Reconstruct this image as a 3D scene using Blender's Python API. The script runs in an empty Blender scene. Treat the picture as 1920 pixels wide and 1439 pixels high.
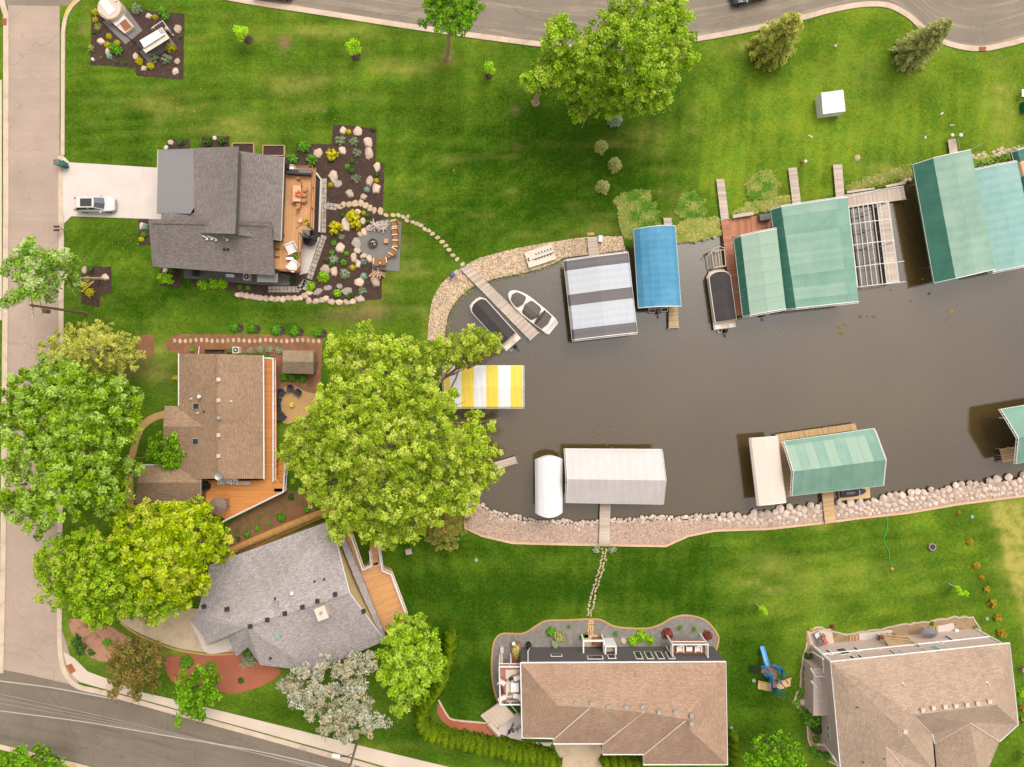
import bpy, math, random
import numpy as np
from mathutils import Vector, noise
from mathutils.geometry import tessellate_polygon
R = math.radians
random.seed(7); rng = np.random.default_rng(7)
sc = bpy.context.scene; col = sc.collection

# ---------------------------------------------------------------- camera, sky, sun, exposure
H, S, NX, NY = 83.0, 15.4, 940.0, 690.0          # camera height (m), photo pixels per metre on the lawn, nadir pixel
cam = bpy.data.cameras.new('camera'); camo = bpy.data.objects.new('camera', cam); col.objects.link(camo)
camo.location = (0, 0, H); camo.rotation_euler = (0, 0, 0)
cam.sensor_width = 36; cam.lens = 36 * H * S / 1920
cam.shift_x = (960 - NX) / 1920; cam.shift_y = -(719.5 - NY) / 1920
cam.clip_start = 1; cam.clip_end = 3000
sc.camera = camo
SUN_EL, SUN_AZ = 58, 28                            # azimuth clockwise from +Y (top of the picture)
world = bpy.data.worlds.new('World'); sc.world = world; world.use_nodes = True
wn = world.node_tree; wn.nodes.clear()
sky = wn.nodes.new('ShaderNodeTexSky'); sky.sky_type = 'NISHITA'; sky.sun_disc = False
sky.sun_elevation = R(SUN_EL); sky.sun_rotation = R(SUN_AZ); sky.dust_density = 4; sky.air_density = 1
hs = wn.nodes.new('ShaderNodeHueSaturation'); hs.inputs['Saturation'].default_value = .07
bg = wn.nodes.new('ShaderNodeBackground'); bg.inputs['Strength'].default_value = .15
wo = wn.nodes.new('ShaderNodeOutputWorld')
wn.links.new(sky.outputs[0], hs.inputs['Color']); wm = wn.nodes.new('ShaderNodeVectorMath'); wm.operation = 'MULTIPLY'; wm.inputs[1].default_value = (1, .965, .92); wn.links.new(hs.outputs[0], wm.inputs[0]); wn.links.new(wm.outputs[0], bg.inputs['Color']); wn.links.new(bg.outputs[0], wo.inputs['Surface'])
sun = bpy.data.lights.new('sun', 'SUN'); sun.energy = .55; sun.angle = R(28); sun.color = (1, .92, .82)
suno = bpy.data.objects.new('sun', sun); col.objects.link(suno)
sd = Vector((math.sin(R(SUN_AZ)) * math.cos(R(SUN_EL)), math.cos(R(SUN_AZ)) * math.cos(R(SUN_EL)), math.sin(R(SUN_EL))))
suno.rotation_euler = sd.to_track_quat('Z', 'Y').to_euler(); suno.location = sd * 200
sc.view_settings.view_transform = 'Standard'; sc.view_settings.look = 'None'
sc.view_settings.gamma = 1; sc.view_settings.use_curve_mapping = False
sc.view_settings.exposure = 0.88
sc.cycles.max_bounces = 6; sc.cycles.transparent_max_bounces = 6

# ---------------------------------------------------------------- coordinates
def P(px, py, z=0.0):                              # the point at height z seen at a photo pixel
    k = (H - z) / H / S
    return Vector(((px - NX) * k, -(py - NY) * k, z))
def PP(pts, z=0.0): return [P(x, y, z) for x, y in pts]
def RP(px, py, A, B):                              # pixel -> point on the vertical plane through A, B
    d = Vector((px - NX, -(py - NY), -S * H)); n = Vector((-(B.y - A.y), B.x - A.x, 0))
    o = Vector((0, 0, H)); t = (Vector((A.x, A.y, 0)) - o).dot(n) / d.dot(n)
    return o + d * t
def smooth(pts, n=6, closed=False):
    out = []; N = len(pts)
    for i in range(N if closed else N - 1):
        p0 = pts[(i - 1) % N] if closed or i > 0 else pts[i]
        p1, p2 = pts[i], pts[(i + 1) % N]
        p3 = pts[(i + 2) % N] if closed or i + 2 < N else p2
        for k in range(n):
            t = k / n
            out.append(tuple(.5 * (2 * p1[a] + (p2[a] - p0[a]) * t + (2 * p0[a] - 5 * p1[a] + 4 * p2[a] - p3[a]) * t * t + (3 * p1[a] - p0[a] - 3 * p2[a] + p3[a]) * t ** 3) for a in range(2)))
    if not closed: out.append(tuple(pts[-1]))
    return out
def rough(pts, amp=1.2, step=5, closed=True, seed=1):
    rr = random.Random(seed); out = []; N = len(pts)
    for i in range(N if closed else N - 1):
        a, b = pts[i], pts[(i + 1) % N]; L = math.hypot(b[0] - a[0], b[1] - a[1]); n = max(1, int(L / step))
        for k in range(n):
            t = k / n; out.append((a[0] + (b[0] - a[0]) * t + rr.uniform(-amp, amp), a[1] + (b[1] - a[1]) * t + rr.uniform(-amp, amp)))
    return out

# ---------------------------------------------------------------- materials
GAIN = 1.45; LEAF = 1.95
def lin(c): return tuple(((v / 255 + .055) / 1.055) ** 2.4 if v > 10 else v / 255 / 12.92 for v in c)
def A(r, g, b, k=1.0): return tuple(min(.85, v / GAIN * k) for v in lin((r, g, b)))
MATS = {}
class NT:
    def __init__(s, name):
        s.m = bpy.data.materials.new(name); s.m.use_nodes = True; s.t = s.m.node_tree; s.n = s.t.nodes; s.l = s.t.links
        s.b = s.n['Principled BSDF']; MATS[name] = s.m
    def new(s, typ, **kw):
        nd = s.n.new(typ)
        for k, v in kw.items(): setattr(nd, k, v)
        return nd
    def noise(s, vec, scale, detail=3, rough=.6):
        nd = s.new('ShaderNodeTexNoise'); nd.inputs['Scale'].default_value = scale; nd.inputs['Detail'].default_value = detail; nd.inputs['Roughness'].default_value = rough
        s.l.new(vec, nd.inputs['Vector']); return nd.outputs['Fac']
    def mapr(s, v, a, b, lo, hi, clamp=True):
        nd = s.new('ShaderNodeMapRange'); nd.clamp = clamp
        for i, x in enumerate((a, b, lo, hi)): nd.inputs[i + 1].default_value = x
        s.l.new(v, nd.inputs[0]); return nd.outputs[0]
    def mul(s, colr, fac):
        nd = s.new('ShaderNodeVectorMath', operation='SCALE'); s.l.new(colr, nd.inputs[0]); s.l.new(fac, nd.inputs['Scale']); return nd.outputs[0]
    def mix(s, f, a, b):
        nd = s.new('ShaderNodeMix', data_type='RGBA')
        for k, v in ((0, f), (6, a), (7, b)):
            if isinstance(v, (tuple, list)): nd.inputs[k].default_value = (*v[:3], 1)
            elif isinstance(v, (int, float)): nd.inputs[k].default_value = v
            else: s.l.new(v, nd.inputs[k])
        return nd.outputs[2]
    def math(s, op, a, b=0.0):
        nd = s.new('ShaderNodeMath', operation=op)
        for k, v in ((0, a), (1, b)):
            if isinstance(v, (int, float)): nd.inputs[k].default_value = v
            else: s.l.new(v, nd.inputs[k])
        return nd.outputs[0]
    def vec(s, coord='Object', st=(1, 1, 1)):
        tc = s.new('ShaderNodeTexCoord'); mp = s.new('ShaderNodeMapping'); mp.inputs['Scale'].default_value = st
        s.l.new(tc.outputs[coord], mp.inputs[0]); return mp.outputs[0]
    def wpos(s): return s.new('ShaderNodeNewGeometry').outputs['Position']
    def attr(s, name): return s.new('ShaderNodeAttribute', attribute_name=name)
    def bump(s, h, strength, dist=.05):
        nd = s.new('ShaderNodeBump'); nd.inputs['Strength'].default_value = strength; nd.inputs['Distance'].default_value = dist
        s.l.new(h, nd.inputs['Height']); s.l.new(nd.outputs[0], s.b.inputs['Normal'])
    def rgb(s, c):
        nd = s.new('ShaderNodeRGB'); nd.outputs[0].default_value = (*c[:3], 1); return nd.outputs[0]
    def done(s, c, rough=.85, metal=0, spec=.3):
        if isinstance(c, tuple): s.b.inputs['Base Color'].default_value = (*c, 1)
        else: s.l.new(c, s.b.inputs['Base Color'])
        s.b.inputs['Roughness'].default_value = rough; s.b.inputs['Metallic'].default_value = metal; s.b.inputs['Specular IOR Level'].default_value = spec
        return s.m
def mat(name, c, rough=.85, var=.15, sc=4, low=.1, lsc=.25, bump=0, coord='Object', st=(1, 1, 1), rnd=0, tint=0, metal=0, spec=.3, c2=None, th=(.5, .65), sc2=.6, coat=0):
    t = NT(name); v = t.vec(coord, st); x = t.rgb(c)
    if c2: x = t.mix(t.mapr(t.noise(v, sc2, 5), th[0], th[1], 0, 1), x, c2)
    n1 = t.noise(v, sc, 4, .7)
    if var: x = t.mul(x, t.mapr(n1, .3, .7, 1 - var, 1 + var))
    if low: x = t.mul(x, t.mapr(t.noise(v, lsc, 3), .3, .7, 1 - low, 1 + low))
    if rnd: x = t.mul(x, t.mapr(t.new('ShaderNodeObjectInfo').outputs['Random'], 0, 1, 1 - rnd, 1 + rnd))
    if tint: x = t.mul(x, t.mapr(t.attr('tint').outputs['Fac'], 0, 1, 1 - tint, 1 + tint))
    if bump: t.bump(n1, bump)
    if coat: t.b.inputs['Coat Weight'].default_value = coat
    return t.done(x, rough, metal, spec)
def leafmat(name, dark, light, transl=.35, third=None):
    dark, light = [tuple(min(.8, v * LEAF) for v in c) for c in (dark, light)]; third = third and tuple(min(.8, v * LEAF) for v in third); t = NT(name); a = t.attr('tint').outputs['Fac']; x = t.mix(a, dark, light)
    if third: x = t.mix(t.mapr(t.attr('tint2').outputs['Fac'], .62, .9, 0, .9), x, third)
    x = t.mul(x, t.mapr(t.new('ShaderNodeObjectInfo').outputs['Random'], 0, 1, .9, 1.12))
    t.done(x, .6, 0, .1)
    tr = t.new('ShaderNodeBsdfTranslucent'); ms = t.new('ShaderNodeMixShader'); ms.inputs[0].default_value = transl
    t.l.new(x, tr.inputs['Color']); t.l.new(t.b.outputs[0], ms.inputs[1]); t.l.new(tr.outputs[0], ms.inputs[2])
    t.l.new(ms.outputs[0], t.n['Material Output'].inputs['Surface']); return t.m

# ---------------------------------------------------------------- objects
WL = {}
def tag(o, label=None, cat=None, group=None, kind=None):
    if label: o['label'] = label
    if cat: o['category'] = cat
    if group: o['group'] = group
    if kind: o['kind'] = kind
    return o
def thing(name, label, cat, loc=(0, 0, 0), group=None, rz=0):
    o = bpy.data.objects.new(name, None); col.objects.link(o); o.location = loc; o.rotation_euler = (0, 0, rz); o.empty_display_size = .3
    WL[o.name] = Vector(loc); return tag(o, label, cat, group)
def copy_tree(o, parent=None):
    c = o.copy(); col.objects.link(c); c.parent = parent
    for ch in o.children: copy_tree(ch, c)
    return c
class MB:
    def __init__(s): s.v = []; s.f = []; s.m = []; s.t = []; s.uv = {}
    def face(s, pts, m=0, tint=.5, uv=None):
        b = len(s.v); s.v += [Vector(p) for p in pts]; s.f.append(tuple(range(b, b + len(pts)))); s.m.append(m); s.t.append(tint)
        if uv: s.uv[len(s.f) - 1] = uv
        return s
    def idx(s, vs, fs, m=0, tint=.5):
        b = len(s.v); s.v += [Vector(p) for p in vs]
        for f in fs: s.f.append(tuple(b + i for i in f)); s.m.append(m); s.t.append(tint)
        return s
    def hexa(s, lo, hi, m=0, tint=.5):             # lo, hi: matching rings of points
        n = len(lo); s.idx(list(lo) + list(hi), [tuple(range(n - 1, -1, -1)), tuple(range(n, 2 * n))] + [(i, (i + 1) % n, n + (i + 1) % n, n + i) for i in range(n)], m, tint); return s
    def box(s, c, size, rz=0, m=0, tint=.5):       # c = centre of the base
        hx, hy, hz = size[0] / 2, size[1] / 2, size[2]; ca, sa = math.cos(rz), math.sin(rz)
        r = [(c[0] + x * ca - y * sa, c[1] + x * sa + y * ca) for x, y in ((-hx, -hy), (hx, -hy), (hx, hy), (-hx, hy))]
        return s.hexa([(x, y, c[2]) for x, y in r], [(x, y, c[2] + hz) for x, y in r], m, tint)
    def prism(s, poly, z0, z1, m=0, tint=.5):
        poly = [(p[0], p[1]) for p in poly]
        ar = sum(poly[i][0] * poly[(i + 1) % len(poly)][1] - poly[(i + 1) % len(poly)][0] * poly[i][1] for i in range(len(poly)))
        if ar < 0: poly = poly[::-1]
        n = len(poly); b = len(s.v); s.v += [Vector((x, y, z0)) for x, y in poly] + [Vector((x, y, z1)) for x, y in poly]
        tri = tessellate_polygon([[Vector((x, y, 0)) for x, y in poly]])
        for t in tri:
            a = [poly[i] for i in t]; cr = (a[1][0] - a[0][0]) * (a[2][1] - a[0][1]) - (a[1][1] - a[0][1]) * (a[2][0] - a[0][0])
            t = tuple(t) if cr > 0 else tuple(t)[::-1]
            s.f.append(tuple(b + n + i for i in t)); s.m.append(m); s.t.append(tint)
        for i in range(n): s.f.append((b + i, b + (i + 1) % n, b + n + (i + 1) % n, b + n + i)); s.m.append(m); s.t.append(tint)
        return s
    def tube(s, pts, r, n=6, m=0, tint=.5):
        pts = [Vector(p) for p in pts]; rs = r if isinstance(r, (list, tuple)) else [r] * len(pts); rings = []
        for i, p in enumerate(pts):
            d = (pts[min(i + 1, len(pts) - 1)] - pts[max(i - 1, 0)]).normalized()
            u = d.cross(Vector((0, 0, 1)) if abs(d.z) < .95 else Vector((1, 0, 0))).normalized(); w = d.cross(u)
            rings.append([p + (u * math.cos(2 * math.pi * k / n) + w * math.sin(2 * math.pi * k / n)) * rs[i] for k in range(n)])
        b = len(s.v)
        for rg in rings: s.v += rg
        for i in range(len(pts) - 1):
            for k in range(n):
                s.f.append((b + i * n + k, b + i * n + (k + 1) % n, b + (i + 1) * n + (k + 1) % n, b + (i + 1) * n + k)); s.m.append(m); s.t.append(tint)
        s.f.append(tuple(b + k for k in range(n))[::-1]); s.m.append(m); s.t.append(tint)
        e = b + (len(pts) - 1) * n; s.f.append(tuple(e + k for k in range(n))); s.m.append(m); s.t.append(tint)
        return s
    def cyl(s, c, r, h, n=16, m=0, r2=None, tint=.5):
        r2 = r if r2 is None else r2; c = Vector(c)
        return s.hexa([c + Vector((r * math.cos(2 * math.pi * k / n), r * math.sin(2 * math.pi * k / n), 0)) for k in range(n)],
                      [c + Vector((r2 * math.cos(2 * math.pi * k / n), r2 * math.sin(2 * math.pi * k / n), h)) for k in range(n)], m, tint)
    def lathe(s, c, prof, n=16, m=0):
        c = Vector(c); vs = []; fs = []
        for r, z in prof: vs += [c + Vector((r * math.cos(2 * math.pi * k / n), r * math.sin(2 * math.pi * k / n), z)) for k in range(n)]
        for i in range(len(prof) - 1): fs += [(i * n + k, i * n + (k + 1) % n, (i + 1) * n + (k + 1) % n, (i + 1) * n + k) for k in range(n)]
        fs.append(tuple((len(prof) - 1) * n + k for k in range(n))); return s.idx(vs, fs, m)
    def ribbon(s, pts, w, z0, z1, m=0, closed=False, off=0.0, tint=.5):   # pts: world xy; a strip w wide, offset off to the left
        pts = [Vector((p[0], p[1])) for p in pts]; n = len(pts); L = []; Rr = []
        for i in range(n):
            a = pts[(i - 1) % n] if closed else pts[max(i - 1, 0)]; c = pts[(i + 1) % n] if closed else pts[min(i + 1, n - 1)]
            d = (c - a).normalized(); nn = Vector((-d.y, d.x)); L.append(pts[i] + nn * (off + w / 2)); Rr.append(pts[i] + nn * (off - w / 2))
        for i in range(n if closed else n - 1):
            j = (i + 1) % n
            a, b, c, d = L[i], Rr[i], Rr[j], L[j]
            s.face([(a.x, a.y, z1), (b.x, b.y, z1), (c.x, c.y, z1), (d.x, d.y, z1)], m, tint)
            s.face([(b.x, b.y, z0), (c.x, c.y, z0), (c.x, c.y, z1), (b.x, b.y, z1)], m, tint)
            s.face([(a.x, a.y, z1), (d.x, d.y, z1), (d.x, d.y, z0), (a.x, a.y, z0)], m, tint)
        return s
    def build(s, name, mats, parent=None, smooth=False, local=False, loc=None):
        me = bpy.data.meshes.new(name); o = bpy.data.objects.new(name, me); col.objects.link(o)
        if parent is not None:
            o.parent = parent; base = Vector((0, 0, 0)) if local else WL[parent.name]; WL[o.name] = base if not local else Vector((0, 0, 0))
        elif local: base = Vector((0, 0, 0)); WL[o.name] = base
        else:
            if loc is None:
                xs = [p.x for p in s.v]; ys = [p.y for p in s.v]; loc = Vector(((min(xs) + max(xs)) / 2, (min(ys) + max(ys)) / 2, min(p.z for p in s.v)))
            base = Vector(loc); o.location = base; WL[o.name] = base
        me.from_pydata([p - base for p in s.v], [], s.f)
        if not isinstance(mats, (list, tuple)): mats = [mats]
        for mm in mats: me.materials.append(MATS[mm] if isinstance(mm, str) else mm)
        me.polygons.foreach_set('material_index', s.m)
        at = me.attributes.new('tint', 'FLOAT', 'FACE'); at.data.foreach_set('value', s.t)
        if s.uv or any(isinstance(q, str) and q.split('_')[0] in ('siding', 'deck', 'fence', 'metal') for q in mats):
            for i, f in enumerate(s.f):
                if i not in s.uv:
                    p = [s.v[k] for k in f]; n = (p[1] - p[0]).cross(p[2] - p[0]); u = Vector((-n.y, n.x, 0)); u = u.normalized() if u.length > abs(n.z) * .3 and u.length > 1e-6 else None
                    s.uv[i] = [(q.dot(u), q.z) if u else (q.x, q.y) for q in p]
            ul = me.uv_layers.new(name='UVMap')
            for fi, uv in s.uv.items():
                for li, u in zip(me.polygons[fi].loop_indices, uv): ul.data[li].uv = u
        if smooth: me.polygons.foreach_set('use_smooth', [True] * len(s.f))
        me.update(); return o
def sheet(name, px, z, m, label=None, cat=None, kind='structure', world=False, group=None):
    pts = px if world else PP(px); mb = MB(); mb.v = [Vector((p[0], p[1], z)) for p in pts]
    for t in tessellate_polygon([[Vector((p[0], p[1], 0)) for p in pts]]):
        a = [mb.v[i] for i in t]
        if (a[1] - a[0]).cross(a[2] - a[0]).z < 0: t = tuple(t)[::-1]
        mb.f.append(tuple(t)); mb.m.append(0); mb.t.append(.5)
    return tag(mb.build(name, m), label, cat, group, kind)
def npmesh(name, V, F, m, tint=None, tint2=None, parent=None, base=None, smooth=False):    # V (n,3), F (k,3|4) arrays
    me = bpy.data.meshes.new(name); V = np.asarray(V, np.float32); F = np.asarray(F, np.int32); k = F.shape[1]
    if parent is not None: base = WL[parent.name]
    base = np.array(base if base is not None else (0, 0, 0), np.float32)
    me.vertices.add(len(V)); me.vertices.foreach_set('co', (V - base).ravel())
    me.loops.add(F.size); me.loops.foreach_set('vertex_index', F.ravel())
    me.polygons.add(len(F)); me.polygons.foreach_set('loop_start', np.arange(0, F.size, k, dtype=np.int32))
    if tint is not None:
        a = me.attributes.new('tint', 'FLOAT', 'FACE'); a.data.foreach_set('value', np.asarray(tint, np.float32))
    if tint2 is not None:
        a = me.attributes.new('tint2', 'FLOAT', 'FACE'); a.data.foreach_set('value', np.asarray(tint2, np.float32))
    me.materials.append(MATS[m]); me.update(calc_edges=True); me.validate()
    if smooth: me.polygons.foreach_set('use_smooth', [True] * len(F))
    o = bpy.data.objects.new(name, me); col.objects.link(o); WL[o.name] = Vector(base)
    if parent is not None: o.parent = parent
    else: o.location = Vector(base)
    return o
def leaves(C, N, size, asp=.55):                   # rhombus leaves at C with normals N -> V, F
    n = len(C); N = N / (np.linalg.norm(N, axis=1, keepdims=True) + 1e-9)
    r = rng.normal(size=(n, 3)); T = np.cross(N, r); T /= np.linalg.norm(T, axis=1, keepdims=True) + 1e-9; B = np.cross(N, T)
    sz = (np.asarray(size) * rng.uniform(.65, 1.35, n))[:, None] if np.ndim(size) == 0 else np.asarray(size)[:, None]
    V = np.stack([C - T * sz, C + B * sz * asp, C + T * sz, C - B * sz * asp], 1).reshape(-1, 3)
    return V, np.arange(4 * n).reshape(-1, 4)
def sphere_pts(n):
    d = rng.normal(size=(n, 3)); return d / np.linalg.norm(d, axis=1, keepdims=True)
# ---------------------------------------------------------------- the materials
def lawn_mat():
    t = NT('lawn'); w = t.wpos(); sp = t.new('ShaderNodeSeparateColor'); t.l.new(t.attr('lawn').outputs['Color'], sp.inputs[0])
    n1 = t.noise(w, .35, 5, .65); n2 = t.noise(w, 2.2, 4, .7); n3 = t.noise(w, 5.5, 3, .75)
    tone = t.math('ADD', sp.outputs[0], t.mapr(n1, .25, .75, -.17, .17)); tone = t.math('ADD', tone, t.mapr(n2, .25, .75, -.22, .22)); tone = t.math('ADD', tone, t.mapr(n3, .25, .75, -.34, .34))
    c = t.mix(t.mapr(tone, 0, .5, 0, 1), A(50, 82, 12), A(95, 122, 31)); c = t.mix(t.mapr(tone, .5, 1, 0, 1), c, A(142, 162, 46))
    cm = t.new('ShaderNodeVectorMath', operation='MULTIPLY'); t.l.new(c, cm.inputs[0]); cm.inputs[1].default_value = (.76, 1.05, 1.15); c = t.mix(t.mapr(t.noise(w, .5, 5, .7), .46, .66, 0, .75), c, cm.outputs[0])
    dn = t.math('MULTIPLY', sp.outputs[1], t.mapr(t.noise(w, .9, 5, .75), .32, .62, .25, 1.3))
    c = t.mix(dn, c, A(182, 172, 88))
    c = t.mix(t.math('MULTIPLY', sp.outputs[2], t.mapr(n2, .3, .6, .5, 1.2)), c, A(150, 118, 90))
    t.bump(t.noise(w, 14, 2, .7), .5, .06); return t.done(c, .9, 0, .02)
lawn_mat()
def asphalt(name, c, streak, st, sc, amt):
    t = NT(name); v = t.vec('UV'); w = t.wpos()
    vs = t.vec('UV', st); x = t.rgb(c)
    x = t.mix(t.math('MULTIPLY', t.mapr(t.noise(vs, sc, 6, .7), .5, .72, 0, 1), amt), x, streak)
    x = t.mul(x, t.mapr(t.noise(w, 18, 3, .8), .3, .7, .88, 1.12)); x = t.mul(x, t.mapr(t.noise(w, .25, 3), .3, .7, .9, 1.1))
    x = t.mul(x, t.mapr(t.noise(w, 3, 4), .3, .7, .95, 1.05))
    vo = t.new('ShaderNodeTexVoronoi', feature='DISTANCE_TO_EDGE'); vo.inputs['Scale'].default_value = .085; mx = t.new('ShaderNodeVectorMath', operation='MULTIPLY_ADD'); t.l.new(t.new('ShaderNodeTexNoise').outputs['Color'], mx.inputs[0]); mx.inputs[1].default_value = (3, 3, 0); t.l.new(w, mx.inputs[2]); t.l.new(mx.outputs[0], vo.inputs['Vector'])
    x = t.mul(x, t.mapr(vo.outputs['Distance'], .0015, .005, .86, 1)); x = t.mul(x, t.mapr(t.noise(w, .9, 2, .4), .68, .74, 1, .86))
    t.bump(t.noise(w, 30, 2), .3, .02); return t.done(x, .9, 0, .2)
asphalt('asphalt_tan', A(186, 164, 148), A(200, 180, 160), (2, .06, 1), 1.0, .5)
asphalt('asphalt_dark', A(134, 121, 106), A(98, 92, 86), (.05, .7, 1), 1.0, .7)
asphalt('asphalt_worn', A(146, 133, 119), A(190, 172, 148), (.05, 1.1, 1), 1.0, 1.0)
mat('concrete', A(228, 213, 204), var=.05, sc=6, low=.07, lsc=.4)
mat('concrete_tan', A(214, 190, 158), var=.06, sc=6, low=.08, c2=A(196, 170, 140))
mat('curb', A(220, 196, 174), var=.07, sc=8, low=.12, lsc=.5, c2=A(190, 160, 138), th=(.55, .75))
mat('sidewalk', A(224, 204, 184), var=.06, sc=7, low=.08)
mat('paint_white', A(196, 186, 172), var=.2, sc=9); mat('paint_yellow', A(236, 190, 70), var=.12, sc=6)
mat('edge_wood', A(226, 186, 154), var=.15)
mat('rust', A(170, 104, 70), var=.2)
mat('mulch', A(74, 54, 46), var=.5, sc=14, low=.18, lsc=.7, bump=.8, c2=A(104, 80, 68), th=(.5, .75), sc2=3)
mat('mulch_red', A(188, 106, 78), var=.3, sc=14, low=.14, lsc=.6, bump=.8, c2=A(160, 108, 84), th=(.45, .7), sc2=1.2)
mat('mulch_strip', A(160, 104, 78), var=.35, sc=12, low=.2, lsc=.6, bump=.8, c2=A(136, 106, 70), th=(.42, .62), sc2=1.3)
mat('mulch_pink', A(190, 140, 112), var=.35, sc=12, low=.15, bump=.8, c2=A(120, 100, 60), th=(.5, .68), sc2=1)
mat('mulch_brown', A(150, 110, 80), var=.35, sc=12, low=.15, bump=.8, c2=A(110, 104, 50), th=(.45, .65), sc2=.9)
mat('gravel_grey', A(138, 132, 126), var=.45, sc=16, low=.08, bump=.8, c2=A(160, 150, 140), th=(.45, .7), sc2=2)
mat('gravel_pad', A(134, 130, 126), var=.22, sc=16, low=.08, bump=.5)
mat('gravel_pink', A(206, 178, 158), var=.3, sc=15, low=.1, lsc=.5, bump=.8, c2=A(180, 150, 128), th=(.45, .65), sc2=2)
mat('gravel_tan', A(178, 148, 116), var=.4, sc=14, low=.12, bump=.8, c2=A(140, 120, 84), th=(.5, .7), sc2=1)
mat('sand_tan', A(200, 158, 106), var=.12, sc=10, low=.1)
mat('pebble', A(214, 188, 158), var=.1, tint=.45); mat('pebble_red', A(196, 168, 150), var=.1, tint=.4)
def water_mat():
    t = NT('water'); w = t.wpos()
    x = t.mix(t.mapr(t.noise(w, .035, 2), .35, .65, 0, 1), A(76, 61, 38), A(92, 74, 44))
    x = t.mul(x, t.mapr(t.noise(w, 5, 3, .85), .3, .7, .9, 1.1))
    t.bump(t.noise(w, 2.2, 5, .7), .16, .05); t.b.inputs['IOR'].default_value = 1.9
    return t.done(x, .05, 0, .5)
water_mat()
def shingle(name, c, c2, var=.3, su=2.2, sv=7):
    t = NT(name); x = t.rgb(c); v = t.vec('UV', (su, sv, 1))
    n = t.noise(v, 1.0, 5, .8)
    x = t.mix(t.mapr(n, .42, .6, 0, 1), x, c2); x = t.mul(x, t.mapr(t.noise(v, 2.1, 3, .9), .3, .7, 1 - var, 1 + var))
    vs = t.vec('UV'); br = t.new('ShaderNodeTexBrick'); br.inputs['Scale'].default_value = 1; br.inputs['Brick Width'].default_value = .5; br.inputs['Row Height'].default_value = .22
    br.inputs['Mortar Size'].default_value = .02; br.inputs['Color1'].default_value = (.86, .86, .86, 1); br.inputs['Color2'].default_value = (1.12, 1.12, 1.12, 1); br.inputs['Mortar'].default_value = (.7, .7, .7, 1)
    t.l.new(vs, br.inputs['Vector']); mx = t.new('ShaderNodeMix', data_type='RGBA', blend_type='MULTIPLY'); mx.inputs[0].default_value = .8
    t.l.new(x, mx.inputs[6]); t.l.new(br.outputs['Color'], mx.inputs[7]); x = mx.outputs[2]
    x = t.mul(x, t.mapr(t.noise(vs, .22, 3), .3, .7, .92, 1.08)); x = t.mul(x, t.mapr(t.noise(t.vec('UV', (1.6, .22, 1)), .8, 4), .3, .7, .93, 1.06)); t.bump(n, .4, .03); return t.done(x, .9, 0, .2)
shingle('shingle_charcoal', A(128, 118, 116), A(156, 145, 139))
shingle('shingle_brown', A(158, 128, 104), A(184, 153, 126))
shingle('shingle_grey', A(168, 158, 157), A(206, 196, 192))
shingle('shingle_tan', A(172, 140, 118), A(192, 160, 136), .2)
shingle('shingle_sand', A(182, 156, 136), A(200, 174, 152), .2)
shingle('shingle_shed', A(150, 128, 104), A(170, 150, 126))
def boards(name, c, w=.14, gap=.06, var=.12, dirt=None):       # planks along U, stacked in V
    t = NT(name); v = t.vec('UV'); br = t.new('ShaderNodeTexBrick'); br.inputs['Scale'].default_value = 1; br.inputs['Brick Width'].default_value = 3.6; br.inputs['Row Height'].default_value = w
    br.inputs['Mortar Size'].default_value = w * gap; br.inputs['Color1'].default_value = (1 - var, 1 - var, 1 - var, 1); br.inputs['Color2'].default_value = (1 + var, 1 + var, 1 + var, 1); br.inputs['Mortar'].default_value = (.45, .42, .4, 1)
    t.l.new(v, br.inputs['Vector']); x = t.rgb(c)
    if dirt: x = t.mix(t.mapr(t.noise(v, .5, 4), .45, .7, 0, 1), x, dirt)
    mx = t.new('ShaderNodeMix', data_type='RGBA', blend_type='MULTIPLY'); mx.inputs[0].default_value = 1; t.l.new(x, mx.inputs[6]); t.l.new(br.outputs['Color'], mx.inputs[7])
    x = t.mul(mx.outputs[2], t.mapr(t.noise(t.vec('UV', (.8, 8, 1)), 3, 3), .3, .7, .92, 1.08)); return t.done(x, .75, 0, .25)
boards('deck_tan', A(226, 170, 116)); boards('deck_orange', A(236, 158, 88)); boards('deck_honey', A(232, 172, 112), dirt=A(238, 178, 136))
boards('siding_charcoal', A(104, 98, 98), .2, .05, .05); boards('siding_taupe', A(218, 196, 186), .2, .05, .04); boards('siding_beige', A(226, 196, 146), .2, .05, .04)
boards('siding_brown', A(150, 120, 96), .2, .05, .04); boards('siding_grey', A(120, 116, 114), .2, .05, .05); boards('metal_roof', A(152, 148, 148), .38, .02, .01)
boards('deck_red', A(196, 132, 118)); boards('fence_wood', A(216, 164, 92), .3, .05, .1)
for nm, c, tn in (('dock_grey', (214, 194, 178), .16), ('dock_red', (206, 140, 108), .2), ('dock_tan', (216, 178, 130), .14), ('dock_old', (196, 168, 130), .2)):
    mat(nm, A(*c), var=.1, sc=7, tint=tn)
mat('white_vinyl', A(250, 246, 244), .5, var=.02); mat('white_metal', A(240, 236, 232), .4, var=.02)
mat('galv', A(190, 186, 180), .4, var=.06, metal=.4); mat('black', A(34, 33, 36), .5, var=.1); mat('dark_metal', A(58, 56, 60), .45, var=.1)
mat('grey_plastic', A(120, 118, 118), .6, var=.06); mat('green_plastic', A(30, 110, 84), .5, var=.05); mat('tan_paint', A(232, 218, 200), .6, var=.03)
mat('beige_metal', A(222, 204, 184), .5, var=.06); mat('cap_concrete', A(226, 204, 184), var=.08, sc=5)
mat('canvas_black', A(72, 66, 66), .75, var=.12, sc=5, low=.12, lsc=.6, bump=.2); mat('canvas_brown', A(112, 102, 94), .75, var=.08, sc=5, low=.06)
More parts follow.
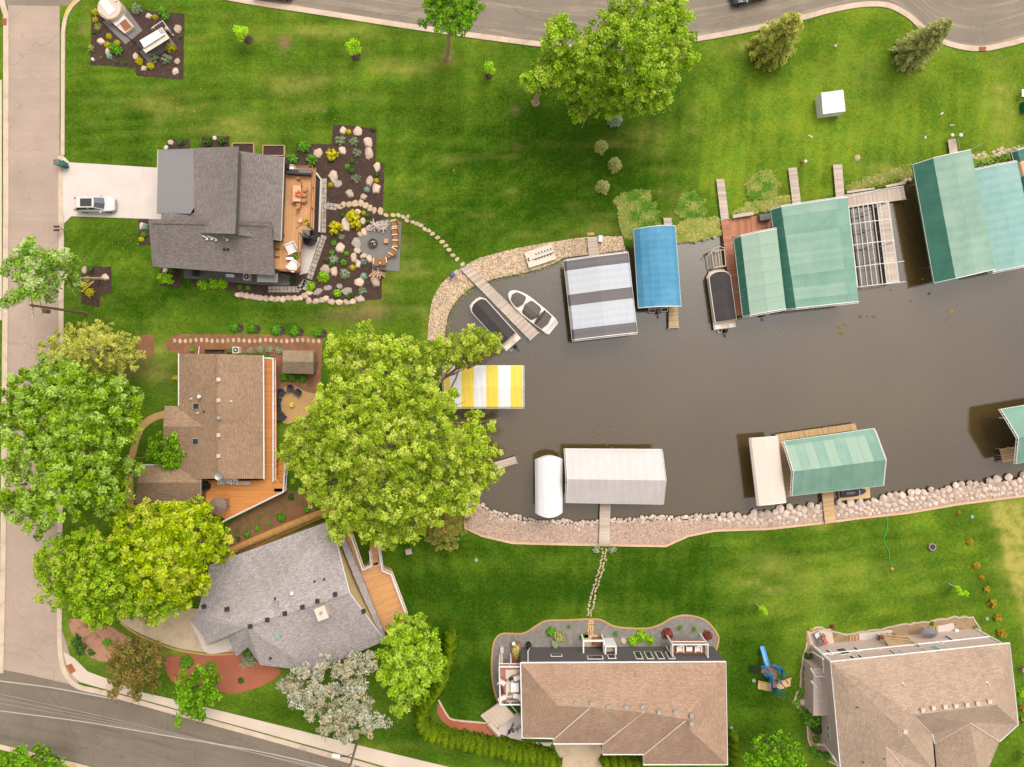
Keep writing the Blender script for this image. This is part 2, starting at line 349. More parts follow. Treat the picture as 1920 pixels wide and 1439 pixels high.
mat('boat_white', A(244, 236, 226), .25, var=.02, coat=.3); mat('boat_cream', A(240, 218, 194), .4, var=.04)
mat('wood_raw', A(206, 168, 124), var=.15, sc=9, tint=.15); mat('wood_brown', A(160, 104, 74), var=.15, sc=9); mat('wood_pole', A(150, 128, 108), var=.2, sc=6, st=(1, 1, .15))
mat('bark', A(150, 124, 100), var=.3, sc=7, st=(1, 1, .3), bump=.6); mat('bark_pale', A(196, 164, 136), var=.25, sc=7, st=(1, 1, .3), bump=.6); mat('bark_dark', A(96, 78, 64), var=.3, sc=7, bump=.6)
mat('rock', A(220, 196, 174), var=.2, sc=3.2, low=.08, rnd=.2, bump=.5, c2=A(206, 170, 136), th=(.5, .7), sc2=1.6)
mat('rock_grey', A(184, 172, 158), var=.16, sc=3.2, rnd=.12, bump=.5, c2=A(150, 140, 124), th=(.5, .7), sc2=1.6)
mat('rock_pink', A(226, 204, 190), var=.2, sc=3, rnd=.22, bump=.5, c2=A(190, 176, 160), th=(.5, .66), sc2=.8)
mat('flagstone', A(214, 184, 152), var=.14, sc=3, rnd=.14, bump=.4, c2=A(186, 172, 140), th=(.48, .62), sc2=.7)
mat('paver', A(186, 174, 160), var=.16, sc=5, tint=.16, bump=.3)
mat('glass_dark', A(64, 62, 60), .06, var=.05, spec=.6); mat('glass_green', A(150, 176, 156), .1, var=.05, spec=.6); mat('glass_car', A(70, 76, 86), .08, var=.03, spec=.6)
mat('car_silver', A(232, 228, 226), .3, var=.02, coat=.6); mat('car_black', A(52, 50, 58), .25, var=.03, coat=.6); mat('car_grey', A(130, 128, 132), .25, var=.03, coat=.6)
mat('tyre', A(46, 44, 44), .8); mat('chrome', A(200, 200, 204), .2, metal=.8, var=.03); mat('red_lamp', A(170, 40, 36), .3)
mat('cushion_white', A(244, 236, 228), .8, var=.04); mat('cushion_blue', A(64, 66, 84), .8, var=.1); mat('cushion_red', A(232, 100, 96), .8, var=.08)
mat('table_pink', A(244, 188, 150), .6, var=.05); mat('wood_orange', A(206, 142, 98), .6, var=.1); mat('orange', A(240, 146, 100), .6, var=.12, sc=8)
mat('umbrella_brown', A(142, 118, 106), .8, var=.06); mat('umbrella_grey', A(132, 128, 130), .8, var=.08); mat('turquoise', A(84, 196, 216), .6, var=.1)
mat('slide_blue', A(92, 166, 224), .35, var=.04); mat('play_blue', A(30, 124, 178), .4, var=.05); mat('play_brown', A(140, 116, 106), .5, var=.08); mat('play_tan', A(230, 190, 136), .5, var=.05)
mat('yellow', A(242, 214, 64), .5, var=.05); mat('chair_yellow', A(236, 224, 160), .6, var=.05); mat('chair_brown', A(176, 112, 74), .7, var=.08)
mat('driftwood', A(240, 222, 212), .8, var=.1); mat('driftwood_tan', A(238, 196, 168), .8, var=.1)
mat('hose', A(60, 190, 90), .4, var=.03); mat('blue_cover', A(86, 100, 124), .4, var=.08)
def canvas(name, c, fade=None, var=.04, seam=0):
    t = NT(name); x = t.rgb(c); v = t.vec('Object')
    if fade: x = t.mix(t.mapr(t.noise(v, .35, 3), .4, .62, 0, .8), x, fade)
    x = t.mul(x, t.mapr(t.noise(v, 5, 3), .3, .7, 1 - var, 1 + var)); x = t.mul(x, t.mapr(t.noise(t.vec('Object', (3, .25, 1)), 1.2, 3), .3, .7, .97, 1.03))
    t.bump(t.noise(v, 1.1, 3), .25, .15); return t.done(x, .6, 0, .3)
canvas('canvas_charcoal', A(116, 110, 112)); canvas('canvas_silver', A(202, 205, 212)); canvas('canvas_blue', A(78, 148, 186), A(98, 162, 196))
canvas('canvas_green', A(120, 160, 142), A(138, 174, 156)); canvas('canvas_green_pale', A(158, 184, 164)); canvas('canvas_green_worn', A(136, 172, 154), A(154, 182, 164)); canvas('canvas_green_sage', A(136, 170, 152), A(156, 184, 164)); canvas('canvas_green_deep_and_shade', A(66, 124, 106), A(78, 136, 116)); canvas('canvas_teal', A(140, 180, 174), A(152, 188, 182))  # deep tone: dark green stripes, and shade painted on left canopy slopes
canvas('canvas_white', A(240, 238, 238)); canvas('canvas_offwhite', A(220, 210, 208), A(212, 203, 200)); canvas('canvas_cream', A(234, 216, 202)); canvas('canvas_yellow', A(248, 216, 84)); canvas('canvas_tan', A(226, 180, 130))
# leaves
LG = 1.0
leafmat('leaf_willow', A(84, 104, 10), A(158, 178, 46, 1.15), .4, A(188, 196, 90))
leafmat('leaf_maple', A(62, 94, 4), A(150, 180, 30, 1.1), .4, A(176, 204, 100))
leafmat('leaf_ash', A(66, 100, 4), A(152, 184, 26, 1.1), .4, A(180, 190, 70))
leafmat('leaf_lime', A(86, 112, 2), A(176, 194, 20, 1.1), .4, A(190, 190, 70))
leafmat('leaf_bright', A(76, 110, 6), A(156, 186, 40, 1.1), .4, A(180, 196, 78))
leafmat('leaf_locust', A(76, 112, 24), A(146, 178, 62, 1.1), .4, A(186, 196, 140))
leafmat('leaf_street', A(54, 96, 6), A(124, 166, 30), .4)
leafmat('leaf_silver', A(118, 118, 72), A(222, 222, 178, 1.15), .35, A(196, 176, 146))
leafmat('leaf_brown', A(78, 76, 24), A(136, 126, 60), .3, A(140, 112, 64))
leafmat('leaf_pine', A(112, 120, 36), A(190, 192, 90, 1.15), .3, A(206, 194, 100))
leafmat('leaf_cedar', A(98, 102, 40), A(152, 150, 72), .3, A(168, 128, 74))
leafmat('leaf_spruce', A(104, 116, 36), A(176, 176, 84), .3, A(190, 186, 92))
leafmat('leaf_bluespruce', A(96, 116, 92), A(164, 176, 150), .25)
leafmat('leaf_bronze', A(108, 118, 56), A(180, 180, 112), .3)
leafmat('leaf_hedge', A(50, 74, 2), A(116, 138, 20), .3)
leafmat('leaf_gold', A(140, 128, 14), A(212, 198, 44), .35); leafmat('leaf_green', A(58, 108, 20), A(116, 168, 50), .35)
leafmat('leaf_limeshrub', A(96, 142, 10), A(164, 204, 44), .35); leafmat('leaf_dark', A(38, 68, 24), A(84, 116, 50), .3)
leafmat('leaf_sage', A(100, 116, 84), A(168, 178, 146), .3); leafmat('leaf_blue', A(96, 126, 112), A(164, 188, 176), .3)
leafmat('leaf_red', A(86, 38, 30), A(148, 76, 62), .3); leafmat('leaf_orange', A(120, 104, 20), A(190, 138, 50), .3, A(130, 150, 40))
leafmat('leaf_bigleaf', A(60, 100, 4), A(134, 174, 34), .35); leafmat('leaf_reed', A(140, 136, 70), A(214, 198, 124), .35, A(130, 156, 60)); leafmat('leaf_reedgreen', A(76, 122, 30), A(134, 172, 64), .4, A(196, 188, 112))
leafmat('leaf_lily', A(84, 66, 36), A(128, 104, 56), .1); leafmat('leaf_twig', A(150, 124, 96), A(196, 168, 140), .1)

# ---------------------------------------------------------------- terrain: lawn sheet with the channel cut into it
SHORE = [(1960, 280), (1920, 287), (1880, 300), (1830, 309), (1760, 330), (1700, 345), (1640, 358), (1590, 368), (1520, 385), (1450, 398), (1400, 425), (1360, 440), (1310, 455), (1270, 455), (1225, 462), (1180, 468), (1165, 471), (1110, 476), (1060, 482), (1040, 492), (1000, 506), (960, 515), (920, 522), (885, 535), (860, 555), (845, 575), (836, 600), (832, 632), (835, 690), (848, 760), (862, 850), (872, 910), (884, 942), (920, 962), (960, 974), (1000, 980), (1060, 985), (1120, 984), (1200, 977), (1300, 975), (1400, 968), (1450, 961), (1500, 953), (1540, 950), (1580, 946), (1650, 938), (1720, 927), (1800, 913), (1860, 906), (1920, 897), (1960, 893)]
SH = smooth(SHORE, 3) + [(6500, 800), (6500, 250)]
def inpoly_dist(X, Y, poly):                       # signed distance (negative inside), pixels
    d = np.full(X.shape, 1e9); ins = np.zeros(X.shape, bool); n = len(poly)
    for i in range(n):
        x0, y0 = poly[i]; x1, y1 = poly[(i + 1) % n]; dx, dy = x1 - x0, y1 - y0
        t = np.clip(((X - x0) * dx + (Y - y0) * dy) / (dx * dx + dy * dy + 1e-9), 0, 1)
        d = np.minimum(d, np.hypot(X - x0 - t * dx, Y - y0 - t * dy))
        c = ((y0 > Y) != (y1 > Y)) & (X < (x1 - x0) * (Y - y0) / (y1 - y0 + 1e-12) + x0); ins ^= c
    return np.where(ins, -d, d)
fx = np.arange(-68, 70, .34); fy = np.arange(-55, 51, .34)
ext = np.array([1.5, 4, 10, 25, 60, 140, 320, 700])
gx = np.concatenate([fx[0] - ext[::-1], fx, fx[-1] + ext]); gy = np.concatenate([fy[0] - ext[::-1], fy, fy[-1] + ext])
GX, GY = np.meshgrid(gx, gy); PXg = GX * S + NX; PYg = -GY * S + NY
D = inpoly_dist(PXg, PYg, SH) / S
Z = np.where(D > .45, 0, np.where(D > 0, -(.45 - D) / .45 * .5, np.maximum(-1.6, -.5 + D * .8)))
def gau(x, y, rx, ry): return np.exp(-(((PXg - x) / rx) ** 2 + ((PYg - y) / ry) ** 2))
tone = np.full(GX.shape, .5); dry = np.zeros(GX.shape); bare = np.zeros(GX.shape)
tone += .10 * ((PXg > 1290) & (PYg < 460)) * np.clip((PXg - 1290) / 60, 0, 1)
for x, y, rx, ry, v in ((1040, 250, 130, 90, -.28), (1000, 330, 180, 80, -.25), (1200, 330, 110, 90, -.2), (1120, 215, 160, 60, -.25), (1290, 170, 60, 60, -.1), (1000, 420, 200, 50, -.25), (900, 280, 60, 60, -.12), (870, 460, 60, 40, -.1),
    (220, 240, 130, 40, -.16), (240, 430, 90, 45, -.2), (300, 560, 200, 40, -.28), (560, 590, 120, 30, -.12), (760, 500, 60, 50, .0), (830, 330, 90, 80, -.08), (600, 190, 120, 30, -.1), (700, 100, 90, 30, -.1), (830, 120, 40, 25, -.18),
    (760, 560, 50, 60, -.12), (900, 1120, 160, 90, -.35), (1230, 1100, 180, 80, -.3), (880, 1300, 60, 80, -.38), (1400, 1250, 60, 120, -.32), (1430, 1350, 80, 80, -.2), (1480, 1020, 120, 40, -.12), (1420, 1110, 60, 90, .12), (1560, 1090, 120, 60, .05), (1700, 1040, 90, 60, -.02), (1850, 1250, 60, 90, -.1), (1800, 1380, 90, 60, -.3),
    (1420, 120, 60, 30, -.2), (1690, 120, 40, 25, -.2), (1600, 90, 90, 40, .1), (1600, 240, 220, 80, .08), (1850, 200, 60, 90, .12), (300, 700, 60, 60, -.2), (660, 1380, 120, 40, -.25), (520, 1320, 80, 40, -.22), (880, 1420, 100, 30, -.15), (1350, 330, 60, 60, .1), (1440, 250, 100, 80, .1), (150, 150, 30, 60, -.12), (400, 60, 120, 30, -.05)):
    tone += v * gau(x, y, rx, ry)  # dark blobs below the top trees and spruces paint their cast shade
for x, y, rx, ry, v in ((420, 230, 60, 25, .6), (300, 195, 60, 20, .35), (560, 160, 70, 20, .45), (600, 60, 110, 14, .5), (740, 130, 90, 14, .4), (470, 260, 50, 14, .5), (690, 560, 40, 40, .35), (740, 470, 40, 60, .3), (640, 590, 60, 14, .5), (290, 650, 40, 14, .5), (300, 690, 30, 40, .45), (1400, 90, 60, 14, .6), (1620, 150, 80, 40, .25), (1880, 190, 25, 60, .5), (1890, 270, 40, 25, .4), (1830, 60, 30, 30, .3), (1650, 320, 60, 12, .8), (1200, 260, 60, 40, .2), (1280, 400, 30, 30, .5), (880, 80, 60, 12, .45),
    (1885, 1000, 26, 80, .85), (1915, 1080, 22, 60, .9), (1905, 950, 40, 30, .9), (1500, 1090, 100, 40, .3), (1640, 1070, 80, 40, .2), (1440, 1090, 50, 40, .3), (1540, 985, 20, 8, .7), (240, 1230, 80, 40, .5), (350, 1220, 60, 14, .5), (480, 950, 60, 20, .6), (540, 1010, 50, 14, .4), (125, 1230, 10, 40, .5), (640, 1400, 200, 10, .4), (180, 560, 40, 6, .4), (130, 575, 20, 6, .5), (1300, 250, 14, 60, .25), (1240, 280, 8, 50, .3), (1110, 430, 60, 14, .4), (800, 620, 14, 40, .3), (1000, 445, 60, 8, .3), (220, 690, 40, 20, .4), (1880, 40, 60, 60, .2)):
    dry += v * gau(x, y, rx, ry)
for x, y, rx, ry, v in ((533, 80, 12, 12, .9), (155, 57, 6, 6, .8), (965, 208, 8, 8, .5), (970, 275, 10, 6, .4), (690, 590, 30, 10, .3), (840, 108, 9, 7, .6), (700, 575, 40, 14, .25), (480, 955, 40, 20, .4), (1280, 382, 9, 12, .7), (650, 595, 60, 8, .4), (260, 655, 16, 26, .3), (250, 690, 60, 20, .3)):
    bare += v * gau(x, y, rx, ry)
inb = inpoly_dist(PXg, PYg, [(1858, 945), (1925, 932), (1960, 1250), (1925, 1230), (1900, 1130), (1875, 1040)])
dry += .6 * np.clip(-inb / 12, 0, 1)
def vnoise(cx, cy, seed):                          # value noise with cells cx by cy pixels
    r_ = np.random.default_rng(seed); g = r_.uniform(-1, 1, (400, 400)); u = np.clip((PXg + 300) / cx, 0, 398); v = np.clip((PYg + 300) / cy, 0, 398); i, j = u.astype(int), v.astype(int); a, b = u - i, v - j; a = a * a * (3 - 2 * a); b = b * b * (3 - 2 * b)
    return (g[j, i] * (1 - a) + g[j, i + 1] * a) * (1 - b) + (g[j + 1, i] * (1 - a) + g[j + 1, i + 1] * a) * b
st = lambda ang, w, ph=0: np.sin((PXg * math.cos(R(ang)) + PYg * math.sin(R(ang))) * 2 * math.pi / w + ph)
mask = lambda x0, y0, x1, y1, f=25: np.clip((PXg - x0) / f, 0, 1) * np.clip((x1 - PXg) / f, 0, 1) * np.clip((PYg - y0) / f, 0, 1) * np.clip((y1 - PYg) / f, 0, 1)
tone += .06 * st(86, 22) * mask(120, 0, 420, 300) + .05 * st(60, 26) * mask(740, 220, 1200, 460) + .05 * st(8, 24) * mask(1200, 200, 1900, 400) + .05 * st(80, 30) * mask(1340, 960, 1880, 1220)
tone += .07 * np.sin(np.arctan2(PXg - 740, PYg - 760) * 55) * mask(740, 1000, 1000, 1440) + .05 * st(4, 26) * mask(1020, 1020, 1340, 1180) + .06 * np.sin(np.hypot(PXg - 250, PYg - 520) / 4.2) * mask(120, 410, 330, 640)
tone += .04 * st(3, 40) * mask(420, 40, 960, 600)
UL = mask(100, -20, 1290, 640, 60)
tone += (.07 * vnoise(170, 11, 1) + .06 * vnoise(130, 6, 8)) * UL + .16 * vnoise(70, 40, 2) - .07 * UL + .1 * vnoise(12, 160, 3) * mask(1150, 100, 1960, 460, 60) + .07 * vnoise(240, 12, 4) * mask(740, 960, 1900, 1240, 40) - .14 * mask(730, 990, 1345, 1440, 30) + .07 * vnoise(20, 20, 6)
dry0 = .5 * np.clip(-inb / 14, 0, 1) * (.8 + .4 * vnoise(30, 30, 9)); dry *= np.clip(.55 + .75 * vnoise(46, 16, 5), .1, 1.2); dry += .22 * np.clip(vnoise(60, 22, 7) - .45, 0, 1) * 2 * UL
dry += dry0
tone[:, :] = np.clip(tone, .02, 1.1); dry = np.clip(dry, 0, 1); bare = np.clip(bare, 0, 1)
ny_, nx_ = GX.shape; I = np.arange(nx_ * ny_).reshape(ny_, nx_)
F = np.stack([I[:-1, :-1], I[:-1, 1:], I[1:, 1:], I[1:, :-1]], -1).reshape(-1, 4)
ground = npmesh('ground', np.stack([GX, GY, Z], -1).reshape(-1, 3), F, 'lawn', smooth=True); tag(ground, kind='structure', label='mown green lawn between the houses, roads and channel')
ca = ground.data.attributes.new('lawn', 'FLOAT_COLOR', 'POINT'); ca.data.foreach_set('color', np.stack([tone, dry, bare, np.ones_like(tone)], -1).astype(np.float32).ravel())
wz = -.32
sheet('water', [(780, 240), (2600, 240), (2600, 1010), (780, 1010)], wz, 'water', 'still brown grey water of the boat channel')

# ---------------------------------------------------------------- roads, kerbs, pavements
def road(name, left, right, z, m, label, n=8):     # two matching pixel polylines, UV in metres (u along)
    mb = MB(); L = PP(left); Rr = PP(right); u = 0
    for i in range(len(L) - 1):
        du = ((L[i + 1] - L[i]).length + (Rr[i + 1] - Rr[i]).length) / 2; w = (L[i] - Rr[i]).length; w2 = (L[i + 1] - Rr[i + 1]).length
        q = [L[i], L[i + 1], Rr[i + 1], Rr[i]]; uv = [(u, 0), (u + du, 0), (u + du, w2), (u, w)]
        cr = (q[1] - q[0]).cross(q[2] - q[0]).z
        if cr < 0: q = q[::-1]; uv = uv[::-1]
        mb.face([(p.x, p.y, z) for p in q], 0, .5, uv); u += du
    return tag(mb.build(name, m), label, kind='structure')
road('street', [(15, -300), (15, 400), (12, 800), (8, 1100), (4, 1262), (0, 1300)], [(112, -300), (112, 400), (111, 800), (110, 1160), (150, 1290), (160, 1330)], .012, 'asphalt_tan', 'pinkish tan street running down the left side')
top_c = smooth([(420, 0), (480, 11), (600, 29), (780, 57), (960, 82), (1030, 90), (1100, 95), (1200, 93), (1310, 78), (1420, 58), (1500, 40), (1560, 24), (1620, 14), (1665, 16), (1700, 33), (1720, 50), (1750, 75), (1790, 91), (1840, 97), (1890, 88), (1925, 78), (2000, 50)], 4)
road('road', [(x, y - 190) for x, y in top_c], [(x, y - 9) for x, y in top_c], .012, 'asphalt_worn', 'worn grey road curving along the top edge')
low_t = smooth([(-200, 1225), (0, 1255), (135, 1284), (250, 1311), (480, 1379), (690, 1440), (900, 1500)], 4)
low_b = smooth([(-200, 1362), (0, 1394), (100, 1419), (185, 1440), (420, 1510), (640, 1580), (860, 1650)], 4)
road('main_road', low_t, low_b, .018, 'asphalt_dark', 'dark grey main road crossing the bottom left corner')
sheet('cross_street', [(8, 10), (128, 12), (150, -4), (420, -4), (420, -200), (-100, -200), (-100, 4)], .02, 'asphalt_worn', 'grey cross street at the top left corner')
curbn = 0
def kerb(pts, w=9, z=.12, name='kerb', m='curb', off=0, lab='pale concrete kerb along the street', closed=False):
    mb = MB(); mb.ribbon(PP(pts), w / S, -.05, z, 0, closed, off / S); return tag(mb.build(name, m), lab, kind='structure')
kerb([(x, y - 5) for x, y in top_c], 10, .1, lab='pale concrete kerb along the road at the top')
rk = [(116, 405), (115, 800), (112, 1170)] + smooth([(112, 1170), (114, 1225), (123, 1262), (146, 1287), (200, 1300), (330, 1336), (480, 1377), (640, 1422), (760, 1456)], 4)
kerb(rk, 9, .1, lab='pale kerb on the house side of the street, turning onto the main road')
kerb(smooth([(172, -22), (150, -2), (135, 12), (124, 32), (119, 60)], 4) + [(118, 292)], 7, .1, lab='pale kerb of the top left lawn')
kerb(smooth([(150, -6), (138, 5), (128, 18), (122, 32)], 4), 3, .125, 'kerb_paint', 'paint_yellow', lab='yellow painted kerb at the street corner')
kerb([(114, 292), (114, 418)], 9, .03, 'gutter', 'curb', lab='flat pale gutter across the driveway mouth')
kerb(smooth([(2, -10), (6, 10), (12, 30)], 3) + [(12, 400), (9, 800), (6, 1100), (2, 1262)], 10, .1, lab='pale kerb at the far left of the street')
sheet('sidewalk', [(-60, 160), (4, 150), (4, 600), (-60, 620)], .05, 'sidewalk', 'pale concrete apron left of the street')
sw = [(119, 1222), (140, 1234), (165, 1259), (203, 1273), (262, 1297), (330, 1312), (480, 1349), (600, 1379), (700, 1404), (850, 1440), (1000, 1475), (1000, 1510), (760, 1448), (640, 1414), (480, 1370), (330, 1329), (200, 1293), (150, 1279), (129, 1258)]
sheet('pavement', sw, .06, 'sidewalk', 'pale pavement beside the main road')
sheet('ramp_pad', [(124, 1248), (135, 1244), (143, 1258), (133, 1264)], .075, 'rust', 'brown tactile pad at the street corner')
kerb(smooth([(-60, 1384), (0, 1400), (100, 1425), (190, 1448), (420, 1520)], 3), 9, .1, lab='pale kerb on the far side of the main road')
kerb(smooth([(128, 1437), (160, 1443), (200, 1452)], 3), 6, .125, 'kerb_paint', 'paint_yellow', lab='yellow painted kerb by the bottom left tree')
mb = MB(); mb.ribbon(PP(smooth([(-60, 1268), (0, 1277), (100, 1290), (220, 1312)], 4)), .14, .02, .026); tag(mb.build('road_marking', 'paint_white'), 'thin white edge line on the main road', kind='structure')
mb = MB(); mb.ribbon(PP(smooth([(-60, 1325), (0, 1333), (160, 1354), (320, 1381), (480, 1408), (620, 1440), (760, 1480)], 4)), .12, .02, .026); tag(mb.build('road_marking', 'paint_white'), 'thin worn centre line on the main road', kind='structure')
for x, y, w, h, nm, lb in ((9.5, 42, 8, 13, 'storm_drain', 'rusty storm drain in the left kerb'), (1841, 93, 13, 8, 'storm_drain', 'rusty storm drain in the kerb of the bend at top right')):
    mb = MB(); p = P(x, y, 0); mb.box((p.x, p.y, .0), (w / S, h / S, .14))
    for k in range(5): mb.box((p.x + (k - 2) * w / S / 6, p.y, .14), (.03, h / S * .8, .012))
    tag(mb.build(nm, 'rust'), lb, 'storm drain')
# driveways and pads
sheet('driveway', [(118, 292), (131, 305), (200, 309), (310, 316), (312, 414), (280, 411), (134, 406), (119, 421)], .04, 'concrete', 'pale concrete driveway of the charcoal roofed house')
sheet('driveway', smooth([(222, 1160), (300, 1140), (420, 1150), (450, 1200), (440, 1222)], 3) + smooth([(403, 1224), (375, 1222), (330, 1214), (290, 1200), (255, 1184), (228, 1168)], 3), .04, 'concrete_tan', 'curved tan concrete driveway of the grey roofed house')
sheet('front_walk', smooth([(356, 1166), (372, 1180), (384, 1200), (390, 1212), (428, 1196), (436, 1216), (404, 1226), (384, 1222), (374, 1200)], 3), .06, 'concrete', 'pale front walk by the grey roofed house')
kerb(smooth([(440, 1226), (403, 1228), (375, 1226), (330, 1218), (290, 1204), (255, 1188), (226, 1168)], 3), 3, .06, 'driveway_edge', 'sand_tan', lab='tan edging of the curved driveway')
sheet('driveway', [(1036, 1386), (1135, 1390), (1128, 1460), (1050, 1460), (1046, 1420)], .04, 'concrete_tan', 'tan concrete driveway of the tan roofed house')
sheet('brick_walk', smooth([(318, 782), (290, 790), (268, 810), (256, 850), (250, 880), (252, 975), (238, 975), (238, 880), (244, 845), (254, 808), (280, 780), (318, 768)], 4), .04, 'sand_tan', 'curved tan brick walk at the brown roofed house')
# planting beds
BED = dict(equip=[(172, 23), (240, 19), (346, 26), (344, 150), (256, 143), (253, 128), (169, 122)],
    garden=[(553, 292), (556, 272), (622, 270), (624, 233), (706, 242), (704, 305), (721, 307), (718, 395), (724, 408), (724, 512), (717, 512), (715, 562), (600, 566), (440, 560), (440, 545), (366, 537), (350, 520), (350, 440), (520, 300)],
    pole=[(153, 499), (209, 501), (210, 550), (188, 552), (186, 576), (152, 570)], corner=[(259, 413), (282, 411), (286, 460), (260, 460)], porch=[(299, 505), (341, 503), (339, 539), (300, 537)],
    north1=[(314, 262), (355, 262), (357, 282), (312, 282)], north2=[(378, 257), (430, 256), (430, 280), (378, 280)])
for k, lb in (('equip', 'dark mulch bed around the pump station at top left'), ('garden', 'dark mulch garden bed behind the charcoal roofed house'), ('pole', 'small L shaped mulch bed by the street'), ('corner', 'narrow mulch bed at the front corner of the house'), ('porch', 'mulch patch at the porch corner'), ('north1', 'mulch patch at the garage corner'), ('north2', 'mulch patch along the north wall')):
    sheet('mulch_bed', rough(BED[k], .8, 5, True, 3), .03, 'mulch', lb)
def red(pts, m, lb, z=.03): sheet('mulch_bed', rough(smooth(pts, 4, True), 1, 6, True, 5), z, m, lb)
red([(312, 642), (330, 629), (380, 627), (480, 628), (598, 632), (604, 650), (600, 720), (585, 760), (525, 790), (512, 700), (500, 664), (335, 664)], 'mulch_strip', 'reddish mulch strip along the north side of the brown roofed house')
red([(262, 634), (284, 628), (290, 650), (284, 668), (262, 672)], 'mulch_strip', 'reddish mulch ring under the feathery pine')
red([(425, 990), (480, 955), (540, 920), (620, 930), (625, 962), (540, 995), (440, 1030)], 'mulch_brown', 'brown planting slope between the two houses')
red([(450, 1005), (520, 972), (560, 944), (622, 936), (622, 952), (540, 990), (450, 1020)], 'mulch_strip', 'reddish mulch strip above the wooden fence', .036)
red([(310, 1235), (340, 1228), (400, 1226), (437, 1214), (470, 1238), (526, 1256), (500, 1282), (440, 1300), (400, 1292), (345, 1285), (318, 1272)], 'mulch_red', 'bright red mulch bed in front of the grey roofed house')
red([(132, 1160), (200, 1172), (262, 1212), (250, 1228), (205, 1240), (170, 1232), (140, 1195)], 'mulch_pink', 'pinkish bark bed at the street corner')
gd = smooth([(934, 1318), (926, 1290), (922, 1255), (924, 1215), (930, 1197), (944, 1188), (980, 1188), (1005, 1174), (1025, 1164), (1060, 1163), (1105, 1161), (1128, 1163), (1150, 1174), (1180, 1178), (1215, 1178), (1240, 1170), (1262, 1158), (1290, 1154), (1322, 1163), (1342, 1185), (1347, 1200), (1341, 1225), (1338, 1250)], 5)
sheet('gravel_bed', gd + [(1338, 1300), (1000, 1320)], .03, 'gravel_grey', 'grey crushed stone bed behind the tan roofed house')
kerb(gd, 3.2, .1, 'bed_edging', 'sand_tan', lab='tan curved edging round the grey stone bed')
sheet('gravel_pad', smooth([(700, 420), (712, 414), (726, 412)], 3) + [(753, 417), (749, 510), (699, 504)] + smooth([(697, 490), (684, 481), (672, 464), (672, 446), (682, 431), (700, 420)], 4), .045, 'gravel_pad', 'grey crushed stone fire pit patio')
ey = rough([(1512, 1186), (1532, 1176), (1580, 1190), (1640, 1182), (1690, 1172), (1740, 1166), (1790, 1157), (1825, 1157), (1836, 1180), (1840, 1196), (1845, 1215), (1600, 1240), (1575, 1440), (1556, 1428), (1530, 1416), (1517, 1395), (1512, 1340), (1486, 1318), (1500, 1292), (1504, 1230), (1512, 1214)], 1.5, 8, True, 9)
sheet('gravel_bed', ey, .03, 'gravel_tan', 'tan gravel bed wrapping the sand roofed house')
kerb(ey[:-1], 3, .09, 'bed_edging', 'rock', lab='rough pale stone edging of the tan gravel bed')
sheet('fire_patio', smooth([(527, 790), (524, 740), (545, 722), (575, 735), (602, 742), (598, 760), (580, 778), (555, 792)], 4, True), .045, 'sand_tan', 'tan fire circle patio at the brown roofed house')
red([(824, 1315), (836, 1340), (850, 1352), (910, 1358), (935, 1366), (938, 1382), (900, 1375), (846, 1364), (822, 1340)], 'mulch_red', 'narrow red mulch bed beside the arborvitae hedge')
kerb(smooth([(822, 1312), (838, 1340), (852, 1350), (912, 1356), (936, 1363)], 3), 3, .1, 'bed_edging', 'rock', lab='pale stone edging of the narrow red bed')
# gravel banks of the channel
bankA = smooth([(801, 640), (804, 600), (812, 560), (830, 530), (850, 512), (870, 500), (900, 484), (960, 468), (1010, 458), (1060, 450), (1100, 445), (1168, 443)], 4) + smooth([(1172, 470), (1110, 478), (1060, 484), (1040, 494), (1000, 508), (960, 517), (922, 525), (888, 538), (862, 558), (847, 578), (838, 602), (834, 640)], 4)
sheet('gravel_bank', bankA, .03, 'gravel_tan', 'tan pebble bank round the head of the channel')
edgeB = [(874, 955), (872, 990), (904, 1005), (960, 1018), (1020, 1020), (1125, 1022), (1248, 1024), (1290, 1005), (1340, 995), (1440, 992), (1550, 980), (1600, 973), (1700, 962), (1800, 945), (1920, 930), (2100, 903)]
shoreB = [p for p in SHORE if p[0] >= 872 and p[1] > 890 and p[0] < 1961]
sheet('gravel_bank', edgeB[:-1] + [(1960, 897)] + shoreB[::-1], .03, 'gravel_pink', 'pinkish gravel bank along the south shore')
kerb(edgeB, 4, .12, 'timber_edging', 'edge_wood', lab='reddish timber edging between gravel bank and lawn')
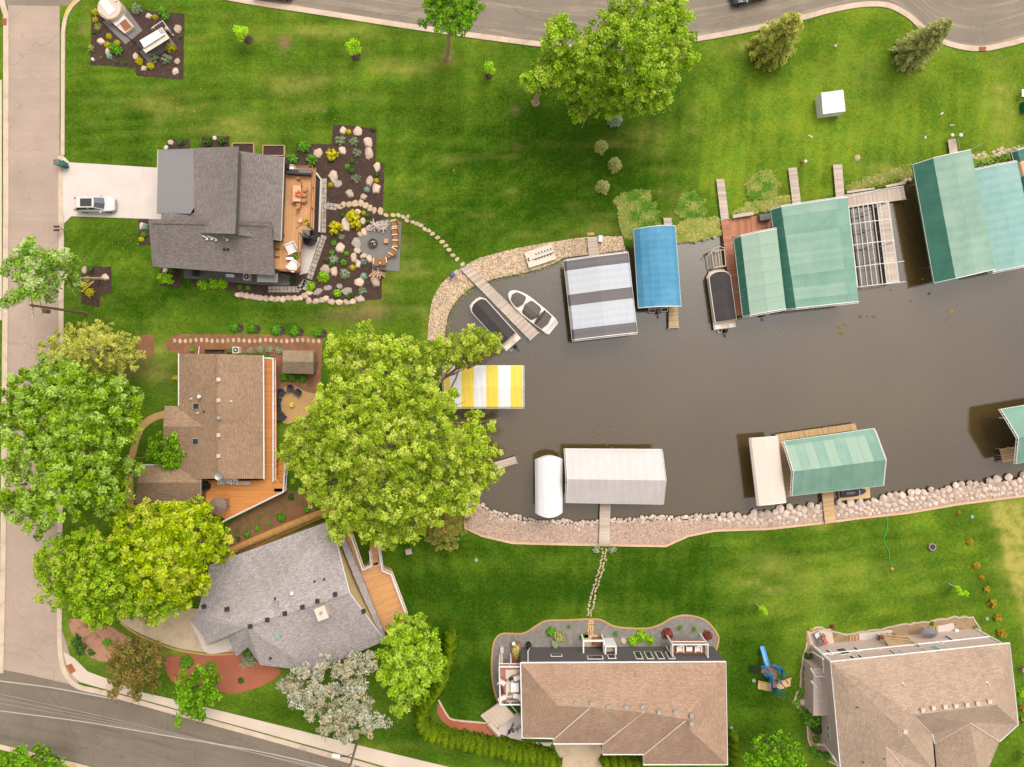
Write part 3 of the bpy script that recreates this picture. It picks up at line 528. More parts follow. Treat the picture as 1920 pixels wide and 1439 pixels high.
def pebbles(name, poly, n, r, m, label, seed, zz=.04, near=None):
    r_ = np.random.default_rng(seed); xs = np.array([p[0] for p in poly]); ys = np.array([p[1] for p in poly])
    X = r_.uniform(xs.min(), xs.max(), n * 4); Y = r_.uniform(ys.min(), ys.max(), n * 4); d = inpoly_dist(X, Y, poly); k = d < -1; X, Y = X[k][:n], Y[k][:n]
    q = np.array([(1, 0, 0), (.3, .95, 0), (-.8, .6, 0), (-.8, -.6, 0), (.3, -.95, 0), (.1, 0, 1.)]); f = np.array([(0, 1, 5), (1, 2, 5), (2, 3, 5), (3, 4, 5), (4, 0, 5)])
    n = len(X); a = r_.uniform(0, 6.28, n); sx = r_.uniform(.6, 1.4, n) * r; sy = sx * r_.uniform(.6, 1, n)
    cx = (X - NX) / S; cy = -(Y - NY) / S
    lx = q[None, :, 0] * sx[:, None]; ly = q[None, :, 1] * sy[:, None]
    V = np.stack([cx[:, None] + lx * np.cos(a)[:, None] - ly * np.sin(a)[:, None], cy[:, None] + lx * np.sin(a)[:, None] + ly * np.cos(a)[:, None], zz + q[None, :, 2] * sx[:, None] * .7], -1).reshape(-1, 3)
    F = (np.arange(n)[:, None, None] * 6 + f[None]).reshape(-1, 3)
    return tag(npmesh(name, V, F, m, np.repeat(r_.uniform(0, 1, n), 5)), label, kind='stuff')
pebbles('pebbles', bankA, 9000, .1, 'pebble', 'loose tan pebbles covering the bank at the head of the channel', 1)
pebbles('pebbles', edgeB[:-1] + [(1960, 897)] + shoreB[::-1], 7000, .085, 'pebble_red', 'loose pinkish pebbles on the south bank', 2)
# ---------------------------------------------------------------- houses
def ray_plane(px, py, a, b, c):
    n = (b - a).cross(c - a); o = Vector((0, 0, H)); d = Vector((px - NX, -(py - NY), -S * H)); return o + d * ((a - o).dot(n) / d.dot(n))
def inset(poly, d):
    n = len(poly); ar = sum(poly[i].x * poly[(i + 1) % n].y - poly[(i + 1) % n].x * poly[i].y for i in range(n)); sg = 1 if ar > 0 else -1; out = []
    for i in range(n):
        a, b, c = poly[i - 1], poly[i], poly[(i + 1) % n]
        e1 = Vector((b.x - a.x, b.y - a.y)).normalized(); e2 = Vector((c.x - b.x, c.y - b.y)).normalized()
        n1 = Vector((-e1.y, e1.x)) * sg; n2 = Vector((-e2.y, e2.x)) * sg; den = 1 + n1.dot(n2)
        o = (n1 + n2) / max(den, .3) * d; out.append(Vector((b.x + o.x, b.y + o.y, b.z)))
    return out
def roof_faces(mb, faces, m=0, th=.2):
    for f in faces:
        n = Vector((0, 0, 0))
        for i in range(1, len(f) - 1): n += (f[i] - f[0]).cross(f[i + 1] - f[0])
        if n.z < 0: f = f[::-1]; n = -n
        n.normalize(); u = Vector((0, 0, 1)).cross(n)
        u = u.normalized() if u.length > 1e-4 else Vector((1, 0, 0)); v = n.cross(u)
        if len(f) > 4 or True: mb.face(f, m, .5, [(p.dot(u), p.dot(v)) for p in f])
def fascia(mb, outline, h=.2, m=1, out=.0):
    n = len(outline)
    for i in range(n):
        a, b = outline[i], outline[(i + 1) % n]; dz = Vector((0, 0, -h)); mb.face([a + dz, b + dz, b, a], m)
    mb.face([p + Vector((0, 0, -h)) for p in outline][::-1], m)
def skirt(mb, outline, d=.35, z0=0, m=0, drop=.12):
    q = inset(outline, d); n = len(q); u = 0
    ar = sum(q[i].x * q[(i + 1) % n].y - q[(i + 1) % n].x * q[i].y for i in range(n))
    if ar < 0: q = q[::-1]
    for i in range(n):
        a, b = q[i], q[(i + 1) % n]; L = math.hypot(b.x - a.x, b.y - a.y)
        mb.face([(a.x, a.y, z0), (b.x, b.y, z0), (b.x, b.y, b.z - drop), (a.x, a.y, a.z - drop)], m, .5, [(u, 0), (u + L, 0), (u + L, b.z), (u, a.z)]); u += L
    return q
def V3(l): return [P(*p) for p in l]
def gutters(parent, runs, r=.07, name='gutter', m='white_vinyl'):
    for run in runs: mb = MB(); mb.tube(V3(run), r, 6); mb.build(name, m, parent)
def vent(parent, px, py, pl, kind='box', m='grey_plastic', s=.42):
    c = ray_plane(px, py, *pl); mb = MB()
    if kind == 'box':
        mb.box(c - Vector((0, 0, .1)), (s, s, .28), .1); mb.box(c + Vector((0, 0, .18)), (s * 1.2, s * 1.2, .04), .1)
        return mb.build('roof_vent', m, parent)
    if kind == 'pipe': mb.cyl(c - Vector((0, 0, .1)), .06, .5, 8); mb.cyl(c - Vector((0, 0, .05)), .16, .1, 10, 0, .1); return mb.build('vent_pipe', m, parent)
    if kind == 'cap': mb.cyl(c - Vector((0, 0, .1)), .13, .55, 10); mb.cyl(c + Vector((0, 0, .45)), .24, .1, 12, 0, .16); return mb.build('chimney_cap', m, parent)
def wall_rect(mb, x0, y0, x1, y1, A_, B_, out, m, grow=0):    # a thin slab on a wall, from pixel corners
    p = [RP(x0, y0, A_, B_), RP(x1, y1, A_, B_)]; d = (B_ - A_); d = Vector((d.x, d.y, 0)).normalized(); nn = Vector((d.y, -d.x, 0))
    if nn.dot(-Vector((A_.x, A_.y, 0))) < 0: nn = -nn                # face the middle of the scene
    s0, s1 = sorted(((p[0] - A_).dot(d), (p[1] - A_).dot(d))); z0, z1 = sorted((p[0].z, p[1].z)); s0 -= grow; s1 += grow; z0 -= grow; z1 += grow
    a = Vector((A_.x, A_.y, 0)); lo = [a + d * s0 + nn * -.02, a + d * s1 + nn * -.02, a + d * s1 + nn * out, a + d * s0 + nn * out]
    mb.hexa([q + Vector((0, 0, z0)) for q in lo], [q + Vector((0, 0, z1)) for q in lo], m)
def window(parent, x0, y0, x1, y1, A_, B_, glass='glass_dark', frame='white_vinyl', panes=1):
    mb = MB(); wall_rect(mb, x0, y0, x1, y1, A_, B_, .05, 0, .1); w = mb.build('window', frame, parent)
    mb = MB()
    for k in range(panes):
        a = x0 + (x1 - x0) * k / panes; b = x0 + (x1 - x0) * (k + 1) / panes; g = .06 * (x1 - x0) / panes if panes > 1 else 0
        wall_rect(mb, a + g, y0, b - g, y1, A_, B_, .07, 0)
    mb.build('pane', glass, w); return w
def deckfloor(parent, pts, z, m, ang, name='deck', th=.2):           # flat boards, running along ang (deg)
    w = PP(pts, z); mb = MB(); ca, sa = math.cos(R(ang)), math.sin(R(ang))
    mb.prism([(p.x, p.y) for p in w], z - th, z); 
    for i, f in enumerate(mb.f): mb.uv[i] = [(mb.v[k].x * ca + mb.v[k].y * sa, -mb.v[k].x * sa + mb.v[k].y * ca) for k in f]
    return mb.build(name, m, parent)
def railing(parent, pts, z, m='white_vinyl', h=1.0, step=1.6, bal=True, name='railing', r=.05):
    w = [P(x, y, z) for x, y in pts] if len(pts[0]) == 2 else V3(pts); mb = MB(); up = Vector((0, 0, h))
    for i in range(len(w) - 1):
        a, b = w[i], w[i + 1]; L = (b - a).length; n = max(1, round(L / step))
        mb.tube([a + up, b + up], r, 4); mb.tube([a + up * .12, b + up * .12], r * .6, 4)
        for k in range(n + (i == len(w) - 2)):
            p = a + (b - a) * k / n; mb.box((p.x, p.y, p.z), (.1, .1, h + .06))
        if bal:
            nb = int(L / .16)
            for k in range(nb): p = a + (b - a) * (k + .5) / nb; mb.box((p.x, p.y, p.z + .1), (.03, .03, h - .1))
    return mb.build(name, m, parent)
def steps(parent, a, b, z0, z1, w, n, m, name='stairs'):              # a (low end) to b (high end): pixels on the ground plane
    pa, pb = P(*a), P(*b); d = (pb - pa); L = d.length; d.normalize(); rz = math.atan2(d.y, d.x); mb = MB()
    for k in range(n):
        c = pa + d * L * (k + .5) / n; mb.box((c.x, c.y, z0 + (z1 - z0) * k / n), (L / n * 1.04, w, (z1 - z0) / n), rz)
    return mb.build(name, m, parent)

# ---- the charcoal roofed house with the garage
hA = thing('house', 'large house with stepped charcoal shingle roofs and a tan rear deck', 'house', P(400, 400))
o1 = V3([(297, 281, 3.3), (364, 279, 4.8), (369, 298, 4.8), (366, 386, 4.8), (357, 401, 4.6), (294, 400, 3.3)])
o2 = V3([(363, 278, 4.8), (447, 275, 7.2), (441, 439, 7.2), (365, 437, 4.8)])
o3 = V3([(444, 283, 5.6), (532, 295, 4.4), (526, 452, 4.4), (438, 440, 5.6)])
o4 = V3([(278, 411, 5.7), (509, 416, 5.7), (515, 517, 3.5), (286, 500, 3.5)])
o5 = V3([(303, 399, 3.7), (368, 399, 4.4), (380, 420, 4.4), (302, 418, 3.7)])
mb = MB()
for o in (o2, o3, o4): roof_faces(mb, [o]); fascia(mb, o, .25)
roof_faces(mb, [o5]); fascia(mb, o5, .2)
rfA = mb.build('roof', ['shingle_charcoal', 'siding_grey'], hA)
mb = MB(); roof_faces(mb, [o1]); fascia(mb, o1, .22); mb.build('metal_roof', ['metal_roof', 'siding_grey'], hA)['label'] = 'pale grey standing seam garage roof'
a, b = P(298, 354, 3.6), P(366, 354.5, 5.05); mb = MB(); mb.tube([ray_plane(298, 353, *o1[:3]) + Vector((0, 0, .02)), ray_plane(366, 353, *o1[:3]) + Vector((0, 0, .02))], .12, 4); mb.build('roof_seam', 'grey_plastic', hA)
mb = MB()
for o, d in ((o1, .4), (o2, .3), (o3, .3), (o4, .5), (o5, .2)): skirt(mb, o, d)
mb.build('wall', 'siding_grey', hA)
gutters(hA, [[(296, 281, 3.25), (293.5, 400, 3.25)], [(533, 294, 4.35), (527, 452, 4.35)]], .06, m='beige_metal')
for x, y in ((386, 446), (395, 446), (403, 448), (424, 448)):
    c = ray_plane(x, y, *o4[:3]); mb = MB(); mb.tube([c + Vector((-.35, .2, .02)), c + Vector((.15, -.05, .3)), c + Vector((.15, -.05, .02))], .06, 6); mb.box(c + Vector((.15, -.15, 0)), (.25, .25, .1)); mb.build('vent_pipe', 'white_metal', hA)
for x, y in ((420, 468), (427, 468)): vent(hA, x, y, o4[:3], 'pipe', 'dark_metal')
deckfloor(hA, [(528, 313), (592, 315), (588, 432), (566, 431), (563, 512), (522, 508), (524, 440)], 2.4, 'deck_tan', 90)
railing(hA, [(533, 314), (590, 316), (586, 431)], 2.4, 'wood_brown', 1.0, 2.4, False); railing(hA, [(565, 440), (563, 511), (523, 507)], 2.4, 'wood_brown', 1.0, 2.4, False)
mb = MB(); mb.prism([p for p in PP([(531, 322), (588, 322), (583, 430), (566, 432), (562, 506), (524, 504)])], 0, 2.15); mb.build('deck_wall', 'siding_brown', hA)
mb = MB()
for y in (461, 475, 489):
    a = P(512, y - 8, 2.6); b = P(524, y - 7, 2.6); mb.tube([a, b], .08, 4)
mb.build('pergola_beam', 'wood_brown', hA)
deckfloor(hA, [(512, 447), (525, 448), (523, 506), (511, 505)], 2.42, 'deck_honey', 90, 'balcony')
# spiral stair
mb = MB(); cx, cy = 585, 448; c = P(cx, cy, 0); mb.cyl(c, .09, 3.4, 10)
for k in range(13):
    a = R(150 - k * 27); z = 2.35 * (1 - (k + 1) / 14); 
    p = [c + Vector((math.cos(a + t) * r, math.sin(a + t) * r, z)) for t, r in ((-.05, .08), (-.24, 1.05), (.24, 1.05), (.05, .08))]
    mb.hexa([q - Vector((0, 0, .05)) for q in p], p)
mb.tube([c + Vector((math.cos(R(150 - k * 13.5)) * 1.05, math.sin(R(150 - k * 13.5)) * 1.05, 2.35 * (1 - k / 27) + .95)) for k in range(27)], .035, 5)
mb.build('spiral_stair', 'dark_metal', hA)
mb = MB(); p = P(573, 436, 2.3); mb.box(p, (1.0, .8, .08), -.05); mb.build('landing', 'grey_plastic', hA)
sheet('concrete_patio', [(565, 440), (600, 446), (578, 512), (562, 516)], .07, 'concrete', 'pale concrete patio under the spiral stair')
mb = MB(); mb.ribbon(PP([(594, 326), (603.5, 338), (600, 437)]), .22, 0, .4); mb.build('low_wall', 'concrete', hA); sheet('mulch_bed', [(590, 320), (604, 336), (601, 440), (584, 440)], .04, 'canvas_black', 'dark fabric strip beside the tan deck')
deckfloor(hA, [(345, 502), (525, 512), (545, 517), (543, 536), (500, 535), (345, 522)], .15, 'siding_grey', 0, 'porch', .12)
mb = MB(); roof_faces(mb, [V3([(482, 512, 2.8), (521, 513, 2.8), (521, 530, 2.6), (482, 529, 2.6)])]); fascia(mb, V3([(482, 512, 2.8), (521, 513, 2.8), (521, 530, 2.6), (482, 529, 2.6)]), .15); mb.build('porch_roof', ['metal_roof', 'dark_metal'], hA)
def planter(label, x0, y0, x1, y1):
    t = thing('planter_box', label, 'planter', P((x0 + x1) / 2, (y0 + y1) / 2)); a, b = P(x0, y0), P(x1, y1); mb = MB(); cx_, cy_ = (a.x + b.x) / 2, (a.y + b.y) / 2; w, h = abs(b.x - a.x), abs(b.y - a.y)
    for dx, dy, sx, sy in ((0, h / 2, w, .1), (0, -h / 2, w, .1), (w / 2, 0, .1, h - .1), (-w / 2, 0, .1, h - .1)): mb.box((cx_ + dx, cy_ + dy, 0), (sx, sy, .45))
    mb.build('frame', 'wood_raw', t); mb = MB(); mb.box((cx_, cy_, 0), (w - .1, h - .1, .35)); mb.build('soil', 'mulch', t)
planter('wooden raised garden box half under the charcoal roof, left of the pair', 438, 271, 478, 290); planter('wooden raised garden box beside the lime shrubs, right of the pair', 495, 275, 535, 294)

# ---- the brown roofed house
hB = thing('house', 'brown shingled house with orange wraparound deck under the big trees', 'house', P(405, 790))
e, rg = 3.2, 5.2
oB = V3([(335, 664, e), (406, 664, rg), (493, 667, e), (494, 898, e), (407, 898, rg), (335, 898, e)])
w1 = V3([(309, 762, 3.0), (360, 762, 3.0), (392, 790, 4.6), (392, 802, 4.6), (306, 800, 4.4)]); w2 = V3([(306, 800, 4.4), (392, 800, 4.6), (392, 870, 3.4), (306, 868, 3.0)])
w3 = V3([(262, 872, 3.0), (376, 872, 3.0), (376, 905, 4.3), (258, 905, 4.3)]); w4 = V3([(258, 905, 4.3), (376, 905, 4.3), (376, 944, 3.0), (253, 943, 3.0)])
mb = MB(); roof_faces(mb, [[oB[0], oB[1], oB[4], oB[5]], [oB[1], oB[2], oB[3], oB[4]], w1, w2, w3, w4])
fascia(mb, oB, .2); fascia(mb, [w1[0], w1[1], w1[2], w2[2], w2[3], w2[0]], .2); fascia(mb, [w3[0], w3[1], w3[2], w4[2], w4[3], w4[0]], .2)
mb.tube([oB[1] + Vector((0, 0, .03)), oB[4] + Vector((0, 0, .03))], .1, 4); mb.build('roof', ['shingle_brown', 'white_vinyl'], hB)
mb = MB(); skirt(mb, oB, .5); skirt(mb, [w1[0], w1[1], w1[2], w2[2], w2[3], w2[0]], .4); skirt(mb, [w3[0], w3[1], w3[2], w4[2], w4[3], w4[0]], .4); mb.build('wall', 'siding_brown', hB)
gutters(hB, [[(335, 663, e), (335, 761, e)], [(494, 667, e), (495, 899, e)], [(262, 872, 3), (302, 872, 3)], [(374, 897, 3.2), (371, 920, 3.1)]], .08)
EAS = oB[1:4]; WES = [oB[0], oB[1], oB[4]]
for x, y in ((411, 712), (411, 751), (411, 816), (411, 855)): vent(hB, x, y, EAS, 'box', 'beige_metal', .36)
vent(hB, 413, 784, EAS, 'cap', 'galv'); vent(hB, 433, 753, EAS, 'pipe', 'white_metal'); vent(hB, 359, 748, WES, 'pipe', 'white_metal'); vent(hB, 376, 744, WES, 'cap', 'white_metal'); vent(hB, 371, 775, WES, 'pipe', 'white_metal'); vent(hB, 383, 772, WES, 'pipe', 'dark_metal'); vent(hB, 348, 816, WES, 'pipe', 'dark_metal')
for x, y in ((368, 762), (367, 828)):
    c = ray_plane(x, y, *WES); mb = MB(); mb.box(c - Vector((0, 0, .1)), (.75, .75, .22), 0); s = mb.build('skylight', 'galv', hB); mb = MB(); mb.box(c + Vector((0, 0, .12)), (.58, .6, .03)); mb.build('pane', 'glass_dark', s)
c = ray_plane(413, 892, *EAS); mb = MB(); mb.cyl(c - Vector((0, 0, .1)), .04, .5, 6); mb.lathe(c + Vector((0, 0, .4)), [(.45, .12), (.3, .05), (.05, 0)], 14); mb.build('satellite_dish', 'galv', hB)
deckfloor(hB, [(494, 672), (517, 672), (519, 898), (539, 918), (424, 974), (386, 956), (386, 901), (494, 901)], 1.6, 'deck_orange', 0)
railing(hB, [(496, 672), (517, 673), (517, 900)], 1.6, 'white_vinyl', 1.0, 1.8, False, r=.1); railing(hB, [(540, 860), (536, 920), (424, 975)], 1.6, 'white_vinyl', 1.0, 1.8, False, r=.1)
mb = MB(); mb.prism(PP([(496, 676), (514, 676), (515, 898), (533, 917), (424, 966), (390, 952), (390, 905), (494, 903)]), 0, 1.38); mb.build('deck_skirt', 'siding_brown', hB)
steps(hB, (530, 866), (530, 918), .1, 1.6, 1.0, 9, 'deck_orange')
# shed
hS = thing('garden_shed', 'small weathered shed with a brown gable roof behind the deck', 'shed', P(559, 680))
s0 = V3([(530, 657, 2.1), (588, 658, 2.1), (588, 679, 2.9), (530, 678, 2.9)]); s1 = V3([(530, 678, 2.9), (588, 679, 2.9), (588, 702, 2.1), (529, 700, 2.1)])
mb = MB(); roof_faces(mb, [s0, s1]); fascia(mb, [s0[0], s0[1], s0[2], s1[2], s1[3], s1[0]], .12); mb.build('roof', ['shingle_shed', 'wood_brown'], hS)
mb = MB(); skirt(mb, [s0[0], s0[1], s0[2], s1[2], s1[3], s1[0]], .2); mb.build('wall', 'siding_brown', hS)

# ---- the grey roofed house
hC = thing('house', 'grey shingled house set at an angle with a curved driveway', 'house', P(540, 1120))
rW, rE = P(463, 1176, 7.0), P(656, 1113, 7.0)
NEc, NWc = P(620, 977, 4.0), P(393, 1060, 4.0); SEc, Sc, SW = P(722, 1202, 4.0), P(587, 1259, 4.0), P(488, 1247, 4.0)
g1, g2, g3, g4, g5, g6 = P(465, 1214, 4.0), P(443, 1232, 3.7), P(427, 1196, 3.9), P(391, 1209, 3.5), P(359, 1161, 3.5), P(370, 1150, 3.9)
mb = MB(); cf = [[NEc, NWc, g6, rW], [NEc, rW, rE], [rW, SW, Sc], [rW, Sc, SEc, rE], [rW, g1, SW], [rW, g2, g1], [rW, g3, g2], [rW, g4, g3], [rW, g5, g4], [rW, g6, g5]]
roof_faces(mb, cf); oC = [NEc, NWc, g6, g5, g4, g3, g2, g1, SW, Sc, SEc, rE]
for i in range(len(oC)):
    a, b = oC[i], oC[(i + 1) % len(oC)]; dz = Vector((0, 0, -.22)); mb.face([a + dz, b + dz, b, a], 1)
mb.tube([rW + Vector((0, 0, .02)), rE + Vector((0, 0, .02))], .1, 4); mb.build('roof', ['shingle_grey', 'white_vinyl'], hC)
pent = V3([(622, 978, 3.7), (640, 990, 2.9), (684, 1094, 2.9), (727, 1203, 2.9), (713, 1192, 3.7), (669, 1094, 3.7)])
mb = MB(); roof_faces(mb, [pent]); fascia(mb, pent, .18); mb.build('lower_roof', ['shingle_grey', 'grey_plastic'], hC)
mb = MB(); skirt(mb, oC, .3); mb.build('wall', 'siding_beige', hC)
gutters(hC, [[(621, 978, 4.0), (656, 1113, 7.0), (721, 1200, 4.0)]], .05, 'rake_trim')
SF = [rW, Sc, SEc]; NF = [NEc, rW, rE]
for x, y in ((470, 1174), (502, 1162), (535, 1150), (568, 1138), (596, 1127), (629, 1114), (426, 1142), (383, 1137), (682, 1146)): vent(hC, x, y, NF if y > 1 else SF, 'box', 'dark_metal', .4)
vent(hC, 590, 1091, NF, 'pipe', 'dark_metal'); vent(hC, 608, 1087, NF, 'pipe', 'dark_metal'); vent(hC, 549, 1111, NF, 'cap', 'white_metal'); vent(hC, 516, 1123, NF, 'pipe', 'dark_metal'); vent(hC, 507, 1235, SF, 'pipe', 'dark_metal')
c = ray_plane(519, 1140, *NF); mb = MB(); mb.box(c - Vector((0, 0, .1)), (.45, 1.5, .25), R(8)); sk = mb.build('skylight', 'galv', hC)
c = ray_plane(519, 1190, *SF); mb = MB(); mb.box(c - Vector((0, 0, .1)), (.5, 1.0, .22), R(24)); mb.build('skylight', 'glass_green', hC)
c = ray_plane(608, 1143, *SF); mb = MB(); mb.box(c - Vector((0, 0, .4)), (1.1, 1.3, 1.6), R(20)); ch = mb.build('chimney', 'cap_concrete', hC); mb = MB(); mb.box(c + Vector((0, 0, 1.2)), (1.25, 1.45, .1), R(20)); mb.build('chimney_cap', 'tan_paint', ch); mb = MB(); mb.cyl(c + Vector((0, .1, 1.3)), .14, .3, 10); mb.build('flue', 'galv', ch)
dk = [(640, 1000), (662, 1002), (683, 1066), (700, 1058), (716, 1050), (720, 1068), (736, 1074), (765, 1150), (762, 1166), (722, 1184), (690, 1120)]
deckfloor(hC, dk, 2.2, 'deck_honey', 22)
mb = MB(); mb.prism(PP([(x - 2, y - 8) for x, y in dk]), 0, 1.98); mb.build('deck_skirt', 'siding_beige', hC)
railing(hC, [(662, 1003), (683, 1065), (699, 1058), (696, 1030)], 2.2, 'white_vinyl', 1.0, 1.8, False, r=.09); railing(hC, [(712, 1018), (719, 1066), (736, 1073), (764, 1150)], 2.2, 'white_vinyl', 1.0, 1.8, False, r=.09)
steps(hC, (703, 1018), (707, 1050), .3, 2.2, 1.05, 8, 'deck_honey')
# fence between the brown and the grey house
fn = thing('wooden_fence', 'honey wooden privacy fence between the brown and grey roofed houses', 'fence', P(530, 1000))
fp = [(436, 1034, 0), (455, 1025, 0), (512, 1001, 0), (530, 993, 0), (570, 977, 0), (608, 960, 0), (622, 954, 0)]
mb = MB(); u = 0
for i in range(len(fp) - 1):
    a, b = P(*fp[i]), P(*fp[i + 1]); a2, b2 = P(fp[i][0] - 2, fp[i][1] + 12, 1.9), P(fp[i + 1][0] - 2, fp[i + 1][1] + 12, 1.9); L = (b - a).length; n = max(2, int(L / .3))
    dd = (b - a).normalized(); rz = math.atan2(dd.y, dd.x)
    for k in range(n):
        c = a + (b - a) * (k + .5) / n; mb.box((c.x, c.y, 0), (.27, .05, 1.85 + random.uniform(-.02, .02)), rz, 0, random.random())
mb.build('boards', 'wood_raw', fn)
for q in fp: c = P(*q); mb = MB(); mb.box((c.x + .03, c.y - .1, 0), (.12, .12, 2.0)); mb.build('post', 'wood_raw', fn)
bw = [(434, 1046), (460, 1034), (515, 1011), (572, 986), (626, 962), (620, 948), (566, 969), (508, 993), (455, 1016), (430, 1028)]
wp = PP(bw); mb = MB(); mb.prism([(p.x, p.y) for p in wp], 0, .25); ca, sa = math.cos(R(-68)), math.sin(R(-68))
for i, f in enumerate(mb.f): mb.uv[i] = [(mb.v[k].x * ca + mb.v[k].y * sa, -mb.v[k].x * sa + mb.v[k].y * ca) for k in f]
tag(mb.build('boardwalk', 'fence_wood'), 'honey coloured boardwalk running beside the wooden fence', 'boardwalk')

# ---- the tan roofed house with the charcoal wall
hD = thing('house', 'tan hip roofed house with a charcoal rear wall and stepped front', 'house', P(1170, 1330))
e = 4.5
D = lambda x, y, z=e: P(x, y, z)
NW, NE_, SE = D(976, 1243), D(1361, 1241), D(1364, 1434); r0, r1, r2, r3, r4 = D(1045, 1323, 7.2), D(1110, 1327, 7.25), D(1213, 1337, 7.5), D(1287, 1349, 7.8), D(1296, 1371, 7.8)
fD = [[NW, NE_, r3, r2, r1, r0], [NW, r0, D(979, 1384)], [NE_, SE, r4, r3], [D(979, 1384), D(1037, 1385), r1, r0], [D(1037, 1395), D(1130, 1395), r2, r1], [D(1130, 1415), D(1206, 1415), r3, r2], [D(1206, 1434), SE, r4, r3]]
fD += [[D(1037, 1385), D(1037, 1395), r1], [D(1130, 1395), D(1130, 1415), r2], [D(1206, 1415), D(1206, 1434), r3]]
mb = MB(); roof_faces(mb, fD); oD = [NW, NE_, SE, D(1206, 1434), D(1206, 1415), D(1130, 1415), D(1130, 1395), D(1037, 1395), D(1037, 1385), D(979, 1384)]
fascia(mb, oD, .2); mb.build('roof', ['shingle_tan', 'white_vinyl'], hD)
mb = MB(); skirt(mb, oD, .05); mb.build('wall', 'siding_charcoal', hD)
gutters(hD, [[(x, y, e + .02) for x, y in ((976, 1243), (1361, 1241), (1364, 1434), (1206, 1434), (1206, 1415), (1130, 1415), (1130, 1395), (1037, 1395), (1037, 1385), (979, 1384), (976, 1243))]], .085)
mb = MB()
for a, b in (((1037, 1387, e), (1104, 1329, 7.2)), ((1130, 1396, e), (1207, 1335, 7.4)), ((1206, 1416, e), (1284, 1352, 7.7))): mb.tube([P(*a) + Vector((0, 0, .06)), P(*b) + Vector((0, 0, .06))], .09, 4)
mb.build('valley_trim', 'tan_paint', hD)
NFD = [NW, NE_, r2]
for x, y in ((1080, 1318), (1109, 1318), (1140, 1325), (1174, 1325), (1204, 1325), (1235, 1335), (1266, 1335), (1296, 1341), (1296, 1356)): vent(hD, x, y, NFD, 'box', 'galv', .36)
vent(hD, 1192, 1263, NFD, 'pipe', 'galv')
wA, wB = Vector((NW.x + .05, NW.y - .05, 0)), Vector((NE_.x - .05, NE_.y - .05, 0))
window(hD, 1034, 1228, 1053, 1231, wA, wB)
for k in range(4): window(hD, 1189 + k * 20, 1223.5, 1205 + k * 20, 1235.5, wA, wB)
for x0, x1, dep, h, nm in ((1097, 1136, 1.5, 2.0, 'entry_frame'), (1138, 1158, 1.0, 2.4, 'window_bay')):   # framed entry and bay on the rear wall
    a, b = RP(x0, 1236, wA, wB), RP(x1, 1236, wA, wB); y0, y1 = a.y + .05, a.y + dep; mb = MB()
    for p, q in (((a.x, y0), (a.x, y1)), ((a.x, y1), (b.x, y1)), ((b.x, y1), (b.x, y0))): mb.ribbon([p, q], .16, .05 if h > 2.2 else h - .25, h)
    for x in (a.x, b.x): mb.box((x, y1, 0), (.18, .18, h - .02))
    bay = mb.build(nm, 'white_vinyl', hD); mb = MB(); mb.box(((a.x + b.x) / 2, (y0 + y1) / 2, .0), (b.x - a.x - .1, dep - .1, .09 if h < 2.2 else 1.6)); mb.build('floor', 'concrete_tan', bay)
window(hD, 1140, 1229, 1154, 1235, wA, wB); window(hD, 1102, 1231, 1130, 1236, wA, wB)
mb = MB(); a = RP(1120, 1236, wA, wB); mb.box((a.x + .5, a.y + .8, .09), (1.2, .9, .5)); mb.build('entry_steps', 'wood_brown', hD)
mb = MB(); c = RP(1103, 1213.5, wA + Vector((0, 1.4, 0)), wB + Vector((0, 1.4, 0))); mb.box((c.x, c.y, .05), (.9, .6, .04)); mb.build('doormat', 'mulch_brown', hD)
a, b = RP(1264, 1238, wA, wB), RP(1331, 1238, wA, wB); zb = 2.2; dep = 1.5; mb = MB(); mb.box(((a.x + b.x) / 2, a.y + dep / 2 + .05, zb - .2), (b.x - a.x, dep, .2)); bal = mb.build('balcony', 'chair_brown', hD)
mb = MB(); zr = zb + 1
c4 = [Vector((a.x, a.y, zb)), Vector((a.x, a.y + dep, zb)), Vector((b.x, a.y + dep, zb)), Vector((b.x, a.y, zb))]
for i in range(3):
    p, q = c4[i], c4[i + 1]; mb.tube([p + Vector((0, 0, 1)), q + Vector((0, 0, 1))], .07, 4); mb.tube([p + Vector((0, 0, .1)), q + Vector((0, 0, .1))], .05, 4); n = int((q - p).length / .14)
    for k in range(n): s_ = p + (q - p) * k / n; mb.box(s_, (.04, .04, 1))
for p in c4: mb.box((p.x, p.y, 0), (.14, .14, zb + 1.1))
mb.build('railing', 'white_vinyl', bal)
gutters(hD, [[(990, 1242, e), (990, 1222, 3.2), (994, 1214, .3)]], .06, 'downspout')
# west deck of the tan house
zd = 3.0
wd = PP([(936, 1246), (978, 1246), (978, 1312), (938, 1312)], zd); mb = MB(); mb.prism([(p.x, p.y) for p in wd], zd - .2, zd)
for i, f in enumerate(mb.f): mb.uv[i] = [(mb.v[k].y, mb.v[k].x) for k in f]
mb.build('deck', 'deck_red', hD)
railing(hD, [(975, 1244, zd), (936, 1244, zd), (938, 1314, zd), (977, 1314, zd)], zd, 'white_vinyl', 1.0, 1.6, True, r=.08)
for x, y in ((937, 1246), (938, 1311), (958, 1246), (958, 1311)): p = P(x, y, zd); mb = MB(); mb.box((p.x, p.y, 0), (.16, .16, zd - .2)); mb.build('deck_post', 'white_vinyl', hD)
steps(hD, (914, 1354), (952, 1318), .05, 1.4, 2.4, 6, 'cap_concrete')
mb = MB(); mb.tube([P(950, 1312, 3.4), P(976, 1345, 1.2)], .06, 5); mb.build('stair_rail', 'white_vinyl', hD)
mb = MB(); mb.prism(PP([(938, 1338), (978, 1338), (978, 1392), (1036, 1392), (1030, 1400), (1000, 1394), (958, 1384), (930, 1372), (946, 1350)]), 0, .08); mb.build('side_patio', 'concrete', hD)
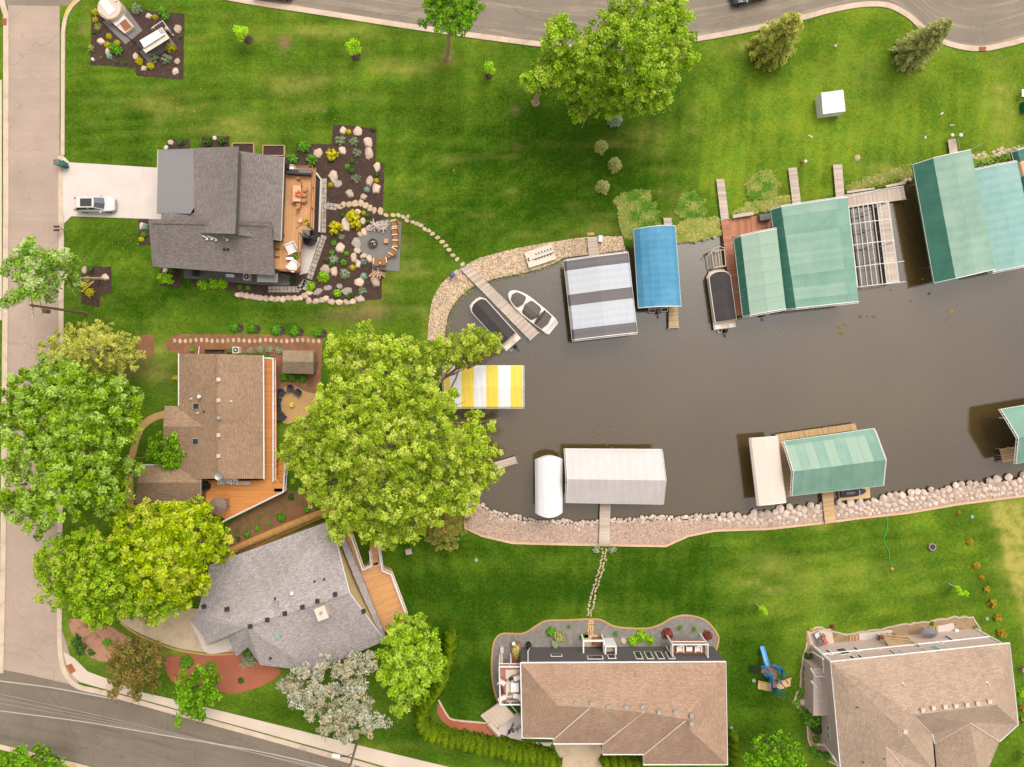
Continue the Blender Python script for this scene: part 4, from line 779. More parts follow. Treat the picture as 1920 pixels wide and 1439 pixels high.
a, b = P(916, 1354), P(936, 1376); mb = MB(); mb.tube([a + Vector((0, 0, .35)), b + Vector((0, 0, .35))], .35, 4); tag(mb.build('stone_wall', 'cap_concrete'), 'low pale stone wall beside the side steps', 'wall')

# ---- the sand roofed house at the bottom right
hE = thing('house', 'two storey taupe house with a complex sand coloured roof', 'house', P(1720, 1320))
e = 5.4
E = lambda x, y, z=e: P(x, y, z)
NW, NE_ = E(1557, 1241), E(1893, 1206); Ra, Rb, Rc = E(1868, 1322, 9), E(1713, 1341, 9), E(1698, 1377, 9.1); SEc = E(1909, 1359); SWc = E(1577, 1450)
G0, G1, G2, G3 = E(1819, 1356, 7.6), E(1752, 1394, 5.7), E(1874, 1391), E(1836, 1450, 7.4); V1 = E(1748, 1377, 6.2)
fE = [[NW, NE_, Ra, Rb, Rc], [NW, Rc, E(1661, 1400, 8.2), E(1664, 1450, 8.2), SWc], [NE_, SEc, Ra], [Ra, SEc, G2, G0], [Ra, G0, Rb], [Rb, G0, G1, V1], [G0, G1, E(1757, 1450, 5.5), G3], [G0, G3, E(1850, 1450, 5.4), G2], [Rb, V1, E(1754, 1450, 5.9), Rc], [Rc, E(1754, 1450, 5.9), E(1697, 1450, 6.9), E(1661, 1400, 8.2)], [E(1661, 1400, 8.2), E(1697, 1450, 6.9), E(1664, 1450, 8.2)]]
mb = MB(); roof_faces(mb, fE); oE = [NW, NE_, SEc, G2, E(1850, 1450, 5.4), G3, E(1757, 1450, 5.5), E(1697, 1450, 6.9), E(1664, 1450, 8.2), SWc]
for i in range(len(oE)):
    a, b = oE[i], oE[(i + 1) % len(oE)]; dz = Vector((0, 0, -.2)); mb.face([a + dz, b + dz, b, a], 1)
mb.build('roof', ['shingle_sand', 'white_vinyl'], hE)
wl = [Vector((p.x, p.y, p.z)) for p in (NW, NE_, SEc, G2, E(1850, 1450), SWc)]; mb = MB(); wq = skirt(mb, [Vector((p.x, p.y, e)) for p in wl], .35); mb.build('wall', 'siding_taupe', hE)
gutters(hE, [[(1576, 1445, e), (1557, 1241, e), (1893, 1206, e), (1909, 1359, e), (1874, 1391, e)], [(1752, 1394, 5.8), (1748, 1377, 6.3)]], .07)
mb = MB()
for a, b in (((1752, 1394, 5.7), (1819, 1356, 7.6)), ((1819, 1356, 7.6), (1874, 1391, 5.4)), ((1713, 1343, 8.9), (1746, 1376, 6.4)), ((1661, 1401, 8.2), (1695, 1440, 7))): mb.tube([P(*a) + Vector((0, 0, .04)), P(*b) + Vector((0, 0, .04))], .07, 4)
mb.build('ridge_trim', 'cap_concrete', hE)
NFE = [NW, NE_, Ra]
for x, y in ((1729, 1331), (1749, 1327), (1771, 1325), (1791, 1323), (1812, 1321), (1832, 1318), (1854, 1315), (1696, 1371)): vent(hE, x, y, NFE, 'box', 'cap_concrete', .36)
for x, y in ((1693, 1283), (1851, 1281)): vent(hE, x, y, NFE, 'pipe', 'white_metal')
WFE = [NW, Rc, SWc]
for x, y in ((1605, 1325), (1616, 1427), (1655, 1420)): vent(hE, x, y, WFE, 'pipe', 'dark_metal')
q = [inset([Vector((p.x, p.y, e)) for p in wl], .35)]; q = q[0]; nA, nB = q[0], q[1]; kA, kB = q[0], q[5]
mb = MB()
for zz in (2.75,):
    d = (nB - nA).normalized(); nn = Vector((-d.y, d.x, 0)); mb.tube([Vector((nA.x, nA.y, zz)) + nn * .05, Vector((nB.x, nB.y, zz)) + nn * .05], .09, 4); mb.tube([Vector((kA.x - .05, kA.y, zz)), Vector((kA.x * .82 + kB.x * .18 - .05, kA.y * .82 + kB.y * .18, zz))], .09, 4)
for p in (nA, nB): mb.box((p.x, p.y, 0), (.22, .22, e - .2))
mb.build('wall_trim', 'white_vinyl', hE)
for x0, y0, x1, y1, gl in ((1547, 1220, 1561, 1227, 0), (1567, 1218.5, 1594, 1226, 0), (1599, 1215.5, 1612, 1221, 0), (1640, 1212, 1650, 1218, 0), (1592, 1231.5, 1603, 1236, 0), (1607, 1230, 1618, 1234.5, 0), (1666, 1220, 1679, 1227, 0), (1682, 1219, 1694, 1226, 0), (1726, 1216, 1737, 1222, 0), (1742, 1213.5, 1770, 1222, 1), (1773, 1212, 1785, 1219, 0), (1704, 1207, 1711, 1210.5, 0), (1714, 1206.5, 1721, 1210, 0), (1769, 1193.5, 1788, 1201, 0), (1758, 1203.5, 1768, 1206, 0)):
    gl = ('glass_dark', 'glass_green')[gl]
    window(hE, x0, y0, x1, y1, nA, nB, gl)
for y0, y1 in ((1248, 1259), (1304, 1316), (1360, 1370), (1374, 1386)):
    x = 1541 + (y0 - 1248) * .1; window(hE, x, y0, x + 3, y1, kA, kB, 'glass_dark')
deckfloor(hE, [(1652, 1188), (1712, 1196), (1716, 1206), (1668, 1214)], 2.4, 'dock_old', 0)
railing(hE, [(1652, 1190, 2.4), (1700, 1195, 2.4), (1716, 1206, 2.4)], 2.4, 'wood_raw', .9, 1.5, True)
mb = MB(); p = P(1533, 1282, 2.6); mb.box((p.x + .4, p.y - 1.0, 0), (1.8, 5.6, 2.6)); mb.build('side_porch', 'siding_taupe', hE); mb = MB(); mb.tube(V3([(1520, 1253, 2.7), (1529, 1269, 2.7), (1547, 1269, 2.7)]), .1, 4); mb.tube(V3([(1521, 1277, 2.7), (1531, 1290, 2.7)]), .1, 4); mb.build('porch_trim', 'white_vinyl', hE)
mb = MB(); mb.tube(V3([(1532, 1396, .4), (1546, 1397, 2), (1562, 1418, 4.5), (1576, 1440, 5.2)]), .12, 4); mb.tube(V3([(1514, 1224, .4), (1524, 1223, 2.0), (1544, 1236, 4.5)]), .1, 4); mb.build('downspout', 'white_vinyl', hE)
sheet('stone_patio', [(1514, 1186), (1558, 1178), (1566, 1215), (1522, 1222)], .05, 'cap_concrete', 'pale paved corner patio with lounge chairs')
sheet('concrete_patio', [(1610, 1188), (1672, 1181), (1676, 1206), (1612, 1212)], .05, 'concrete', 'pale concrete patio under the timber deck')
sheet('concrete_patio', [(1757, 1174), (1787, 1168), (1792, 1192), (1760, 1196)], .05, 'concrete', 'small pale concrete patio near the back steps')
# white utility shed on the lawn
ws = thing('white_shed', 'small white box shed standing alone on the lawn', 'shed', P(1562, 200)); ba = PP([(1532, 189), (1566, 183), (1572, 212), (1533, 221)])
g = PP([(1531, 184), (1572, 178), (1577, 214), (1535, 222)]); z = 1.65
top = V3([(1540, 175, z), (1580, 170, z), (1584, 209, z - .15), (1543, 214, z - .15)]); lo = [Vector((p.x, p.y, 0)) for p in top]
mb = MB(); mb.hexa([lo[3], lo[2], lo[1], lo[0]], [top[3], top[2], top[1], top[0]]); mb.build('wall', 'white_vinyl', ws)
mb = MB(); mb.hexa([p + Vector((0, 0, .005)) for p in inset(top, -.04)[::-1]], [p + Vector((0, 0, .08)) for p in inset(top, -.04)[::-1]]); mb.build('roof', 'white_vinyl', ws)
# ---------------------------------------------------------------- docks, boat lifts, boats
def dock(label, quad, m='dock_grey', z=.35, bw=.15, posts=True, name='dock', missing=(), grp='docks along the channel'):   # quad: end A left, A right, end B right, B left
    q = PP(quad, z); t = thing(name, label, 'dock', P(sum(p[0] for p in quad) / 4, sum(p[1] for p in quad) / 4), grp)
    L = ((q[3] - q[0]).length + (q[2] - q[1]).length) / 2; n = max(2, int(L / bw)); mb = MB(); rr = random.Random(sum(map(ord, label)))
    for k in range(n):
        t0, t1 = (k + .06) / n, (k + .94) / n; a, b = q[0].lerp(q[3], t0), q[1].lerp(q[2], t0); c, d = q[1].lerp(q[2], t1), q[0].lerp(q[3], t1); dz = Vector((0, 0, rr.uniform(-.008, .008)))
        tn = rr.random() if k not in missing else 0.0
        mb.hexa([p + dz - Vector((0, 0, .04)) for p in (a, b, c, d)], [p + dz for p in (a, b, c, d)], 0, tn)
    mb.build('planks', m, t); mb = MB(); dn = Vector((0, 0, -.05))
    for e0, e1 in ((q[0], q[3]), (q[1], q[2])):
        i0 = (q[1] - q[0]).normalized() * (.06 if e0 is q[0] else -.06); mb.tube([e0 + dn * 2 + i0, e1 + dn * 2 + i0], .07, 4)
    mb.build('stringer', 'bark_dark', t)
    if posts:
        k = max(2, int(L / 2.6))
        for i in range(k + 1):
            for e0, e1 in ((q[0], q[3]), (q[1], q[2])): p = e0.lerp(e1, i / k); mb = MB(); mb.cyl((p.x, p.y, -1.2), .055, 1.2 + z + .12, 8); mb.build('post', 'galv', t)
    return t
dock('weathered grey dock angled into the channel between two moored boats', [(864, 506), (880, 497), (1011, 624), (994, 639)], 'dock_grey', missing=(9, 10, 13, 14, 15, 19, 20))
dock('short grey gangway leading to the grey striped boat canopy', [(1101, 446), (1120, 444), (1123, 480), (1104, 482)], 'dock_grey')
dock('short grey dock stub on shore behind the blue canopy', [(1244, 409), (1259, 409), (1261, 432), (1246, 432)], 'dock_grey')
dock('old tan dock end in front of the blue canopy', [(1254, 560), (1270, 560), (1273, 615), (1254, 616)], 'dock_old')
dock('long narrow grey gangway running down the lawn to the red dock', [(1343, 336), (1358, 336), (1367, 411), (1352, 413)], 'dock_grey', posts=False)
dock('long reddish dock beside the black covered pontoon boat', [(1352, 414), (1368, 412), (1392, 591), (1375, 594)], 'dock_red')
dock('reddish dock platform behind the pale green canopy', [(1370, 445), (1369, 412), (1444, 402), (1448, 436)], 'dock_red', posts=False)
dock('grey gangway reaching the large faded green canopy, left of two', [(1478, 316), (1494, 314), (1503, 390), (1487, 392)], 'dock_grey', posts=False)
dock('grey gangway next to the open boat lift, right of two', [(1562, 309), (1579, 308), (1584, 376), (1568, 378)], 'dock_grey', posts=False)
dock('wide grey dock along the shore behind the open boat lift', [(1585, 391), (1583, 366), (1694, 348), (1699, 374)], 'dock_grey')
dock('grey gangway behind the deep green canopy with a white lamp', [(1777, 263), (1792, 260), (1797, 292), (1782, 295)], 'dock_grey', posts=False)  # the sage canopy; its deep green is shade painted on one slope
dock('grey dock joining the white gable canopy to the south bank', [(1125, 942), (1145, 942), (1143, 1022), (1123, 1022)], 'dock_grey')
dock('tan dock joining the green gable canopy to the south bank', [(1541, 924), (1562, 922), (1567, 979), (1547, 981)], 'dock_tan')
dock('tan dock running along the back of the green gable canopy', [(1456, 828), (1454, 815), (1604, 794), (1607, 806)], 'dock_tan')
dock('tan dock across the left end of the green gable canopy', [(1456, 828), (1474, 826), (1490, 931), (1472, 933)], 'dock_tan', bw=.2)
dock('pinkish dock strip inside the open boat lift', [(1644, 384), (1664, 381), (1684, 529), (1662, 532)], 'dock_grey', bw=.16)
dock('short grey dock poking out from under the big willow', [(924, 868), (966, 856), (970, 869), (929, 882)], 'dock_grey')
dock('short tan dock at the open end of the far right green canopy', [(1874, 842), (1912, 836), (1918, 862), (1880, 868)], 'dock_tan', bw=.3)

def lift(label, c4, prof, stripes, mats, ze=2.3, seg=12, posts=True, loops=True, name='boat_lift', seams=False, grp='canopied boat lifts in the channel'):
    # c4: pixel corners (end1 left, end1 right, end2 right, end2 left) at eave height; prof: (t across, dz); stripes: (u0, u1, material index)
    q = PP(c4, ze); t = thing(name, label, 'boat lift', P(sum(p[0] for p in c4) / 4, sum(p[1] for p in c4) / 4), grp); mb = MB()
    def pt(u, v, dz):
        p = q[0].lerp(q[3], u).lerp(q[1].lerp(q[2], u), v); sag = -.03 * math.sin(u * math.pi * seg) ** 2
        return p + Vector((0, 0, dz + (sag if dz > .3 else 0)))
    for u0, u1, mi in stripes:
        n = max(1, round((u1 - u0) * seg * 2))
        for k in range(n):
            a, b = u0 + (u1 - u0) * k / n, u0 + (u1 - u0) * (k + 1) / n
            for i in range(len(prof) - 1):
                (v0, z0), (v1, z1) = prof[i], prof[i + 1]; m = mi[min(i, len(mi) - 1)] if isinstance(mi, (list, tuple)) else mi
                mb.face([pt(a, v0, z0), pt(a, v1, z1), pt(b, v1, z1), pt(b, v0, z0)], m)
    for v, (z0) in ((0, prof[0][1]), (1, prof[-1][1])):                 # valance along both eaves
        mb.face([pt(0, v, z0), pt(1, v, z0), pt(1, v, z0 - .35), pt(0, v, z0 - .35)], stripes[0][2][0] if isinstance(stripes[0][2], (list, tuple)) else stripes[0][2])
    mb.build('canopy', mats, t)
    for u0, u1, mi in stripes[1:] if seams else ():
        mb = MB(); mb.tube([pt(u0, v, dz) - Vector((0, 0, .006)) for v, dz in prof], .02, 4); mb.build('seam', 'canvas_green', t)
    mb = MB()
    for u in (0, 1):
        mb.tube([pt(u, v, dz) + Vector((0, 0, -.02)) for v, dz in prof], .06, 5)
        if loops:
            L = (q[1] - q[0]).length; n = int(L / .55); o = (q[0] - q[3]).normalized() * (.16 if u == 0 else -.16)
            for k in range(n + 1):
                v = k / n; dz = np.interp(v, [a for a, _ in prof], [b for _, b in prof]); p = pt(u, v, float(dz)); mb.tube([p, p + o + Vector((0, 0, -.12))], .025, 4)
            mb.tube([pt(u, v, dz) + o + Vector((0, 0, -.14)) for v, dz in prof], .04, 5)
    for v, dz in (prof[0], prof[-1]): mb.tube([pt(0, v, dz - .05), pt(1, v, dz - .05)], .05, 5)
    n = 4
    for k in range(n + 1): mb.tube([pt(k / n, v, dz - .06) for v, dz in prof], .035, 4)
    if posts:
        for u in (.14, .86):
            for v in (.22, .78): p = pt(u, v, 0); mb.tube([(p.x, p.y, -1.4), (p.x, p.y, ze - .3), pt(u, round(v), -.05)], .06, 6)
    mb.build('frame', 'white_metal', t); return t
PR = [(0, 0), (.05, .5), (.5, .85), (.95, .5), (1, 0)]
PV = [(0, 0), (.1, 1.0), (.5, 1.35), (.97, .9), (1, 0)]
lift('wide boat canopy striped dark grey and silver', [(1057, 491), (1178, 475), (1195, 624), (1073, 638)], [(0, 0), (.03, .45), (.5, .8), (.97, .45), (1, 0)], [(0, .125, 0), (.125, .43, 1), (.43, .57, 0), (.57, .87, 1), (.87, 1, 0)], ['canvas_charcoal', 'canvas_silver'])
lift('plain blue boat canopy with a crease along its ridge', [(1188, 431), (1266, 424), (1277, 575), (1197, 578)], [(0, 0), (.12, .6), (.3, .95), (.5, 1.1), (.7, .95), (.88, .6), (1, 0)], [(0, 1, 0)], ['canvas_blue'], loops=False)
lift('pale mint green boat canopy with cross seams beside the red dock', [(1376, 448), (1453, 432), (1470, 580), (1393, 594)], PV, [(k / 6, (k + 1) / 6, (1, 0, 0, 0)) for k in range(6)], ['canvas_green_pale', 'canvas_green_deep_and_shade'], seg=6, seams=True)  # left slope takes the deep tone to stand in for its shade
lift('large faded green boat canopy with worn lighter bands', [(1445, 394), (1585, 374), (1606, 567), (1473, 581)], [(0, 0), (.09, 1.1), (.8, 1.35), (.97, 1.0), (1, 0)], [(0, .1, (2, 1, 0, 0)), (.1, .28, (2, 0, 0, 0)), (.28, .46, (2, 1, 0, 0)), (.46, .58, (2, 1, 0, 0)), (.58, .68, (2, 1, 0, 0)), (.68, .8, (2, 0, 0, 0)), (.8, .92, (2, 1, 0, 0)), (.92, 1, (2, 0, 0, 0))], ['canvas_green', 'canvas_green_worn', 'canvas_green_deep_and_shade'], seams=True)  # left slope coloured darker as painted shade
lift('long sage green boat canopy with shade coloured into its left slope', [(1712, 309), (1807, 288), (1852, 508), (1752, 531)], [(0, 0), (.24, 1.5), (.6, 1.75), (.97, 1.5), (1, .6)], [(0, 1, (1, 0, 0, 0))], ['canvas_green_sage', 'canvas_green_deep_and_shade'], loops=False)  # steep left slope: shade painted with the deep canvas colour
lift('turquoise green boat canopy beside the long sage one', [(1814, 323), (1904, 305), (1944, 494), (1853, 512)], [(0, 0), (.03, .5), (.5, .8), (.97, .5), (1, 0)], [(0, 1, 0)], ['canvas_teal'])
lift('dark green and tan striped boat canopy cut by the right edge of the photo', [(1897, 286), (1985, 262), (2030, 440), (1945, 462)], PR, [(0, .12, 0), (.12, .27, 1), (.27, .55, 0), (.55, .7, 1), (.7, 1, 0)], ['canvas_green_deep_and_shade', 'canvas_tan'])
lift('yellow and white striped boat canopy under the edge of the willow', [(980, 766), (980, 686), (833, 686), (833, 766)], [(0, 0), (.04, .2), (.5, .45), (.96, .2), (1, 0)], [(0, .155, 0), (.155, .31, 1), (.31, .465, 0), (.465, .62, 1), (.62, .78, 0), (.78, .93, 1), (.93, 1, 0)], ['canvas_yellow', 'canvas_white'], ze=2.2)
lift('large off white gable boat canopy reached by the south dock', [(1060, 842), (1062, 943), (1242, 946), (1239, 843)], [(0, 0), (.06, .4), (.52, 1.75), (1, .3)][:3] + [(1, .0)], [(0, 1, 0)], ['canvas_offwhite'])
lift('cream flat topped boat canopy left of the green gable one', [(1405, 822), (1458, 818), (1474, 942), (1420, 948)], [(0, 0), (.05, .18), (.5, .3), (.97, .18), (1, 0)], [(0, 1, 0)], ['canvas_cream'], ze=1.9, loops=False)
lift('green gable boat canopy with a faded patched upper slope', [(1469, 828), (1485, 930), (1656, 911), (1638, 804)], [(0, 0), (.08, .35), (.52, 1.5), (1, 0)], [(0, .1, (0, 1, 2)), (.1, .2, (0, 3, 2)), (.2, .3, (0, 1, 2)), (.3, .41, (0, 3, 2)), (.41, .53, (0, 1, 2)), (.53, .65, (0, 3, 2)), (.65, .78, (0, 4, 2)), (.78, .88, (0, 4, 2)), (.88, 1, (0, 0, 2))], ['canvas_green', 'canvas_green_pale', 'canvas_green', 'canvas_green_worn', 'canvas_green_pale'], seams=True)
lift('green gable boat canopy cut by the right edge near the riprap', [(1876, 768), (1905, 870), (2050, 842), (2030, 742)], [(0, 0), (.07, .3), (.5, 1.6), (1, 0)], [(0, 1, 0)], ['canvas_green'])
# barrel cover
t = thing('covered_lift', 'small white barrel shaped boat cover left of the big white canopy', 'boat lift', P(1029, 912), 'canopied boat lifts in the channel')
mb = MB(); q = PP([(1003, 862), (1055, 861), (1055, 962), (1004, 963)], 2.6)
rows = []; d = (q[3] - q[0]).normalized()
for i in range(15):
    u = (i - 1) / 12; e = -1 if i < 2 else 1 if i > 12 else 0; row = []
    for k in range(11):
        v = k / 10; sv = math.sin(v * math.pi); p = q[0].lerp(q[3], min(max(u, 0), 1)).lerp(q[1].lerp(q[2], min(max(u, 0), 1)), v); row.append(p + d * e * sv * (.42 if i in (1, 13) else .5) + Vector((0, 0, sv ** .6 * .8 - .15 - (.7 * sv if i in (0, 14) else 0))))
    rows.append(row)
for i in range(14):
    for k in range(10): mb.face([rows[i][k], rows[i][k + 1], rows[i + 1][k + 1], rows[i + 1][k]])
mb.build('cover', 'canvas_white', t, smooth=True); mb = MB()
for u in (.1, .9):
    for v in (.05, .95): p = q[0].lerp(q[3], u).lerp(q[1].lerp(q[2], u), v); mb.tube([(p.x, p.y, -1.4), (p.x, p.y, 2.6)], .06, 6)
mb.build('frame', 'white_metal', t)
# open lift
t = thing('open_boat_lift', 'open boat lift frame of white bars without its canopy', 'boat lift', P(1630, 460), 'canopied boat lifts in the channel'); ze = 2.6
q = PP([(1590, 388), (1666, 379), (1686, 530), (1607, 539)], ze); mb = MB(); fpt = lambda u, v, dz=0: q[0].lerp(q[3], u).lerp(q[1].lerp(q[2], u), v) + Vector((0, 0, dz + .5 * math.sin(v * math.pi)))
for v in (0, .1, .21, .32, .43, .55, .66, .74, .97, 1): mb.tube([fpt(0, v), fpt(1, v)], .045 if v not in (0,) else .1, 5)
for u in (0, .22, .48, .75, 1): mb.tube([fpt(u, k / 12) for k in range(13)], .05, 5)
for u in (0, .5, 1):
    for v in (0, 1): p = fpt(u, v); mb.tube([(p.x, p.y, -1.4), p], .06, 6)
mb.tube([fpt(.75, 1), fpt(.75, 1) + Vector((.9, .15, 0))], .04, 5); mb.tube([fpt(1, 1), fpt(1, 1) + Vector((.8, .1, 0))], .04, 5)
mb.build('frame', 'white_metal', t); mb = MB()
for u in (.1, .3, .5, .7): mb.tube([fpt(u, .05) - Vector((0, 0, 2.3)), fpt(u + .02, .4) - Vector((0, 0, 2.45)), fpt(u - .02, .8) - Vector((0, 0, 2.2))], .04, 4)
for v in (.28, .45): mb.tube([fpt(0, v) - Vector((0, 0, 2.5)), fpt(1, v) - Vector((0, 0, 2.5))], .05, 4)
mb.build('cradle', 'dark_metal', t)

def loft(mb, secs, m=0, cap=True):                 # secs: list of point rings of equal length (open strips)
    for i in range(len(secs) - 1):
        for k in range(len(secs[i]) - 1): mb.face([secs[i][k], secs[i][k + 1], secs[i + 1][k + 1], secs[i + 1][k]], m)
def outboard(parent, x, y, z=.5, m='black'):
    mb = MB(); mb.hexa([(x - .5, y - .2, z), (x, y - .28, z), (x, y + .28, z), (x - .5, y + .2, z)], [(x - .42, y - .12, z + .5), (x - .05, y - .2, z + .55), (x - .05, y + .2, z + .55), (x - .42, y + .12, z + .5)])
    mb.box((x - .3, y, z - .8), (.2, .12, .8)); mb.tube([(x - .6, y, z - .2), (x - 1.0, y, z - .25)], .06, 5); mb.build('outboard_motor', m, parent, local=True)
def pontoon(label, px, py, ang, L=7.0, W=2.5):
    t = thing('pontoon_boat', label, 'boat', P(px, py, wz), None, R(ang)); WL[t.name] = Vector((0, 0, 0)); mb = MB(); l, w = L / 2, W / 2
    for s in (-1, 1): mb.tube([(-l, s * w * .68, .1), (l * .8, s * w * .68, .1), (l, s * w * .62, .3)], [.32, .32, .08], 10)
    mb.build('float', 'galv', t, local=True)
    deck = [(-l, -w), (l * .8, -w), (l * .95, -w * .7), (l, -w * .3), (l, w * .3), (l * .95, w * .7), (l * .8, w), (-l, w)]
    mb = MB(); mb.prism(deck, .45, .56); mb.build('deck', 'boat_cream', t, local=True)
    ins = [(-l + .9, -w + .06), (l * .74, -w + .06), (l * .86, -w * .7), (l * .91, -w * .3), (l * .91, w * .3), (l * .86, w * .7), (l * .74, w - .06), (-l + .9, w - .06)]
    mb = MB(); pts = [Vector((x, y)) for x, y in ins]; mb.ribbon(pts, .09, .56, 1.25, 0, True); mb.build('railing', 'boat_white', t, local=True)
    mb = MB(); rows = []                            # the snapped cover with a low ridge
    for i in range(17):
        u = i / 16; x = (-l + .92) + u * (l * .88 + l - .92); hw = w * .93 * (1 if u < .86 else math.sqrt(max(0, 1 - ((u - .86) / .145) ** 2)) * .75 + .25) * (1 if u > .05 else .8 + 4 * u)
        rows.append([Vector((x, hw * v, 1.0 + .28 * (1 - abs(v)) + (.32 if abs(v) < .99 else .0) + .04 * math.sin(u * 19) * (1 - abs(v)))) for v in (-1, -.98, -.5, 0, .5, .98, 1)])
    loft(mb, rows); mb.build('cover', 'canvas_black', t, smooth=False, local=True)
    mb = MB(); mb.box((-l + .25, -w * .62, .56), (.5, .8, .1)); mb.build('swim_platform', 'boat_white', t, local=True); mb = MB(); mb.box((-l + .3, w * .62, .56), (.5, .7, .12)); mb.tube([(-l - .1, w * .6, .4), (-l - .4, w * .6, .4), (-l - .4, w * .3, .4), (-l - .1, w * .3, .4)], .04, 5); mb.build('swim_platform', 'boat_white', t, local=True)
    outboard(t, -l - .05, 0, .5, 'black'); return t
pontoon('pontoon boat with a black cover tucked under the willow branches', 926, 606, 132, 7.2, 2.4)
pontoon('pontoon boat with a black cover moored along the red dock', 1349, 562, 98, 7.2, 2.7)
# speedboat
t = thing('speedboat', 'white speedboat with a brown cover moored at the angled dock', 'boat', P(993, 581, wz), None, R(141)); WL[t.name] = Vector((0, 0, 0)); l, w = 3.2, 1.2
def hullw(u): return w * (min(1, .92 + .08 * u * 4) if u < .55 else math.sqrt(max(0, 1 - ((u - .55) / .46) ** 2)))
rows = []
for i in range(25):
    u = i / 24; x = -l + u * 2 * l; hw = max(.03, hullw(u)); zt = .75 + .25 * u
    rows.append([Vector((x, s, z)) for s, z in ((-hw * .6, -.1), (-hw, zt - .15), (-hw * .95, zt), (-hw * .8, zt + .03), (0, zt + .07), (hw * .8, zt + .03), (hw * .95, zt), (hw, zt - .15), (hw * .6, -.1))])
mb = MB(); loft(mb, rows); mb.face(rows[0][::-1]); mb.build('hull', 'boat_white', t, smooth=False, local=True)
mb = MB(); mb.hexa([(-l - .55, -.9, .25), (-l + .02, -1.12, .25), (-l + .02, 1.12, .25), (-l - .55, .9, .25)], [(-l - .55, -.9, .35), (-l + .02, -1.12, .4), (-l + .02, 1.12, .4), (-l - .55, .9, .35)]); mb.build('swim_platform', 'boat_white', t, local=True)
def patch(u0, u1, hw, z0, n=10, endr=.35):
    out = []
    for i in range(n + 1):
        u = u0 + (u1 - u0) * i / n; e = min(1, math.sqrt(max(.02, 1 - max(0, (abs(i / n - .5) * 2 - (1 - endr)) / endr) ** 2))); x = -l + u * 2 * l; h = hw(u) * e
        out.append([Vector((x, h * v, .78 + .25 * u + z0 * (1 - v * v) + .06)) for v in (-1, -.6, 0, .6, 1)])
    return out
mb = MB(); loft(mb, patch(.06, .3, lambda u: hullw(u) * .86, .1, 8, .25)); loft(mb, patch(.3, .62, lambda u: hullw(u) * .82, .42, 12, .5)); loft(mb, patch(.66, .93, lambda u: hullw(u) * .78, .1, 10, .5)); mb.build('cover', 'canvas_brown', t, smooth=False, local=True)
mb = MB(); mb.tube([(-l + 2 * l * .27, -.95, .9), (-l + 2 * l * .25, -.85, 1.35), (-l + 2 * l * .24, 0, 1.5), (-l + 2 * l * .25, .85, 1.35), (-l + 2 * l * .27, .95, .9)], .06, 6); mb.build('tow_bar', 'black', t, local=True)
mb = MB()
for s in (-1, 1): mb.hexa([(l * .18, s * .25, 1.0), (l * .28, s * .25, 1.0), (l * .42, s * 1.02, .98), (l * .2, s * 1.04, .98)], [(l * .18, s * .25, 1.06), (l * .28, s * .25, 1.06), (l * .42, s * 1.02, 1.05), (l * .2, s * 1.04, 1.05)])
mb.build('bow_deck', 'boat_white', t, local=True)
# boats mostly hidden by their canopies: the sterns show
def stern(label, px, py, ang, W=2.3):
    t = thing('moored_boat', label, 'boat', P(px, py, wz), None, R(ang)); WL[t.name] = Vector((0, 0, 0)); w = W / 2; mb = MB()
    rows = [[Vector((x, s * k, z)) for s, z in ((-w * .7, 0), (-w, .6), (-w * .92, .72), (0, .66), (w * .92, .72), (w, .6), (w * .7, 0))] for x, k in ((0, .95), (1.5, 1), (3.5, 1), (5, .8), (6, .1))]
    loft(mb, rows); mb.face(rows[0][::-1]); mb.build('hull', 'boat_white', t, local=True)
    mb = MB(); mb.box((.5, 0, .72), (.9, w * 1.6, .1)); mb.build('seat', 'canvas_black', t, local=True); 
    for s in (-1, 1): mb = MB(); mb.ribbon([Vector((0, s * w)), Vector((-.4, s * w * .9)), Vector((-.4, s * w * .35)), Vector((0, s * w * .3))], .08, .5, .6); mb.build('swim_platform', 'boat_cream', t, local=True)
    outboard(t, -.15, 0, .5, 'grey_plastic'); return t
stern('white boat with a grey outboard peeking out from the blue canopy', 1232, 580, 95, 2.4)
stern('white boat whose stern shows under the pale mint canopy', 1427, 585, 98, 1.6)
# jet ski platform
t = thing('jet_ski_platform', 'beige floating platform beside the green gable canopy', 'float', P(1603, 927, wz)); mb = MB(); q = PP([(1572, 915), (1610, 911), (1631, 915), (1632, 934), (1574, 939)], 0); mb.prism([(p.x, p.y) for p in q], wz, .0); mb.build('float', 'play_tan', t)
t = thing('jet_ski', 'black jet ski resting on the beige floating platform', 'jet ski', P(1597, 922, 0), None, R(6)); WL[t.name] = Vector((0, 0, 0)); rows = []
for i in range(13):
    u = i / 12; x = -1.5 + 3 * u; hw = .55 * (1 if u < .5 else math.sqrt(max(.01, 1 - ((u - .5) / .52) ** 2))); hc = .55 + .35 * math.exp(-((u - .62) / .12) ** 2); rows.append([Vector((x, hw * v, z)) for v, z in ((-1, .05), (-1, .35), (-.45, .42), (-.3, hc), (.3, hc), (.45, .42), (1, .35), (1, .05))])
mb = MB(); loft(mb, rows); mb.face(rows[0][::-1]); mb.build('hull', 'car_black', t, local=True); mb = MB(); mb.box((-.45, 0, .55), (1.2, .3, .18)); mb.build('seat', 'grey_plastic', t, local=True); mb = MB(); mb.tube([(.4, -.4, 1.0), (.5, 0, .95), (.4, .4, 1.0)], .04, 5); mb.build('handlebar', 'white_metal', t, local=True)
